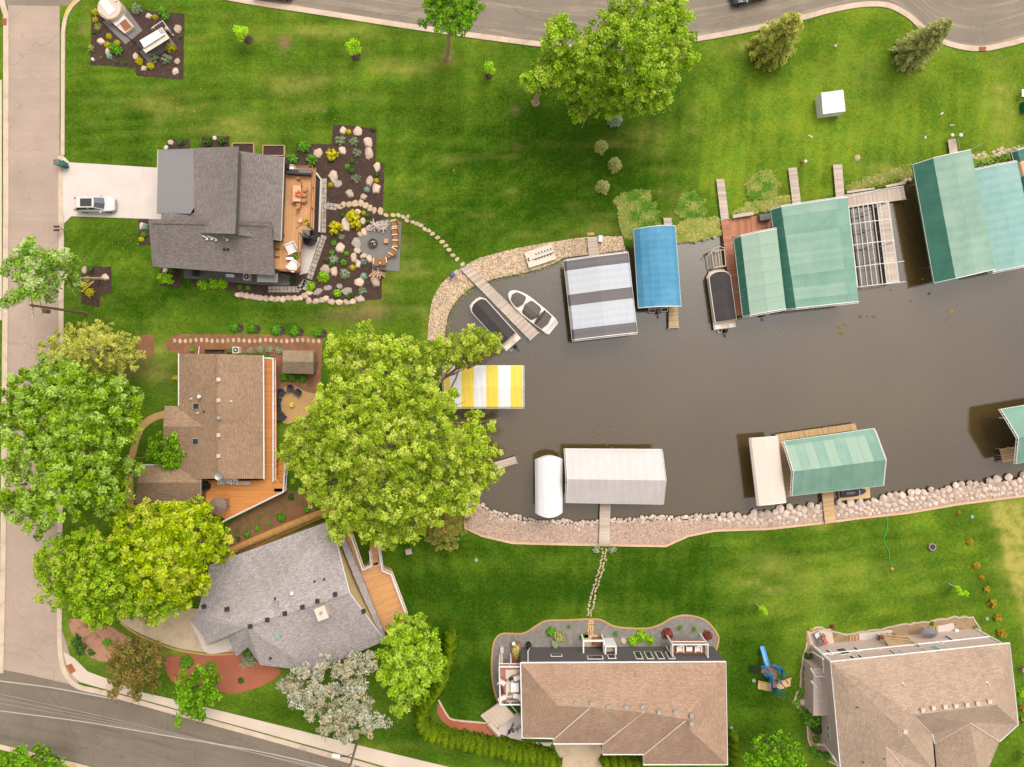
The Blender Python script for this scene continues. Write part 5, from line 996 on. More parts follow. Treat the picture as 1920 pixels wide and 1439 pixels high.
# small lift beside the red dock, dock boxes, boards
t = thing('small_boat_lift', 'small bare metal lift frame beside the red dock', 'boat lift', P(1347, 485)); mb = MB(); z = 1.1
q = PP([(1334, 472), (1358, 468), (1361, 499), (1339, 502)], z)
for i in range(4): mb.tube([q[i], q[(i + 1) % 4]], .06, 5); mb.tube([q[i], (q[i].x, q[i].y, -1.2)], .06, 5)
for v in (.3, .5, .7): mb.tube([q[0].lerp(q[1], v), q[3].lerp(q[2], v)], .045, 5)
mb.tube([q[0] + Vector((-.1, .1, .3)), (q[0] + q[1]) / 2 + Vector((0, .4, .5)), q[1] + Vector((0, .1, .3))], .05, 5); mb.tube([q[0], q[0] + Vector((-.5, -.6, .1))], .05, 5); mb.build('frame', 'beige_metal', t)
def boxthing(name, label, cat, px, py, w, d, h, ang, m, z=0.0, lid=None, group=None):
    t = thing(name, label, cat, P(px, py, z), group, R(ang)); WL[t.name] = Vector((0, 0, 0)); mb = MB(); mb.box((0, 0, 0), (w, d, h)); mb.build('body', m, t, local=True); mb = MB(); mb.hexa([(-w / 2 - .03, -d / 2 - .03, h), (w / 2 + .03, -d / 2 - .03, h), (w / 2 + .03, d / 2 + .03, h), (-w / 2 - .03, d / 2 + .03, h)], [(-w / 2, -d / 2, h + .1), (w / 2, -d / 2, h + .1), (w / 2, d / 2, h + .1), (-w / 2, d / 2, h + .1)]); mb.build('lid', lid or m, t, local=True); return t
boxthing('dock_box', 'dark grey storage box at the back of the red platform', 'storage box', 1432, 409, 1.4, .75, .55, 8, 'grey_plastic', .36)
boxthing('bench', 'pale wooden bench at the back of the red platform', 'bench', 1391, 405, 2.5, .4, .45, 9, 'dock_grey', .36)
def board(label, pts, m, z=.3, name='board', cat='board'): mb = MB(); mb.prism(PP(pts, z), z - .05, z); return tag(mb.build(name, m), label, cat)
mb = MB(); mb.hexa(PP([(983, 474), (1034, 457), (1043, 486), (992, 503)], .35), PP([(983, 474), (1034, 457), (1043, 486), (992, 503)], .42)); tt = mb.build('swim_raft', 'tan_paint'); tag(tt, 'pale rectangular raft lying on the pebble bank', 'raft')
mb = MB()
for k in range(6):
    for s in (-1, 1): c = P(1005 + k * 5.5, 482 - k * 1.9 + s * 5, .43); mb.box(c, (.14, .22, .015), R(17))
mb.tube([P(998, 488, .44), P(1038, 474, .44)], .05, 4); mb.tube(V3([(991, 484, .44), (990, 487, .44), (993, 490, .44)]), .08, 4); f = mb.build('footprint_mark', 'dark_metal', tt)
board('loose tan plank leaning beside the pale raft', [(983, 470), (1017, 457), (1018, 459), (984, 473)], 'wood_raw', .1)
board('short pale plank on the lawn behind the grey gangway', [(1101, 437), (1114, 436), (1115, 441), (1102, 442)], 'wood_raw', .08)
boxthing('white_cooler', 'small white box with a blue panel beside the grey gangway', 'box', 1125, 449, .45, .75, .4, -5, 'white_vinyl', .05)
mb = MB(); mb.tube([P(1586, 372, .42), P(1620, 364, .42), P(1650, 356, .42), P(1690, 350, .42)], .04, 5); tag(mb.build('pipe', 'white_metal'), 'thin white pole lying on the wide grey dock', 'pole')
board('weathered log edging at the shore behind the open lift', [(1588, 359), (1620, 354), (1640, 352), (1640, 355), (1588, 363)], 'dock_grey', .3)
board('long weathered board at the shore left of the sage green canopy', [(1660, 348), (1696, 341), (1698, 345), (1662, 352)], 'dock_grey', .3)

# ---------------------------------------------------------------- vehicles
def car(label, px, py, ang, paint, suv=True, cat='car'):
    t = thing('parked_car', label, cat, P(px, py, .0), None, R(ang)); WL[t.name] = Vector((0, 0, 0)); L, W = 4.75, 1.86; l, w = L / 2, W / 2; mb = MB()
    X = [-l, -l + .12, -l + .5, -1.0, 0, 1.0, 1.45, 1.8, l - .3, l - .08, l]; HW = [.74, .84, .9, .93, .93, .93, .91, .88, .82, .72, .6]; ZT = [.75, .95, 1.0, 1.0, 1.0, 1.0, .98, .95, .86, .72, .55]
    rows = [[Vector((x, s * hw, z)) for s, z in ((-.97, .32), (-1, .55), (-1, zt - .12), (-.93, zt), (-.5, zt + .035), (0, zt + .05), (.5, zt + .035), (.93, zt), (1, zt - .12), (1, .55), (.97, .32))] for x, hw, zt in zip(X, HW, ZT)]
    loft(mb, rows); mb.face(rows[0][::-1]); mb.face(rows[-1]); body = mb.build('body', paint, t, smooth=False, local=True)
    base = [(-l + .25, .8), (-l + .5, .84), (0, .86), (1.05, .82), (1.25, .7)]; x0, x1, x2, x3 = (-l + .22, -l + .62, .35, 1.28)
    gb = [Vector((x0, -.78, 1.0)), Vector((x3, -.72, .98)), Vector((x3 + .12, 0, 1.0)), Vector((x3, .72, .98)), Vector((x0, .78, 1.0))]
    gt = [Vector((x1, -.62, 1.56)), Vector((x2, -.62, 1.6)), Vector((x2 + .1, 0, 1.62)), Vector((x2, .62, 1.6)), Vector((x1, .62, 1.56))]
    mb = MB(); mb.hexa(gb, gt); g = mb.build('windows', 'glass_car', t, local=True)
    mb = MB(); rt = [p + Vector((-.02 if i in (1, 2, 3) else .0, 0, .01)) for i, p in enumerate(gt)]; mb.hexa(rt, [Vector((p.x * .97, p.y * .95, p.z + .06)) for p in rt]); mb.build('roof', paint, t, local=True)
    mb = MB()
    for s in (-1, 1):
        for a, b in ((gb[0], gt[0]), (gb[1], gt[1])): mb.tube([Vector((a.x, a.y * s, a.z)), Vector((b.x, b.y * s, b.z))], .05, 4)
        mb.tube([Vector((-.45, s * .79, 1.0)), Vector((-.5, s * .64, 1.58))], .05, 4)
    mb.build('pillar', paint, t, local=True)
    mb = MB(); mb.hexa([(-1.25, -.46, 1.66), (.15, -.48, 1.68), (.15, .48, 1.68), (-1.25, .46, 1.66)], [(-1.22, -.44, 1.675), (.12, -.46, 1.69), (.12, .46, 1.69), (-1.22, .44, 1.675)]); mb.build('sunroof', 'glass_dark', t, local=True)
    for x in (-1.4, 1.42):
        for s in (-1, 1):
            mb = MB(); n = 20; c = Vector((x, s * .84, .34)); mb.tube([c - Vector((0, s * .1, 0)), c + Vector((0, s * .1, 0))], .34, 20); wh = mb.build('wheel', 'tyre', t, local=True); mb = MB(); mb.tube([c, c + Vector((0, s * .115, 0))], .22, 14); mb.build('rim', 'chrome', wh, local=True)
    for s in (-1, 1):
        mb = MB(); mb.hexa([(l - .5, s * .5, .74), (l - .1, s * .48, .7), (l - .12, s * .7, .7), (l - .45, s * .8, .74)], [(l - .5, s * .52, .9), (l - .16, s * .48, .8), (l - .2, s * .68, .79), (l - .45, s * .78, .88)]); mb.build('headlight', 'chrome', t, local=True)
        mb = MB(); mb.box((-l + .06, s * .68, .78), (.14, .22, .2)); mb.build('tail_light', 'red_lamp', t, local=True)
        mb = MB(); mb.box((.85, s * 1.0, .98), (.12, .26, .14)); mb.build('mirror', paint, t, local=True)
    return t
car('silver grey estate car with a dark sunroof on the pale driveway', 185, 386, 0, 'car_silver')
car('grey car cut by the top edge at the left of the road', 515, -12, -5, 'car_grey')
car('dark car cut by the top edge on the road near the bend', 1403, -6, 196, 'car_black')
# ---------------------------------------------------------------- trees
def lobes_to_leaves(lobes, size, dens, puff, up=.55, flat=.8, clump=.5):
    Cs, Ns, Ts, T2 = [], [], [], []
    for (px, py, r, z) in lobes:
        z += random.uniform(-1, 1) * min(1.3, z * .12); c = np.array(P(px, py, z)); Rr = r * .95 * (H - z) / H / S; lt = random.uniform(-.12, .12); npf = max(3, int(2.3 * (Rr / puff) ** 2))
        d = sphere_pts(npf * 3); d = d[d[:, 2] > -.45][:npf]; n = len(d)
        pc = c + d * (Rr - puff * .5) * np.where(rng.random((n, 1)) < .24, rng.uniform(1.02, 1.28, (n, 1)), rng.uniform(.66, 1.04, (n, 1))) * np.array([1, 1, flat])
        ni = n // 3; di = sphere_pts(ni); di[:, 2] = -np.abs(di[:, 2]) * .5; pc = np.concatenate([pc, c + di * (Rr * .75) * rng.uniform(.2, 1, (ni, 1))]); n += ni
        pr = puff * rng.uniform(.4, 1.25, n); pt = rng.uniform(0, 1, n) + lt; p2 = rng.uniform(0, 1, n)
        cnt = np.maximum(4, (dens * (pr / size) ** 2).astype(int)); k = np.repeat(np.arange(n), cnt); m = len(k)
        dd = sphere_pts(m); rad = rng.uniform(.35, 1.0, m) ** .6
        dd[:, 2] = np.where(dd[:, 2] < -.3, -dd[:, 2] * .6, dd[:, 2])
        Cs.append(pc[k] + dd * (pr[k] * rad)[:, None] * np.array([1, 1, .75]))
        Ns.append(dd * .6 + rng.normal(size=(m, 3)) * .55 + np.array([0, 0, up]))
        Ts.append(np.clip(.5 + (pt[k] - .5) * clump * 1.3 + rng.normal(size=m) * .25, 0, 1)); T2.append(np.clip(p2[k] * .8 + rng.uniform(0, .35, m), 0, 1))
    return np.concatenate(Cs), np.concatenate(Ns), np.concatenate(Ts), np.concatenate(T2)
def crown(t, C, N, T, T2, size, leaf, asp=.55, name='crown'):
    V, F = leaves(C, N, size, asp); return npmesh(name, V, F, leaf, T, T2, parent=t)
def limb(mb, a, b, r0, r1, bend=.15, n=5):
    a, b = Vector(a), Vector(b); L = (b - a).length; off = Vector((random.uniform(-1, 1), random.uniform(-1, 1), random.uniform(0, 1))) * L * bend
    mb.tube([a.lerp(b, i / n) + off * math.sin(math.pi * i / n) for i in range(n + 1)], [r0 + (r1 - r0) * i / n for i in range(n + 1)], 6)
def tree(name, label, base, lobes, leaf, size=.26, dens=3.2, puff=.8, trunk=.35, bark='bark', fork=.45, cat='tree', up=.55, clump=.5, group=None, lean=0.0, flat=.8, asp=.55, twigs=0):
    b = P(*base); t = thing(name, label, cat, b, group)
    crown(t, *lobes_to_leaves(lobes, size, dens, puff, up, flat, clump), size, leaf, asp)
    cs = [P(x, y, z) for x, y, r, z in lobes]; top = sum(cs, Vector()) / len(cs); fk = b.lerp(Vector((top.x, top.y, top.z)), fork); fk.z = top.z * fork
    mb = MB(); mid = b.lerp(fk, .5) + Vector((random.uniform(-.1, .1), random.uniform(-.1, .1), 0))
    mb.tube([b - Vector((0, 0, .1)), b + Vector((0, 0, .15)) + (fk - b) * .02, mid, fk], [trunk * 1.7, trunk * 1.15, trunk * .9, trunk * .75], 9)
    for c in cs:
        limb(mb, fk, c - Vector((0, 0, .2)), trunk * .34, trunk * .1)
        for k in range(3 + twigs):
            d = Vector(sphere_pts(1)[0]); d.z = abs(d.z) * .6; limb(mb, c.lerp(fk, .25), c + d * 1.6, trunk * .14, .02, .1, 3)
    mb.build('trunk', bark, t); return t
def conifer(name, label, base, h, rad, leaf, size=.2, layers=None, droop=.35, bark='bark_dark', cat='conifer', group=None, power=.85, nb=11, dens=1.0, lean=(0, 0), tip=.12):
    b = P(*base); t = thing(name, label, cat, b, group); layers = layers or int(h / .42); C, N, T, T2 = [], [], [], []; mb = MB(); lx = Vector((lean[0], lean[1], 0))
    for i in range(layers):
        f = i / (layers - 1); z = .25 + f * (h - .3); Lb = rad * ((1 - f) ** power) + tip; n = max(5, int(nb * (1 - f * .5))); a0 = random.uniform(0, 6.28)
        for k in range(n):
            a = a0 + 6.283 * k / n + random.uniform(-.2, .2); L = Lb * random.uniform(.75, 1.15); dv = Vector((math.cos(a), math.sin(a), 0)); o = b + lx * f + Vector((0, 0, z)); tt = random.random()
            if L > .3: mb.tube([o, o + dv * L * .5 + Vector((0, 0, .06)), o + dv * L + Vector((0, 0, -droop * L))], [.035, .02, .008], 4)
            m = max(4, int(L / size * 5 * dens)); s = rng.uniform(.12, 1, m) ** .8; side = rng.normal(size=m) * .28 * (1.1 - s * .7) * min(1, L)
            C.append(np.array(o)[None] + np.array(dv)[None] * (L * s)[:, None] + np.array((-dv.y, dv.x, 0))[None] * side[:, None] + np.stack([np.zeros(m), np.zeros(m), -droop * L * s ** 2 + rng.uniform(-.06, .1, m)], 1))
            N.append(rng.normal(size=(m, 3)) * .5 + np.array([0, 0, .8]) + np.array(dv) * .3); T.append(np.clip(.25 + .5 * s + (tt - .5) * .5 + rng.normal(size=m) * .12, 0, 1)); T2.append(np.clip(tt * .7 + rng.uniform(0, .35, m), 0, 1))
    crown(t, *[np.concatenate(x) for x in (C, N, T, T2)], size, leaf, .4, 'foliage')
    mb.tube([b, b + lx * .5 + Vector((0, 0, h * .5)), b + lx + Vector((0, 0, h))], [.06 * h ** .7, .035 * h ** .7, .01], 7); mb.build('trunk', bark, t); return t
tree('willow_tree', 'huge yellow green willow spreading between the decks and the channel', (735, 830), [
    (665, 685, 55, 11), (640, 650, 30, 9), (690, 640, 34, 9), (730, 665, 40, 10), (620, 760, 42, 12), (655, 745, 48, 13), (725, 745, 62, 15), (790, 735, 46, 14), (775, 670, 42, 10), (835, 655, 34, 9), (895, 640, 36, 8), (925, 645, 22, 7), (870, 665, 26, 8), (846, 750, 24, 11), (888, 800, 28, 10), (920, 800, 14, 9), (890, 840, 46, 10), (915, 890, 28, 8), (565, 815, 32, 9), (545, 850, 30, 8), (595, 865, 52, 11), (600, 800, 32, 11), (660, 835, 62, 15), (735, 830, 66, 17), (810, 815, 60, 15), (840, 880, 55, 12), (660, 935, 48, 11), (740, 920, 58, 14), (800, 945, 46, 11), (870, 930, 40, 9), (640, 980, 34, 9), (700, 985, 40, 10), (765, 990, 32, 9), (735, 1010, 24, 8), (600, 920, 36, 10), (635, 1000, 22, 8)],
    'leaf_willow', .12, 4.4, .44, .65, 'bark', .3, twigs=1)
tree('maple_tree', 'broad bright green maple covering the middle of the street edge', (165, 850), [
    (60, 735, 46, 11), (40, 775, 36, 10), (105, 705, 42, 12), (150, 735, 48, 13), (200, 735, 42, 12), (235, 770, 34, 11), (225, 800, 36, 11), (85, 790, 48, 13), (145, 800, 52, 15), (190, 840, 46, 14), (235, 880, 26, 10), (40, 830, 36, 11), (80, 855, 46, 13), (135, 875, 48, 14), (25, 880, 30, 10), (65, 920, 46, 12), (120, 935, 46, 12), (180, 915, 44, 12), (225, 930, 30, 10), (35, 960, 30, 10), (75, 980, 30, 10), (15, 930, 24, 10), (255, 880, 18, 9), (10, 780, 26, 10), (70, 770, 36, 11), (115, 870, 40, 11), (170, 880, 36, 12), (245, 745, 24, 10), (100, 750, 34, 11), (200, 955, 30, 10)],
    'leaf_maple', .145, 4.6, .5, .5, 'bark', .35, clump=.55)
tree('ash_tree', 'lime yellow green tree overhanging the brown and grey roofs', (325, 1030), [
    (245, 975, 34, 9), (285, 965, 34, 10), (330, 970, 36, 11), (368, 953, 28, 10), (390, 985, 24, 9), (300, 1005, 42, 12), (350, 1010, 46, 13), (400, 1015, 36, 10), (415, 1040, 22, 8), (270, 1035, 42, 11), (320, 1050, 46, 13), (370, 1055, 40, 11), (230, 1010, 30, 9), (255, 1010, 34, 9), (235, 1045, 30, 10), (265, 1065, 34, 10), (340, 1095, 40, 10), (375, 1095, 26, 9), (300, 1095, 36, 10)],
    'leaf_lime', .14, 4.6, .48, .4, 'bark', .35)
tree('ash_tree', 'darker lime green tree leaning over the street beside the curved driveway', (210, 1085), [
    (120, 1035, 36, 9), (165, 1020, 38, 10), (205, 1040, 36, 11), (90, 1075, 30, 9), (140, 1075, 42, 11), (190, 1085, 42, 11), (235, 1085, 36, 10), (110, 1115, 34, 9), (165, 1125, 38, 10), (215, 1130, 38, 10), (260, 1130, 34, 9), (300, 1135, 30, 8), (335, 1130, 24, 8), (280, 1155, 22, 7), (190, 1155, 26, 7), (85, 1050, 20, 8)],
    'leaf_ash', .14, 4.6, .48, .35, 'bark', .35, clump=.6)
tree('boxelder_tree', 'leaning bright green tree with a pale trunk at the left of the top group', (1004, 193), [
    (1040, 50, 26, 10), (1030, 85, 24, 10), (1060, 75, 34, 11), (1000, 150, 28, 8), (1025, 140, 30, 9), (1045, 120, 32, 10), (985, 155, 16, 7), (1075, 110, 34, 10), (1020, 160, 20, 7), (1055, 45, 18, 10)],
    'leaf_bright', .14, 4.4, .48, .32, 'bark_pale', .3)
tree('boxelder_tree', 'large pale topped tree dominating the lawn below the top road', (1130, 120), [
    (1100, 130, 40, 10), (1085, 165, 34, 8), (1095, 200, 26, 6), (1075, 190, 22, 6), (1130, 185, 34, 8), (1150, 205, 22, 7), (1140, 130, 44, 12), (1110, 90, 36, 12), (1150, 75, 48, 14), (1170, 30, 46, 13), (1210, 20, 44, 13), (1250, 15, 36, 12), (1200, 80, 50, 15), (1245, 65, 46, 13), (1285, 85, 30, 11), (1270, 40, 34, 12), (1195, 135, 50, 14), (1240, 120, 40, 12), (1215, 175, 40, 11), (1250, 150, 26, 10), (1180, 180, 36, 10), (1200, 205, 18, 8), (1240, 195, 22, 9), (1285, 115, 18, 10), (1085, 220, 14, 6)],
    'leaf_bright', .135, 4.4, .48, .5, 'bark_pale', .3, clump=.6)
tree('street_tree', 'dense green tree leaning over the kerb of the top road', (838, 108), [(815, 15, 28, 10), (850, 5, 36, 11), (880, 20, 26, 10), (860, 40, 28, 10), (830, 42, 22, 9), (800, 40, 16, 8), (890, 0, 20, 10), (805, 5, 18, 9), (875, 45, 14, 9)], 'leaf_street', .145, 4.6, .48, .26, 'bark_pale', .6)
tree('locust_tree', 'airy green tree leaning out across the street from the small mulch bed', (190, 523), [(60, 470, 26, 11), (35, 490, 26, 11), (85, 490, 28, 12), (110, 480, 24, 11), (60, 515, 28, 12), (95, 520, 28, 12), (125, 510, 22, 10), (70, 545, 24, 11), (40, 545, 20, 10), (30, 562, 16, 10), (95, 550, 18, 10), (15, 510, 14, 10), (135, 535, 16, 9), (140, 495, 16, 9), (10, 568, 10, 10)], 'leaf_locust', .155, 4.4, .6, .16, 'bark_pale', .62, clump=.5)
tree('pear_tree', 'rounded fresh green tree below the grey roof beside the hedge', (770, 1222), [(760, 1170, 26, 7), (785, 1180, 26, 7), (740, 1190, 26, 8), (770, 1210, 34, 9), (805, 1205, 24, 7), (735, 1230, 30, 8), (800, 1240, 32, 8), (765, 1250, 34, 9), (725, 1265, 22, 6), (745, 1280, 28, 7), (785, 1285, 30, 7), (765, 1310, 22, 6), (745, 1330, 16, 5), (810, 1265, 18, 6)], 'leaf_bright', .14, 4.6, .46, .22, 'bark', .4)
tree('silverleaf_tree', 'pale silvery flowering tree in front of the grey roof', (655, 1275), [(535, 1285, 18, 6), (560, 1270, 20, 7), (590, 1265, 22, 7), (610, 1240, 18, 7), (640, 1255, 24, 8), (665, 1245, 22, 7), (690, 1240, 22, 7), (560, 1305, 22, 7), (595, 1300, 26, 8), (635, 1295, 28, 8), (670, 1290, 24, 8), (585, 1330, 24, 7), (625, 1340, 28, 8), (665, 1335, 26, 7), (610, 1365, 18, 6), (650, 1370, 24, 6), (690, 1355, 24, 6), (720, 1355, 14, 5), (690, 1320, 16, 6)], 'leaf_silver', .12, 3.0, .44, .2, 'bark_dark', .3, clump=.5, twigs=3)
tree('crabapple_tree', 'dull olive brown tree by the main road sidewalk', (258, 1235), [(225, 1220, 22, 6), (255, 1215, 26, 7), (285, 1220, 22, 6), (240, 1245, 28, 7), (275, 1250, 26, 7), (300, 1235, 14, 5), (220, 1270, 20, 6), (250, 1275, 24, 6), (280, 1280, 18, 5), (215, 1295, 12, 5), (255, 1300, 14, 5), (210, 1245, 14, 5)], 'leaf_brown', .13, 3.6, .5, .18, 'bark_dark', .3, twigs=2)
tree('oak_tree', 'compact green tree overlapping the main road near the red mulch', (368, 1270), [(350, 1275, 24, 6), (385, 1265, 26, 7), (365, 1295, 28, 7), (400, 1290, 22, 6), (345, 1305, 22, 6), (380, 1315, 26, 6), (355, 1330, 20, 5), (335, 1355, 10, 4), (400, 1310, 16, 5), (370, 1340, 14, 5)], 'leaf_street', .18, 3.0, .55, .18, 'bark', .35)
tree('broadleaf_shrub_tree', 'dense large leaved round tree against the brown roof', (316, 835), [(300, 830, 20, 3.4), (325, 825, 18, 3.6), (310, 850, 24, 4), (335, 850, 16, 3.6), (290, 855, 18, 3.2), (320, 872, 16, 3.2), (335, 868, 12, 3), (285, 842, 12, 3)], 'leaf_bigleaf', .17, 3.6, .45, .14, 'bark', .4)
tree('maple_tree', 'round green tree cut by the bottom edge left of the sand roofed house', (1440, 1388), [(1430, 1395, 20, 5), (1460, 1395, 24, 6), (1485, 1410, 20, 6), (1415, 1420, 22, 5), (1445, 1425, 28, 6), (1480, 1435, 24, 6), (1500, 1435, 14, 5)], 'leaf_street', .2, 3.2, .6, .2, 'bark', .4)
tree('maple_tree', 'green tree in the bottom left corner beyond the main road', (80, 1405), [(20, 1425, 22, 6), (50, 1420, 24, 6), (85, 1415, 24, 6), (110, 1430, 18, 5), (60, 1445, 26, 6), (10, 1445, 20, 5)], 'leaf_street', .2, 3.2, .6, .2, 'bark', .4)
def pine(name, label, base, arms, leaf, size, trunk=.3):            # feathery conifer: arms are pixel end points with heights
    b = P(*base); t = thing(name, label, 'conifer', b); C, N, T, T2 = [], [], [], []; mb = MB(); top = P(base[0] - 40, base[1] + 2, 9)
    mb.tube([b, b.lerp(top, .5), top], [trunk, trunk * .6, .05], 8)
    for (px, py, z, wd) in arms:
        e = P(px, py, z); o = b.lerp(top, min(.95, z / 10 + .05)); d = e - o; L = d.length; dv = d.normalized(); sd = Vector((-dv.y, dv.x, 0)).normalized(); mb.tube([o, o.lerp(e, .5) + Vector((0, 0, .3)), e], [.09, .05, .015], 5)
        for k in range(int(L * 5)):
            s = random.uniform(.15, 1); sg = random.choice((-1, 1)); q = o.lerp(e, s) + Vector((0, 0, .3 * math.sin(math.pi * s))); tl = wd * (1.1 - .7 * s) * random.uniform(.4, 1); dr = (dv * .75 + sd * sg).normalized(); tt = random.random()
            m = int(tl / size * 6) + 4; u = rng.uniform(0, 1, m); C.append(np.array(q) + np.array(dr)[None] * (u * tl)[:, None] + rng.normal(size=(m, 3)) * .09 + np.array([0, 0, -.12]) * (u ** 2)[:, None]); N.append(rng.normal(size=(m, 3)) * .5 + np.array([0, 0, .8])); T.append(np.clip(.3 + .5 * u + (tt - .5) * .4, 0, 1)); T2.append(np.clip(np.full(m, tt * .75) + rng.uniform(0, .3, m), 0, 1))
    crown(t, *[np.concatenate(x) for x in (C, N, T, T2)], size, leaf, .35, 'foliage'); mb.build('trunk', 'bark', t); return t
pine('feathery_pine', 'feathery pale yellow green pine at the street edge', (215, 655), [(72, 650, 7, 1.6), (90, 640, 8, 1.7), (105, 625, 6, 1.6), (125, 612, 6, 1.5), (150, 605, 5, 1.5), (180, 603, 6, 1.5), (205, 608, 5, 1.5), (240, 625, 4, 1.5), (262, 640, 3.5, 1.4), (268, 665, 3, 1.4), (255, 690, 3.5, 1.5), (230, 705, 4, 1.5), (195, 715, 5, 1.6), (160, 710, 6, 1.6), (130, 705, 7, 1.6), (110, 690, 8, 1.6), (85, 672, 8, 1.5), (160, 650, 9, 1.8), (190, 660, 8, 1.8), (140, 670, 9, 1.7), (210, 640, 7, 1.6), (225, 670, 6, 1.6), (170, 685, 8, 1.7), (120, 655, 9.5, 1.5), (200, 685, 6, 1.6), (180, 630, 7, 1.6)], 'leaf_pine', .15)
pine('cedar_tree', 'drooping brownish cedar at the south end of the willow', (838, 975), [(795, 1000, 3, 1.3), (805, 1020, 3, 1.3), (825, 1030, 3, 1.3), (842, 1036, 3, 1.3), (860, 1025, 3, 1.3), (872, 1000, 3, 1.3), (880, 975, 3, 1.3), (868, 955, 4, 1.2), (845, 950, 5, 1.2), (815, 965, 5, 1.2), (820, 1000, 6, 1.3), (850, 1000, 6, 1.3), (835, 1015, 5, 1.3), (860, 980, 5, 1.3)], 'leaf_cedar', .14, .22)
conifer('spruce_tree', 'yellowish spruce on the lawn at the kerb of the top road', (1441, 96), 8.2, 2.3, 'leaf_spruce', .15, droop=.12, power=.6, tip=.45, dens=1.5)
conifer('spruce_tree', 'grey green spruce leaning at the inside of the road bend', (1703, 102), 7.8, 1.9, 'leaf_bronze', .14, droop=.12, power=.6, tip=.4, dens=1.5)
for px, py, lf, lb, r in ((1152, 227, 'leaf_bluespruce', 'small blue grey spruce close under the big tree', .78), (1127, 277, 'leaf_bronze', 'small bronze green spruce, second from the big tree', .74), (1152, 310, 'leaf_bronze', 'small bronze green spruce on the open lawn, third from the big tree', .78), (1130, 352, 'leaf_bronze', 'small bronze green spruce nearest the tall grass at the shore', .72)):
    conifer('small_spruce', lb, (px, py), 1.5, r, lf, .1, 10, .2, cat='conifer', group='small spruces on the lawn', nb=12, power=.7)

# saplings with mulch rings
def sapling(label, px, py, dx, dy, h, r, leaf='leaf_limeshrub', ring=8, stake=False):
    t = thing('sapling', label, 'sapling', P(px, py), 'young trees on the lawns'); z = h * .65; q = P(px, py) + Vector((dx, -dy, 0)) / S * .25; C, N, T, T2 = [], [], [], []
    for k in range(9):
        f = random.uniform(.35, 1); c = P(px, py) + Vector((random.uniform(-1, 1) * r * .5, random.uniform(-1, 1) * r * .5, h * f)); m = 60; d = sphere_pts(m); C.append(np.array(c) + d * r * .42 * rng.uniform(.5, 1, (m, 1))); N.append(d * .5 + rng.normal(size=(m, 3)) * .5 + np.array([0, 0, .6])); T.append(rng.uniform(.3, 1, m)); T2.append(rng.uniform(0, .5, m))
    crown(t, *[np.concatenate(x) for x in (C, N, T, T2)], .11, leaf); mb = MB(); b = P(px, py); mb.tube([b, b + Vector((0, 0, h * .8))], [.05, .02], 6)
    for k in range(5): limb(mb, b + Vector((0, 0, h * (.3 + .1 * k))), b + Vector((random.uniform(-1, 1) * r * .6, random.uniform(-1, 1) * r * .6, h * (.5 + .1 * k))), .025, .008, .05, 2)
    mb.build('trunk', 'bark', t)
    if ring: mb = MB(); mb.prism([(b.x + math.cos(a * .52) * ring / S * random.uniform(.9, 1.1), b.y + math.sin(a * .52) * ring / S * random.uniform(.9, 1.1)) for a in range(12)], 0, .06); mb.build('mulch_ring', 'mulch', t)
    if stake: mb = MB(); mb.tube([b + Vector((-.25, .3, 0)), b + Vector((-.25, .3, 1.3))], .05, 6); mb.build('stake', 'white_vinyl', t)
    return t
sapling('bright lime sapling near the pump station bed', 466, 76, 0, 0, 3.0, 1.25, ring=8); sapling('lime sapling with a mulch ring in the middle of the upper lawn', 667, 105, 0, 0, 2.6, 1.1, ring=9); sapling('small lime sapling right of the leaning street tree', 917, 141, 0, 0, 2.4, .95, ring=8)
sapling('thin staked sapling above the blue play set', 1422, 1137, 0, 0, 2.2, .55, ring=0, stake=True); sapling('thin staked sapling near the row of orange shrubs', 1782, 1099, 0, 0, 2.4, .7, ring=0, stake=True)
sapling('pale green sapling cut by the right edge beside the sand roof', 1908, 1408, 0, 0, 2.4, .9, 'leaf_locust', 0)

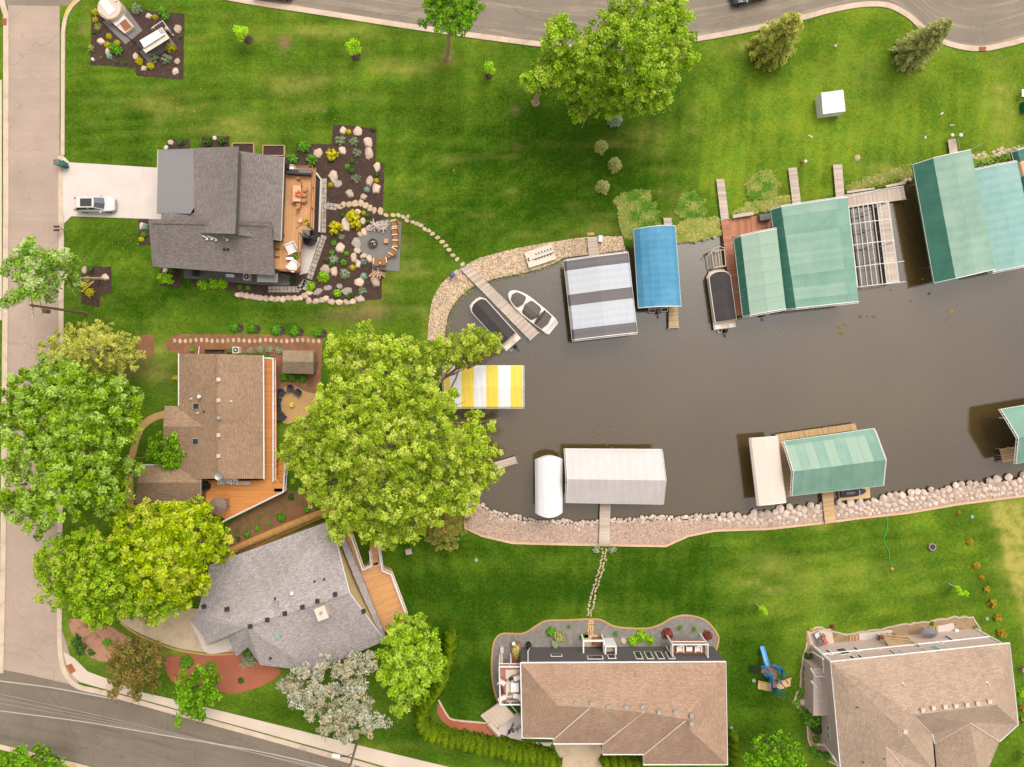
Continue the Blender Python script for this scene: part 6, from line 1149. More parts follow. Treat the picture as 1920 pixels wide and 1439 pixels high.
# shrubs: one prototype mesh per kind, copied and scaled
PROTO = {}
def shrub_mesh(leaf, style):
    key = leaf + style
    if key in PROTO: return PROTO[key]
    if style == 'ball': m = 420; d = sphere_pts(m); d[:, 2] = np.abs(d[:, 2]); lump = 1 + .14 * np.sin(d[:, 0] * 7 + 1) * np.sin(d[:, 1] * 6) ; C = d * (rng.uniform(.6, 1, m) * lump)[:, None] * np.array([1, 1, .85]); N = d * .7 + rng.normal(size=(m, 3)) * .5 + np.array([0, 0, .3]); s = .15
    elif style == 'loose': m = 620; d = sphere_pts(m); d[:, 2] = np.abs(d[:, 2]); k = rng.integers(0, 24, m); ax = sphere_pts(24); ax[:, 2] = np.abs(ax[:, 2]) + .2; C = ax[k] * rng.uniform(.3, .85, (m, 1)) + d * .2; N = d * .5 + rng.normal(size=(m, 3)) * .5 + np.array([0, 0, .5]); s = .15
    elif style == 'spiky': m = 620; k = rng.integers(0, 70, m); ax = sphere_pts(70); ax[:, 2] = np.abs(ax[:, 2]) * .8 + .1; u = rng.uniform(.15, 1.05, m); C = ax[k] * u[:, None] + rng.normal(size=(m, 3)) * .03; N = rng.normal(size=(m, 3)) + np.array([0, 0, .3]); s = .13
    else: m = 1500; z = rng.uniform(0, 1, m); a = rng.uniform(0, 6.283, m); r = (1 - z) ** .6 * rng.uniform(.75, 1.08, m) * (1 + .12 * np.sin(a * 5 + z * 9)); C = np.stack([np.cos(a) * r, np.sin(a) * r, z * 3.6], 1); N = np.stack([np.cos(a), np.sin(a), np.full(m, .5)], 1) + rng.normal(size=(m, 3)) * .35; s = .17
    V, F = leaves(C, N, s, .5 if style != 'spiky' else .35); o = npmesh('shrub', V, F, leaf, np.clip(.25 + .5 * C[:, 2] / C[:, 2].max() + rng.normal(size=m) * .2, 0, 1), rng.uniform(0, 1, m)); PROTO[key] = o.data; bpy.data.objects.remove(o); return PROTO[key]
def shrub(label, px, py, r, leaf, style='ball', group='shrubs in the planting beds', name='shrub', hz=1.0, cat='shrub', z=.03):
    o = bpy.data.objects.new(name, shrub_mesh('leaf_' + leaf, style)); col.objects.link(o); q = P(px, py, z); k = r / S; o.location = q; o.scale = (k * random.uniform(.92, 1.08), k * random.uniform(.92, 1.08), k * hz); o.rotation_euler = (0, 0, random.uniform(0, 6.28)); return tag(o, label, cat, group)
pump = 'in the pump station bed'
for a in ((180, 24, 7.5, 'gold', 'ball', 'golden shrub at the top left corner of the pump station bed'), (179, 38, 5.5, 'gold', 'ball', 'smaller dull golden shrub below the corner one at the pump station'), (205, 69, 6.5, 'gold', 'ball', 'golden shrub above the leafy green shrub left of the pump slab'), (202, 85, 6.5, 'gold', 'ball', 'golden shrub left of the leafy green shrub by the pump slab'), (220, 82, 6.5, 'gold', 'ball', 'golden shrub right of the leafy green shrub by the pump slab'), (291, 33, 5.5, 'gold', 'ball', 'golden shrub beside a pale boulder above the generator'), (262, 116, 8, 'gold', 'ball', 'golden shrub beside a long boulder below the generator'), (283, 124, 7.5, 'gold', 'ball', 'golden shrub at the lowest boulder of the pump bed'),
    (306, 24, 9, 'green', 'loose', 'tall leafy green shrub at the top right of the pump bed'), (313, 33, 8, 'green', 'loose', 'leafy green shrub just below the tall one at the pump bed'), (215, 92, 11, 'green', 'loose', 'leafy green shrub among three golden ones by the pump slab'), (225, 98, 9, 'green', 'loose', 'low leafy green shrub right below the golden trio'), (258, 18, 11, 'sage', 'spiky', 'grey blue juniper at the top of the pump bed'), (206, 106, 6, 'blue', 'ball', 'pale blue round shrub beside a boulder in the pump bed'), (290, 108, 11, 'sage', 'spiky', 'grey green juniper right below the generator'), (314, 112, 11, 'sage', 'spiky', 'grey green juniper at the lower right of the pump bed'), (322, 92, 11, 'gold', 'spiky', 'tan green loose shrub right of the generator'), (185, 52, 8, 'reed', 'spiky', 'dry tan grass clump at the left of the pump slab'), (172, 92, 7, 'reed', 'spiky', 'dry tan grass clump at the left edge of the pump bed'),
    (178, 62, 4, 'dark', 'loose', 'tiny dark plant at the left of the pump bed'), (190, 108, 3, 'green', 'ball', 'tiny green plant in the lower left of the pump bed'), (220, 117, 4, 'dark', 'ball', 'tiny dark green plant along the lower edge of the pump bed'), (236, 118, 4, 'dark', 'ball', 'second tiny dark green plant along the lower edge of the pump bed'), (338, 70, 4, 'dark', 'ball', 'tiny dark green plant at the right edge of the pump bed'),
    (654, 248, 5.5, 'gold', 'ball', 'small golden shrub between two boulders at the top of the garden'), (639, 264, 10, 'sage', 'spiky', 'silvery sage shrub at the top left of the garden'), (664, 266, 9, 'sage', 'spiky', 'silvery sage shrub at the top centre of the garden'), (670, 287, 9, 'sage', 'spiky', 'silvery sage shrub left of the long white boulder'), (668, 336, 9, 'sage', 'spiky', 'green sage shrub in the middle of the upper garden'), (624, 292, 13, 'gold', 'loose', 'large golden green shrub at the left of the upper garden'), (661, 303, 5.5, 'dark', 'ball', 'small round green shrub, upper of the close pair'), (651, 313, 5.5, 'green', 'ball', 'small round green shrub, lower of the close pair'), (660, 321, 6, 'dark', 'ball', 'dark round shrub above the green sage shrub'), (688, 356, 6, 'blue', 'ball', 'pale blue round shrub in the upper garden'), (620, 347, 5.5, 'gold', 'ball', 'small golden shrub beside the flat grey stone'), (706, 339, 5, 'gold', 'ball', 'tiny tan green shrub between the right edge boulders'), (708, 328, 5, 'dark', 'loose', 'tiny dark shrub by the right edge of the garden'),
    (570, 276, 13, 'green', 'ball', 'bright green shrub at the top of the deck corner'), (551, 300, 10, 'green', 'loose', 'green shrub against the deck rail near the grill'), (586, 302, 11, 'green', 'loose', 'green shrub at the outer deck corner'), (700, 243, 6, 'dark', 'loose', 'dark sprawling plant at the top right of the garden'),
    (630, 429, 14, 'gold', 'loose', 'big yellow green shrub left of the long standing boulder'), (664, 408, 14, 'gold', 'loose', 'big yellow green shrub right of the long standing boulder'), (668, 422, 12, 'gold', 'loose', 'lower half of the yellow green shrub pair right of the long boulder'), (641, 445, 6, 'sage', 'spiky', 'small sage shrub below the big yellow green one'), (682, 400, 5, 'gold', 'ball', 'tiny golden shrub near the flagstone arc'), (643, 405, 5, 'dark', 'loose', 'small dark shrub below the flagstone arc'), (690, 404, 6, 'dark', 'loose', 'dark shrub above the driftwood pile'), (690, 417, 5, 'dark', 'loose', 'dark shrub left of the driftwood pile'), (626, 457, 6, 'green', 'loose', 'small green shrub in the middle garden above two others'), (623, 474, 6, 'green', 'loose', 'small green shrub left of the tan boulder'), (650, 476, 5, 'green', 'ball', 'small green shrub right of the tan boulder'), (626, 487, 9, 'sage', 'ball', 'round grey sage shrub in the lower garden'), (612, 488, 5, 'dark', 'loose', 'dark small shrub left of the grey sage shrub'), (645, 493, 7, 'green', 'loose', 'green shrub right of the grey sage shrub'), (622, 498, 6, 'dark', 'loose', 'dark shrub under the grey sage shrub'), (661, 502, 6, 'gold', 'ball', 'small golden shrub near the fire pit boulders'), (647, 514, 10, 'sage', 'ball', 'triangular dark sage shrub in the lower garden'), (682, 491, 7, 'blue', 'spiky', 'blue green spiky shrub at the edge of the fire pit patio'), (682, 519, 7, 'blue', 'ball', 'pale blue sage shrub beside a large boulder'), (632, 550, 8, 'limeshrub', 'ball', 'lime shrub between the grey slabs'), (680, 546, 8, 'sage', 'spiky', 'pale sage shrub near the lower garden edge'), (607, 520, 11, 'limeshrub', 'ball', 'lime shrub under the pair of tan boulders'), (583, 538, 9.5, 'limeshrub', 'ball', 'lime shrub at the corner of the paver path'), (549, 526, 8, 'dark', 'spiky', 'dark spiky shrub by the deck foot'), (655, 556, 7, 'dark', 'loose', 'dark low shrub by the lower garden edge'), (670, 553, 6, 'dark', 'loose', 'dark low shrub left of the pale sage one'),
    (164, 524, 6, 'gold', 'ball', 'golden shrub beside the leaning trunk in the street bed'), (158, 535, 7, 'gold', 'ball', 'golden shrub at the left of the street bed'), (169, 549, 9, 'gold', 'ball', 'largest golden shrub at the bottom of the street bed'), (172, 506, 8, 'dark', 'loose', 'dark green shrub at the top of the street bed'), (272, 426, 7, 'blue', 'ball', 'pale blue shrub at the front corner of the charcoal house'), (271, 440, 7, 'green', 'loose', 'green shrub at the front corner of the charcoal house'), (266, 449, 6, 'gold', 'ball', 'golden shrub at the front corner of the charcoal house'), (306, 522, 11, 'limeshrub', 'ball', 'lime shrub at the porch corner, left one'), (318, 524, 11, 'limeshrub', 'loose', 'lime shrub at the porch corner, right one'), (325, 508, 7, 'dark', 'loose', 'dark shrub behind the porch corner limes'), (382, 534, 12, 'limeshrub', 'ball', 'lime shrub along the porch, first of three'), (402, 532, 11, 'limeshrub', 'ball', 'lime shrub along the porch, second of three'), (418, 533, 11, 'limeshrub', 'ball', 'lime shrub along the porch, third of three'), (450, 539, 5, 'green', 'ball', 'small green shrub near the air conditioner, left of two'), (465, 540, 5, 'green', 'ball', 'small green shrub near the air conditioner, right of two'),
    (340, 268, 8, 'dark', 'loose', 'dark shrub at the garage corner'), (390, 266, 10, 'dark', 'loose', 'dark shrub by the north wall, left one'), (418, 266, 10, 'dark', 'loose', 'dark shrub by the north wall, right one'),
    (440, 615, 9, 'green', 'ball', 'dark green shrub in the lawn row, first from the left'), (472, 617, 9, 'green', 'ball', 'dark green shrub in the lawn row, second from the left'), (518, 620, 10, 'green', 'ball', 'dark green shrub in the lawn row, third from the left'), (553, 622, 10, 'green', 'ball', 'dark green shrub in the lawn row, fourth from the left'), (596, 625, 9, 'green', 'ball', 'dark green shrub in the lawn row, at the willow'),
    (433, 658, 6, 'green', 'ball', 'green shrub left of the air conditioner at the brown roof'), (470, 659, 7, 'sage', 'ball', 'pale green shrub right of the air conditioner at the brown roof'), (488, 657, 7, 'sage', 'ball', 'pale green shrub in the north strip, second from the deck'), (506, 656, 8, 'sage', 'ball', 'pale green shrub in the north strip, next to the deck'), (524, 658, 8, 'sage', 'ball', 'pale green shrub in the north strip, beside the shed'), (362, 657, 5, 'green', 'loose', 'small green plant at the top left of the brown roof'), (331, 710, 7, 'gold', 'loose', 'yellow green shrub at the west eave of the brown roof'),
    (533, 708, 9, 'green', 'ball', 'green hedge shrub below the shed, left of three'), (550, 708, 9, 'green', 'ball', 'green hedge shrub below the shed, middle of three'), (568, 710, 9, 'green', 'ball', 'green hedge shrub below the shed, right of three'),
    (529, 970, 10, 'green', 'ball', 'largest dark green shrub on the slope above the fence'), (575, 956, 7, 'green', 'loose', 'green shrub on the slope by the red mulch'), (596, 947, 9, 'green', 'ball', 'dark green shrub on the slope under the willow edge'), (508, 981, 5, 'green', 'loose', 'small green shrub on the slope beside the largest'), (547, 932, 7, 'dark', 'loose', 'dark shrub at the top of the slope'), (483, 991, 6, 'green', 'ball', 'small green shrub low on the slope'), (463, 1002, 7, 'green', 'ball', 'small round green shrub at the lower end of the slope'), (447, 1010, 5, 'dark', 'loose', 'tiny dark shrub near the fence end'),
    (350, 1241, 14, 'green', 'ball', 'round green shrub on the left of the red mulch'), (398, 1246, 8, 'green', 'loose', 'green shrub behind the compact tree on the red mulch'), (466, 1238, 16, 'sage', 'spiky', 'spiky grey green juniper at the grey roof corner'), (452, 1276, 6, 'dark', 'ball', 'small dark shrub on the right of the red mulch'), (145, 1200, 12, 'dark', 'loose', 'dark shrub at the street corner bed, upper left'), (155, 1215, 13, 'dark', 'loose', 'dark shrub at the street corner bed, lower left'), (173, 1222, 8, 'dark', 'loose', 'small yellow flecked shrub at the street corner bed'), (202, 1204, 9, 'green', 'loose', 'green shrub in the middle of the street corner bed'), (173, 1177, 7, 'green', 'loose', 'green shrub at the top of the street corner bed'),
    (1033, 1184, 10, 'green', 'ball', 'green half of the round shrub clump in the grey stone bed'), (1047, 1193, 13, 'bronze', 'ball', 'tan half of the round shrub clump in the grey stone bed'), (1042, 1206, 10, 'sage', 'loose', 'pale lower part of the shrub clump in the grey stone bed'), (1067, 1175, 4.5, 'green', 'spiky', 'tiny green tuft above the flagstone strip'), (1091, 1194, 5.5, 'green', 'spiky', 'green tuft just left of the flagstone strip'), (1126, 1196, 7, 'green', 'spiky', 'green tuft just right of the flagstone strip'), (1154, 1188, 6, 'green', 'spiky', 'green tuft between the flagstone strip and the lime shrubs'), (1186, 1201, 10, 'limeshrub', 'ball', 'lime shrub in the grey stone bed, left of three'), (1201, 1192, 12, 'limeshrub', 'ball', 'lime shrub in the grey stone bed, middle of three'), (1218, 1200, 10, 'limeshrub', 'ball', 'lime shrub in the grey stone bed, right of three'), (1251, 1188, 11, 'red', 'ball', 'dark red shrub in the grey stone bed, larger left one'), (1326, 1191, 9.5, 'red', 'ball', 'dark red shrub in the grey stone bed, smaller right one'), (1274, 1177, 5.5, 'green', 'spiky', 'green tuft between the red shrubs, left one'), (1301, 1179, 5.5, 'green', 'spiky', 'green tuft between the red shrubs, right one'),
    (1510, 1252, 7, 'green', 'ball', 'green shrub along the taupe wall, nearest the corner patio'), (1511, 1266, 6, 'green', 'ball', 'green shrub along the taupe wall, second down'), (1511, 1281, 7, 'green', 'ball', 'green shrub along the taupe wall, third down'), (1503, 1295, 7, 'green', 'ball', 'green shrub along the taupe wall, at the bed edge bend'), (1499, 1305, 6, 'green', 'ball', 'green shrub along the taupe wall, below the bend'), (1493, 1318, 7, 'green', 'ball', 'green shrub at the widest point of the tan gravel bed'), (1502, 1332, 7, 'green', 'ball', 'green shrub below the widest point of the tan gravel bed'), (1522, 1345, 19, 'green', 'ball', 'large dark green shrub against the taupe wall'), (1531, 1366, 12, 'dark', 'ball', 'dark shrub below the large one at the taupe wall'), (1530, 1387, 7, 'green', 'ball', 'green shrub above the white downspout at the taupe wall'), (1524, 1407, 8, 'green', 'ball', 'green shrub in the lowest arc, left one'), (1536, 1415, 9, 'green', 'ball', 'green shrub in the lowest arc, middle one'), (1549, 1418, 9, 'green', 'ball', 'green shrub in the lowest arc, right one'), (1514, 1229, 8, 'dark', 'ball', 'dark shrub at the house corner below the corner patio'), (1747, 1169, 5, 'green', 'loose', 'green tuft on the tan gravel beside the grey umbrella'), (1828, 1178, 6, 'green', 'loose', 'green tuft at the right end of the tan gravel'),
    (1797, 961, 4.5, 'orange', 'ball', 'tiny orange shrub nearest the riprap'), (1817, 1016, 6.5, 'orange', 'ball', 'orange shrub in the lawn row, second from the riprap'), (1830, 1060, 7.5, 'orange', 'ball', 'orange shrub in the lawn row, third from the riprap'), (1839, 1082, 5.5, 'orange', 'ball', 'small orange shrub in the lawn row, fourth from the riprap'), (1848, 1105, 7, 'orange', 'loose', 'orange shrub in the lawn row, fifth from the riprap'), (1858, 1130, 8.5, 'orange', 'loose', 'orange shrub in the lawn row, sixth from the riprap'), (1868, 1158, 8.5, 'orange', 'loose', 'orange shrub in the lawn row, seventh from the riprap'), (1876, 1186, 9.5, 'orange', 'loose', 'largest orange shrub near the back corner of the sand roof'), (1881, 1208, 7, 'orange', 'loose', 'orange shrub half hidden at the corner of the sand roof'), (1914, 1325, 8, 'orange', 'loose', 'orange green shrub by the right side of the sand roof'), (1913, 1300, 7, 'limeshrub', 'loose', 'lime shrub by the right side of the sand roof'), (1916, 1350, 7, 'orange', 'loose', 'lower orange shrub by the right side of the sand roof'),
    (1118, 1030, 8, 'sage', 'loose', 'pale green plant left of the south dock path'), (1148, 1030, 8, 'sage', 'loose', 'pale green plant right of the south dock path'), (1503, 305, 4, 'orange', 'spiky', 'small orange tuft at the end of the grey gangway')):
    shrub(a[5], *a[:3], a[3], a[4])
for px, py in ((440, 615), (472, 617), (518, 620), (553, 622), (596, 625)):
    b = P(px + 9, py + 1); mb = MB(); mb.prism([(b.x + math.cos(a * .6) * .55, b.y + math.sin(a * .6) * .55) for a in range(11)], 0, .04); tag(mb.build('mulch_ring', 'mulch'), 'dark mulch ring around a shrub of the lawn row', kind='structure')
# arborvitae hedge: each one its own
hp = smooth([(846, 1190), (843, 1215), (838, 1240), (830, 1265), (816, 1290), (800, 1312), (790, 1338), (800, 1358), (824, 1372), (850, 1378), (890, 1385), (930, 1392), (970, 1400), (1005, 1406), (1032, 1416), (1046, 1432)], 8)
def along(pts, step):
    out = [pts[0]]; acc = 0
    for a, b in zip(pts, pts[1:]):
        L = math.hypot(b[0] - a[0], b[1] - a[1])
        while acc + L >= step: f = (step - acc) / L; a = (a[0] + (b[0] - a[0]) * f, a[1] + (b[1] - a[1]) * f); out.append(a); L = math.hypot(b[0] - a[0], b[1] - a[1]); acc = 0
        acc += L
    return out
def arbor(px, py, r, hz, label, grp):
    o = shrub(label, px, py, r, 'hedge', 'cone', grp, 'arborvitae', hz, 'arborvitae'); return o
for i, (x, y) in enumerate(along(hp, 12.5)):
    far = 'in the curved hedge between the grey and tan roofed houses'
    arbor(x, y, 12.5 * random.uniform(.9, 1.12), random.uniform(.95, 1.15), 'upright yellow green arborvitae packed ' + far, 'arborvitae of the curved hedge')
for i, x in enumerate((1134, 1148, 1162, 1176, 1190, 1202)): arbor(x, 1424, 11, .8, 'clipped arborvitae in the row under the front steps of the tan roof', 'arborvitae in front of the tan roof')
for i, y in enumerate((1376, 1390, 1404, 1418, 1432)): arbor(1372, y, 10, .8, 'arborvitae in the row beside the right wall of the tan roof', 'arborvitae beside the tan roof')
# reeds and long grass at the shore (stuff)
def reeds(name, label, poly, n, leaf, seed, h=.22, s=.13):
    n = int(n * 1.7)
    r_ = np.random.default_rng(seed); xs = [p[0] for p in poly]; ys = [p[1] for p in poly]; X = r_.uniform(min(xs), max(xs), n * 3); Y = r_.uniform(min(ys), max(ys), n * 3); k = -inpoly_dist(X, Y, poly) + 3 > r_.uniform(0, 9, len(X)); X, Y = X[k][:n], Y[k][:n]; m = len(X)
    C = np.stack([(X - NX) / S, -(Y - NY) / S, r_.uniform(.05, h, m)], 1); N = r_.normal(size=(m, 3)) * .6 + np.array([0, 0, 1.2]); V, F = leaves(C, N, s, .22)
    return tag(npmesh(name, V, F, leaf, r_.uniform(0, 1, m), np.clip(np.sin(X * .11) * np.cos(Y * .17) * .5 + r_.uniform(0, 1, m), 0, 1)), label, kind='stuff')
reeds('long_grass', 'dry long grass along the shore right of the blue canopy', rough([(1262, 430), (1285, 412), (1345, 408), (1352, 440), (1310, 452), (1268, 455)], 3, 8), 5200, 'leaf_reed', 3)
reeds('long_grass', 'uncut grass patch behind the blue canopy', rough([(1160, 372), (1185, 358), (1215, 362), (1235, 400), (1240, 425), (1190, 440), (1170, 450), (1162, 410)], 4, 8), 6000, 'leaf_reedgreen', 4)
reeds('long_grass', 'round uncut green grass patch on the lawn by the long gangway', rough([(1265, 395), (1275, 370), (1300, 362), (1320, 380), (1322, 405), (1300, 412), (1275, 410)], 4, 8), 3600, 'leaf_reedgreen', 5)
reeds('long_grass', 'round uncut grass patch between the two gangways', rough([(1402, 355), (1415, 332), (1440, 328), (1455, 345), (1448, 368), (1420, 378), (1404, 370)], 4, 8), 3800, 'leaf_reedgreen', 6)
reeds('long_grass', 'tan grass ring round the patch behind the blue canopy', rough([(1152, 375), (1170, 362), (1178, 400), (1190, 430), (1182, 452), (1168, 440), (1160, 405)], 4, 8), 2400, 'leaf_reed', 13)
reeds('long_grass', 'tan grass ring round the patch between the two gangways', rough([(1396, 345), (1418, 326), (1446, 322), (1462, 348), (1450, 376), (1440, 366), (1448, 345), (1436, 334), (1414, 340), (1406, 352)], 3, 8), 1500, 'leaf_reed', 14)
reeds('long_grass', 'dry long grass above the red platform', rough([(1372, 402), (1400, 385), (1440, 372), (1482, 368), (1484, 388), (1440, 396)], 3, 8), 3600, 'leaf_reed', 7)
reeds('long_grass', 'dry tan grass strip along the shore behind the open lift', rough([(1586, 350), (1620, 338), (1680, 318), (1712, 310), (1714, 328), (1660, 340), (1590, 362)], 3, 8), 5000, 'leaf_reed', 8)
reeds('shore_weeds', 'green weeds along the waterline of the pebble bank', rough([(836, 630), (846, 576), (862, 554), (888, 534), (922, 521), (962, 513), (1002, 505), (1042, 491), (1056, 483), (1058, 489), (1004, 511), (962, 520), (925, 528), (890, 543), (866, 562), (851, 580), (842, 630)], 2, 6), 3000, 'leaf_reedgreen', 9, .15, .12)
reeds('long_grass', 'fringe of longer grass at the shore of the far right canopies', rough([(1722, 318), (1800, 300), (1880, 292), (1920, 270), (1930, 285), (1880, 304), (1800, 316), (1730, 330)], 2, 6), 2600, 'leaf_reedgreen', 10, .3, .15)
reeds('shore_weeds', 'sparse green weeds between the stones of the south waterline', rough([(886, 938), (960, 970), (1060, 981), (1200, 973), (1340, 970), (1500, 949), (1720, 923), (1920, 893), (1922, 900), (1720, 931), (1500, 957), (1340, 978), (1200, 981), (1060, 989), (960, 979), (884, 948)], 2, 8), 900, 'leaf_reedgreen', 15, .12, .1)
# lily pads
pr_ = random.Random(4)
LP_ = [(1573, 614, 4), (1585, 610, 3), (1577, 626, 4.5), (1613, 594, 4), (1626, 594, 2), (1638, 594, 4), (1784, 584, 4.5), (1776, 601, 4), (1742, 551, 3), (1708, 565, 2.5), (1730, 560, 1.5), (1670, 544, 2), (1700, 541, 1.5), (1658, 581, 1.5), (1769, 592, 1.5)] + [(pr_.gauss(1130, 16), pr_.gauss(815, 9), 1.6) for k in range(16)] + [(pr_.gauss(1192, 14), pr_.gauss(818, 14), 1.3) for k in range(8)] + [(1036, 820, 1.4), (1043, 818, 1.4), (1040, 827, 1.4), (968, 842, 1.3), (975, 853, 1.4), (974, 858, 1.2), (994, 785, 1.2), (1001, 785, 1.2), (985, 880, 1.2), (978, 910, 1.1), (1147, 839, 1.5), (1170, 758, 1.2), (1300, 620, 1.4), (1312, 629, 1.2), (1900, 720, 2), (1540, 645, 1.3), (1462, 629, 1.6), (1710, 410, 1.6), (1730, 524, 2)]
for i, (x, y, r) in enumerate(LP_):
    p = P(x, y, wz + .02); mb = MB(); n = 10; rr = r / S; a0 = pr_.uniform(0, 6.28); mb.face([p] + [p + Vector((math.cos(a0 + .3 + k * 5.7 / n) * rr, math.sin(a0 + .3 + k * 5.7 / n) * rr * .75, .008 * math.sin(k))) for k in range(n + 1)], 0, pr_.random())
    big = r > 3; tag(mb.build('lily_pad', 'leaf_lily'), 'large tan lily leaf floating in the open channel below the green canopies' if big else 'tiny lily leaf floating on the channel', 'lily pad', 'lily leaves floating on the channel, large' if big else 'lily leaves floating on the channel, tiny')
# ---------------------------------------------------------------- rocks
import bmesh
ROCKS = []
for i in range(8):
    bm = bmesh.new(); bmesh.ops.create_icosphere(bm, subdivisions=3, radius=1); rs = random.Random(i * 31 + 5)
    planes = [(Vector((rs.gauss(0, 1), rs.gauss(0, 1), rs.gauss(.2, .3 if q < 6 else .9))).normalized(), rs.uniform(.6, .84)) for q in range(10)]
    for v in bm.verts:
        c = v.co.copy()
        for pl, h_ in planes:
            dd = c.dot(pl) - h_
            if dd > 0: c -= pl * dd * .95
        c *= 1 + .07 * noise.noise(v.co * 1.6 + Vector((i * 7, 0, 0))) + .025 * noise.noise(v.co * 5 + Vector((i, 3, 0))); v.co = Vector((c.x * 1.16, c.y * 1.16, c.z * .75))
    me = bpy.data.meshes.new('boulder'); bm.to_mesh(me); bm.free(); ROCKS.append(me)
RM = {}
def rock(label, px, py, rx, ry, rot=0, m='rock', group='boulders in the garden beds', name='boulder', hz=.75, cat='boulder', z=.03, k=None):
    k = random.randrange(8) if k is None else k
    if (k, m) not in RM: me = ROCKS[k].copy(); me.materials.append(MATS[m]); RM[(k, m)] = me
    o = bpy.data.objects.new(name, RM[(k, m)]); col.objects.link(o); o.location = P(px, py, z); o.scale = (rx / S * 1.08, ry / S * 1.08, (rx + ry) / 2 / S * hz); o.rotation_euler = (0, 0, R(rot) if rot else random.uniform(-.3, .3)); return tag(o, label, cat, group)
for a in ((279, 31, 6, 5.5, 'pale boulder beside a golden shrub above the generator'), (334, 55, 8, 6.5, 'largest pale boulder right of the generator'), (190, 79, 7, 6, 'tan boulder at the left of the pump slab'), (203, 97, 6, 6, 'pale boulder touching the pale blue shrub'), (254, 106, 5, 7, 'long tan boulder behind a golden shrub below the generator'), (270, 129, 6, 5.5, 'pale pink boulder between two golden shrubs at the bed edge'), (332, 115, 5, 6, 'tan boulder right of the green juniper'), (329, 135, 6.5, 6, 'pink tan boulder at the lower right bed corner'),
    (644, 245, 6, 6.5, 'small boulder at the top left of the garden'), (670, 247, 8, 9.5, 'pale large boulder at the top of the garden'), (690, 269, 9, 9, 'large boulder at the right edge of the upper garden'), (692, 289, 8, 11, 'long white boulder just below the large one at the right edge'), (642, 284, 7.5, 7, 'pale boulder right of the big golden shrub'), (596, 287, 8, 9.5, 'pale boulder at the top left near the deck corner shrubs'), (707, 313, 6, 8, 'white pointed boulder at the right garden corner'), (694, 340, 6.5, 9, 'brown tinted boulder near the right edge of the garden'), (706, 355, 8, 10, 'pink tan boulder at the right edge below the brown one'), (625, 331, 8, 10.5, 'oval pale boulder beside the paver path'), (656, 365, 7.5, 7.5, 'triangular pale boulder above the flagstone arc'), (682, 370, 6.5, 6, 'small pale boulder touching the flagstone arc'),
    (671, 398, 6.5, 5, 'pale boulder above the yellow green shrub'), (650, 423, 8, 13.5, 'tall standing boulder between two yellow green shrubs'), (681, 416, 5, 6.5, 'pale boulder right of the yellow green shrubs'), (639, 465, 8.5, 8.5, 'tan boulder alone in the middle of the lower garden'), (671, 471, 6.5, 6, 'rounded pale boulder at the fire pit patio edge'), (663, 485, 6, 9, 'oval boulder left of the fire pit group'), (672, 496, 5.5, 8, 'pointed boulder at the bottom of the fire pit group'), (681, 480, 6.5, 4.5, 'flat boulder under the fire pit patio edge'), (693, 487, 6, 7, 'boulder at the lower left of the fire pit patio'), (692, 428, 7, 6.5, 'boulder touching the driftwood pile'), (683, 435, 6, 6, 'boulder on the upper rim of the fire pit patio'), (675, 441, 4.5, 5.5, 'small boulder on the left rim of the fire pit patio'),
    (610, 506, 9, 9, 'tan wedge boulder above the lime shrub, left of the pair'), (626, 511, 7, 8.5, 'tan boulder above the lime shrub, right of the pair'), (673, 529, 8.5, 8.5, 'two toned boulder beside the pale blue sage'), (704, 530, 8.5, 10, 'large tan boulder at the lower right of the garden'),
    (158, 508, 5, 7, 'pale boulder at the top left of the street bed'), (198, 521, 6.5, 6, 'tan boulder at the foot of the leaning tree'), (268, 425, 7, 7, 'pale boulder at the front corner of the charcoal house'), (310, 508, 5, 5.5, 'pale boulder at the porch corner'), (321, 268, 5.5, 5, 'pale boulder at the garage corner'), (312, 277, 4, 4, 'small boulder at the garage corner'), (403, 260, 4, 4, 'small boulder by the north wall'),
    (1508, 1316, 8, 7, 'pale flat boulder by the taupe wall'), (1515, 1312, 7, 6, 'pale boulder by the taupe wall, right of the flat one'), (1527, 1312, 7, 7, 'pale rounded boulder nearest the taupe wall'), (1529, 1326, 5.5, 5, 'tan round boulder above the large dark shrub'), (1170, 1203, 5, 6, 'pale stone ornament on the grey stone bed'), (1608, 297, 5, 5.5, 'grey boulder alone on the lawn by the grey gangway')):
    rock(a[4], *a[:4])
for a in ((635, 345, 7.5, 7, 45, 'flat square grey stone beside the oval boulder'), (668, 456, 8, 10, 20, 'flat olive grey stone at the left of the fire pit patio'), (637, 537, 6.5, 4, -10, 'small grey slab in the lower garden'), (650, 546, 10, 6.5, 5, 'rough pinkish grey slab in the lower garden'), (615, 540, 9, 4, 12, 'long grey slab near the lime shrub'), (597, 548, 9, 5.5, 42, 'tilted grey slab near the paver path')): rock(a[5], *a[:5], m='rock_grey', hz=.4)
wall_pts = [(446, 553), (454, 554), (463, 555), (472, 556), (480, 558), (487, 559), (499, 560), (510, 561), (520, 562), (531, 562), (542, 560), (553, 561), (562, 559), (572, 556), (580, 550), (579, 565), (592, 566), (604, 564), (611, 560), (621, 566), (636, 567), (650, 568), (662, 566)]
for i, (x, y) in enumerate(wall_pts): rock('rounded tan stone in the row edging the lower garden bed', x, y, 6 + (i % 3) * .6, 5 + (i % 2) * .8, group='stones of the garden edge row', name='edging_stone', cat='edging stone')
rock('larger tan stone ending the garden edge row', 675, 562, 9, 7.5, 15, group='stones of the garden edge row', name='edging_stone', cat='edging stone')
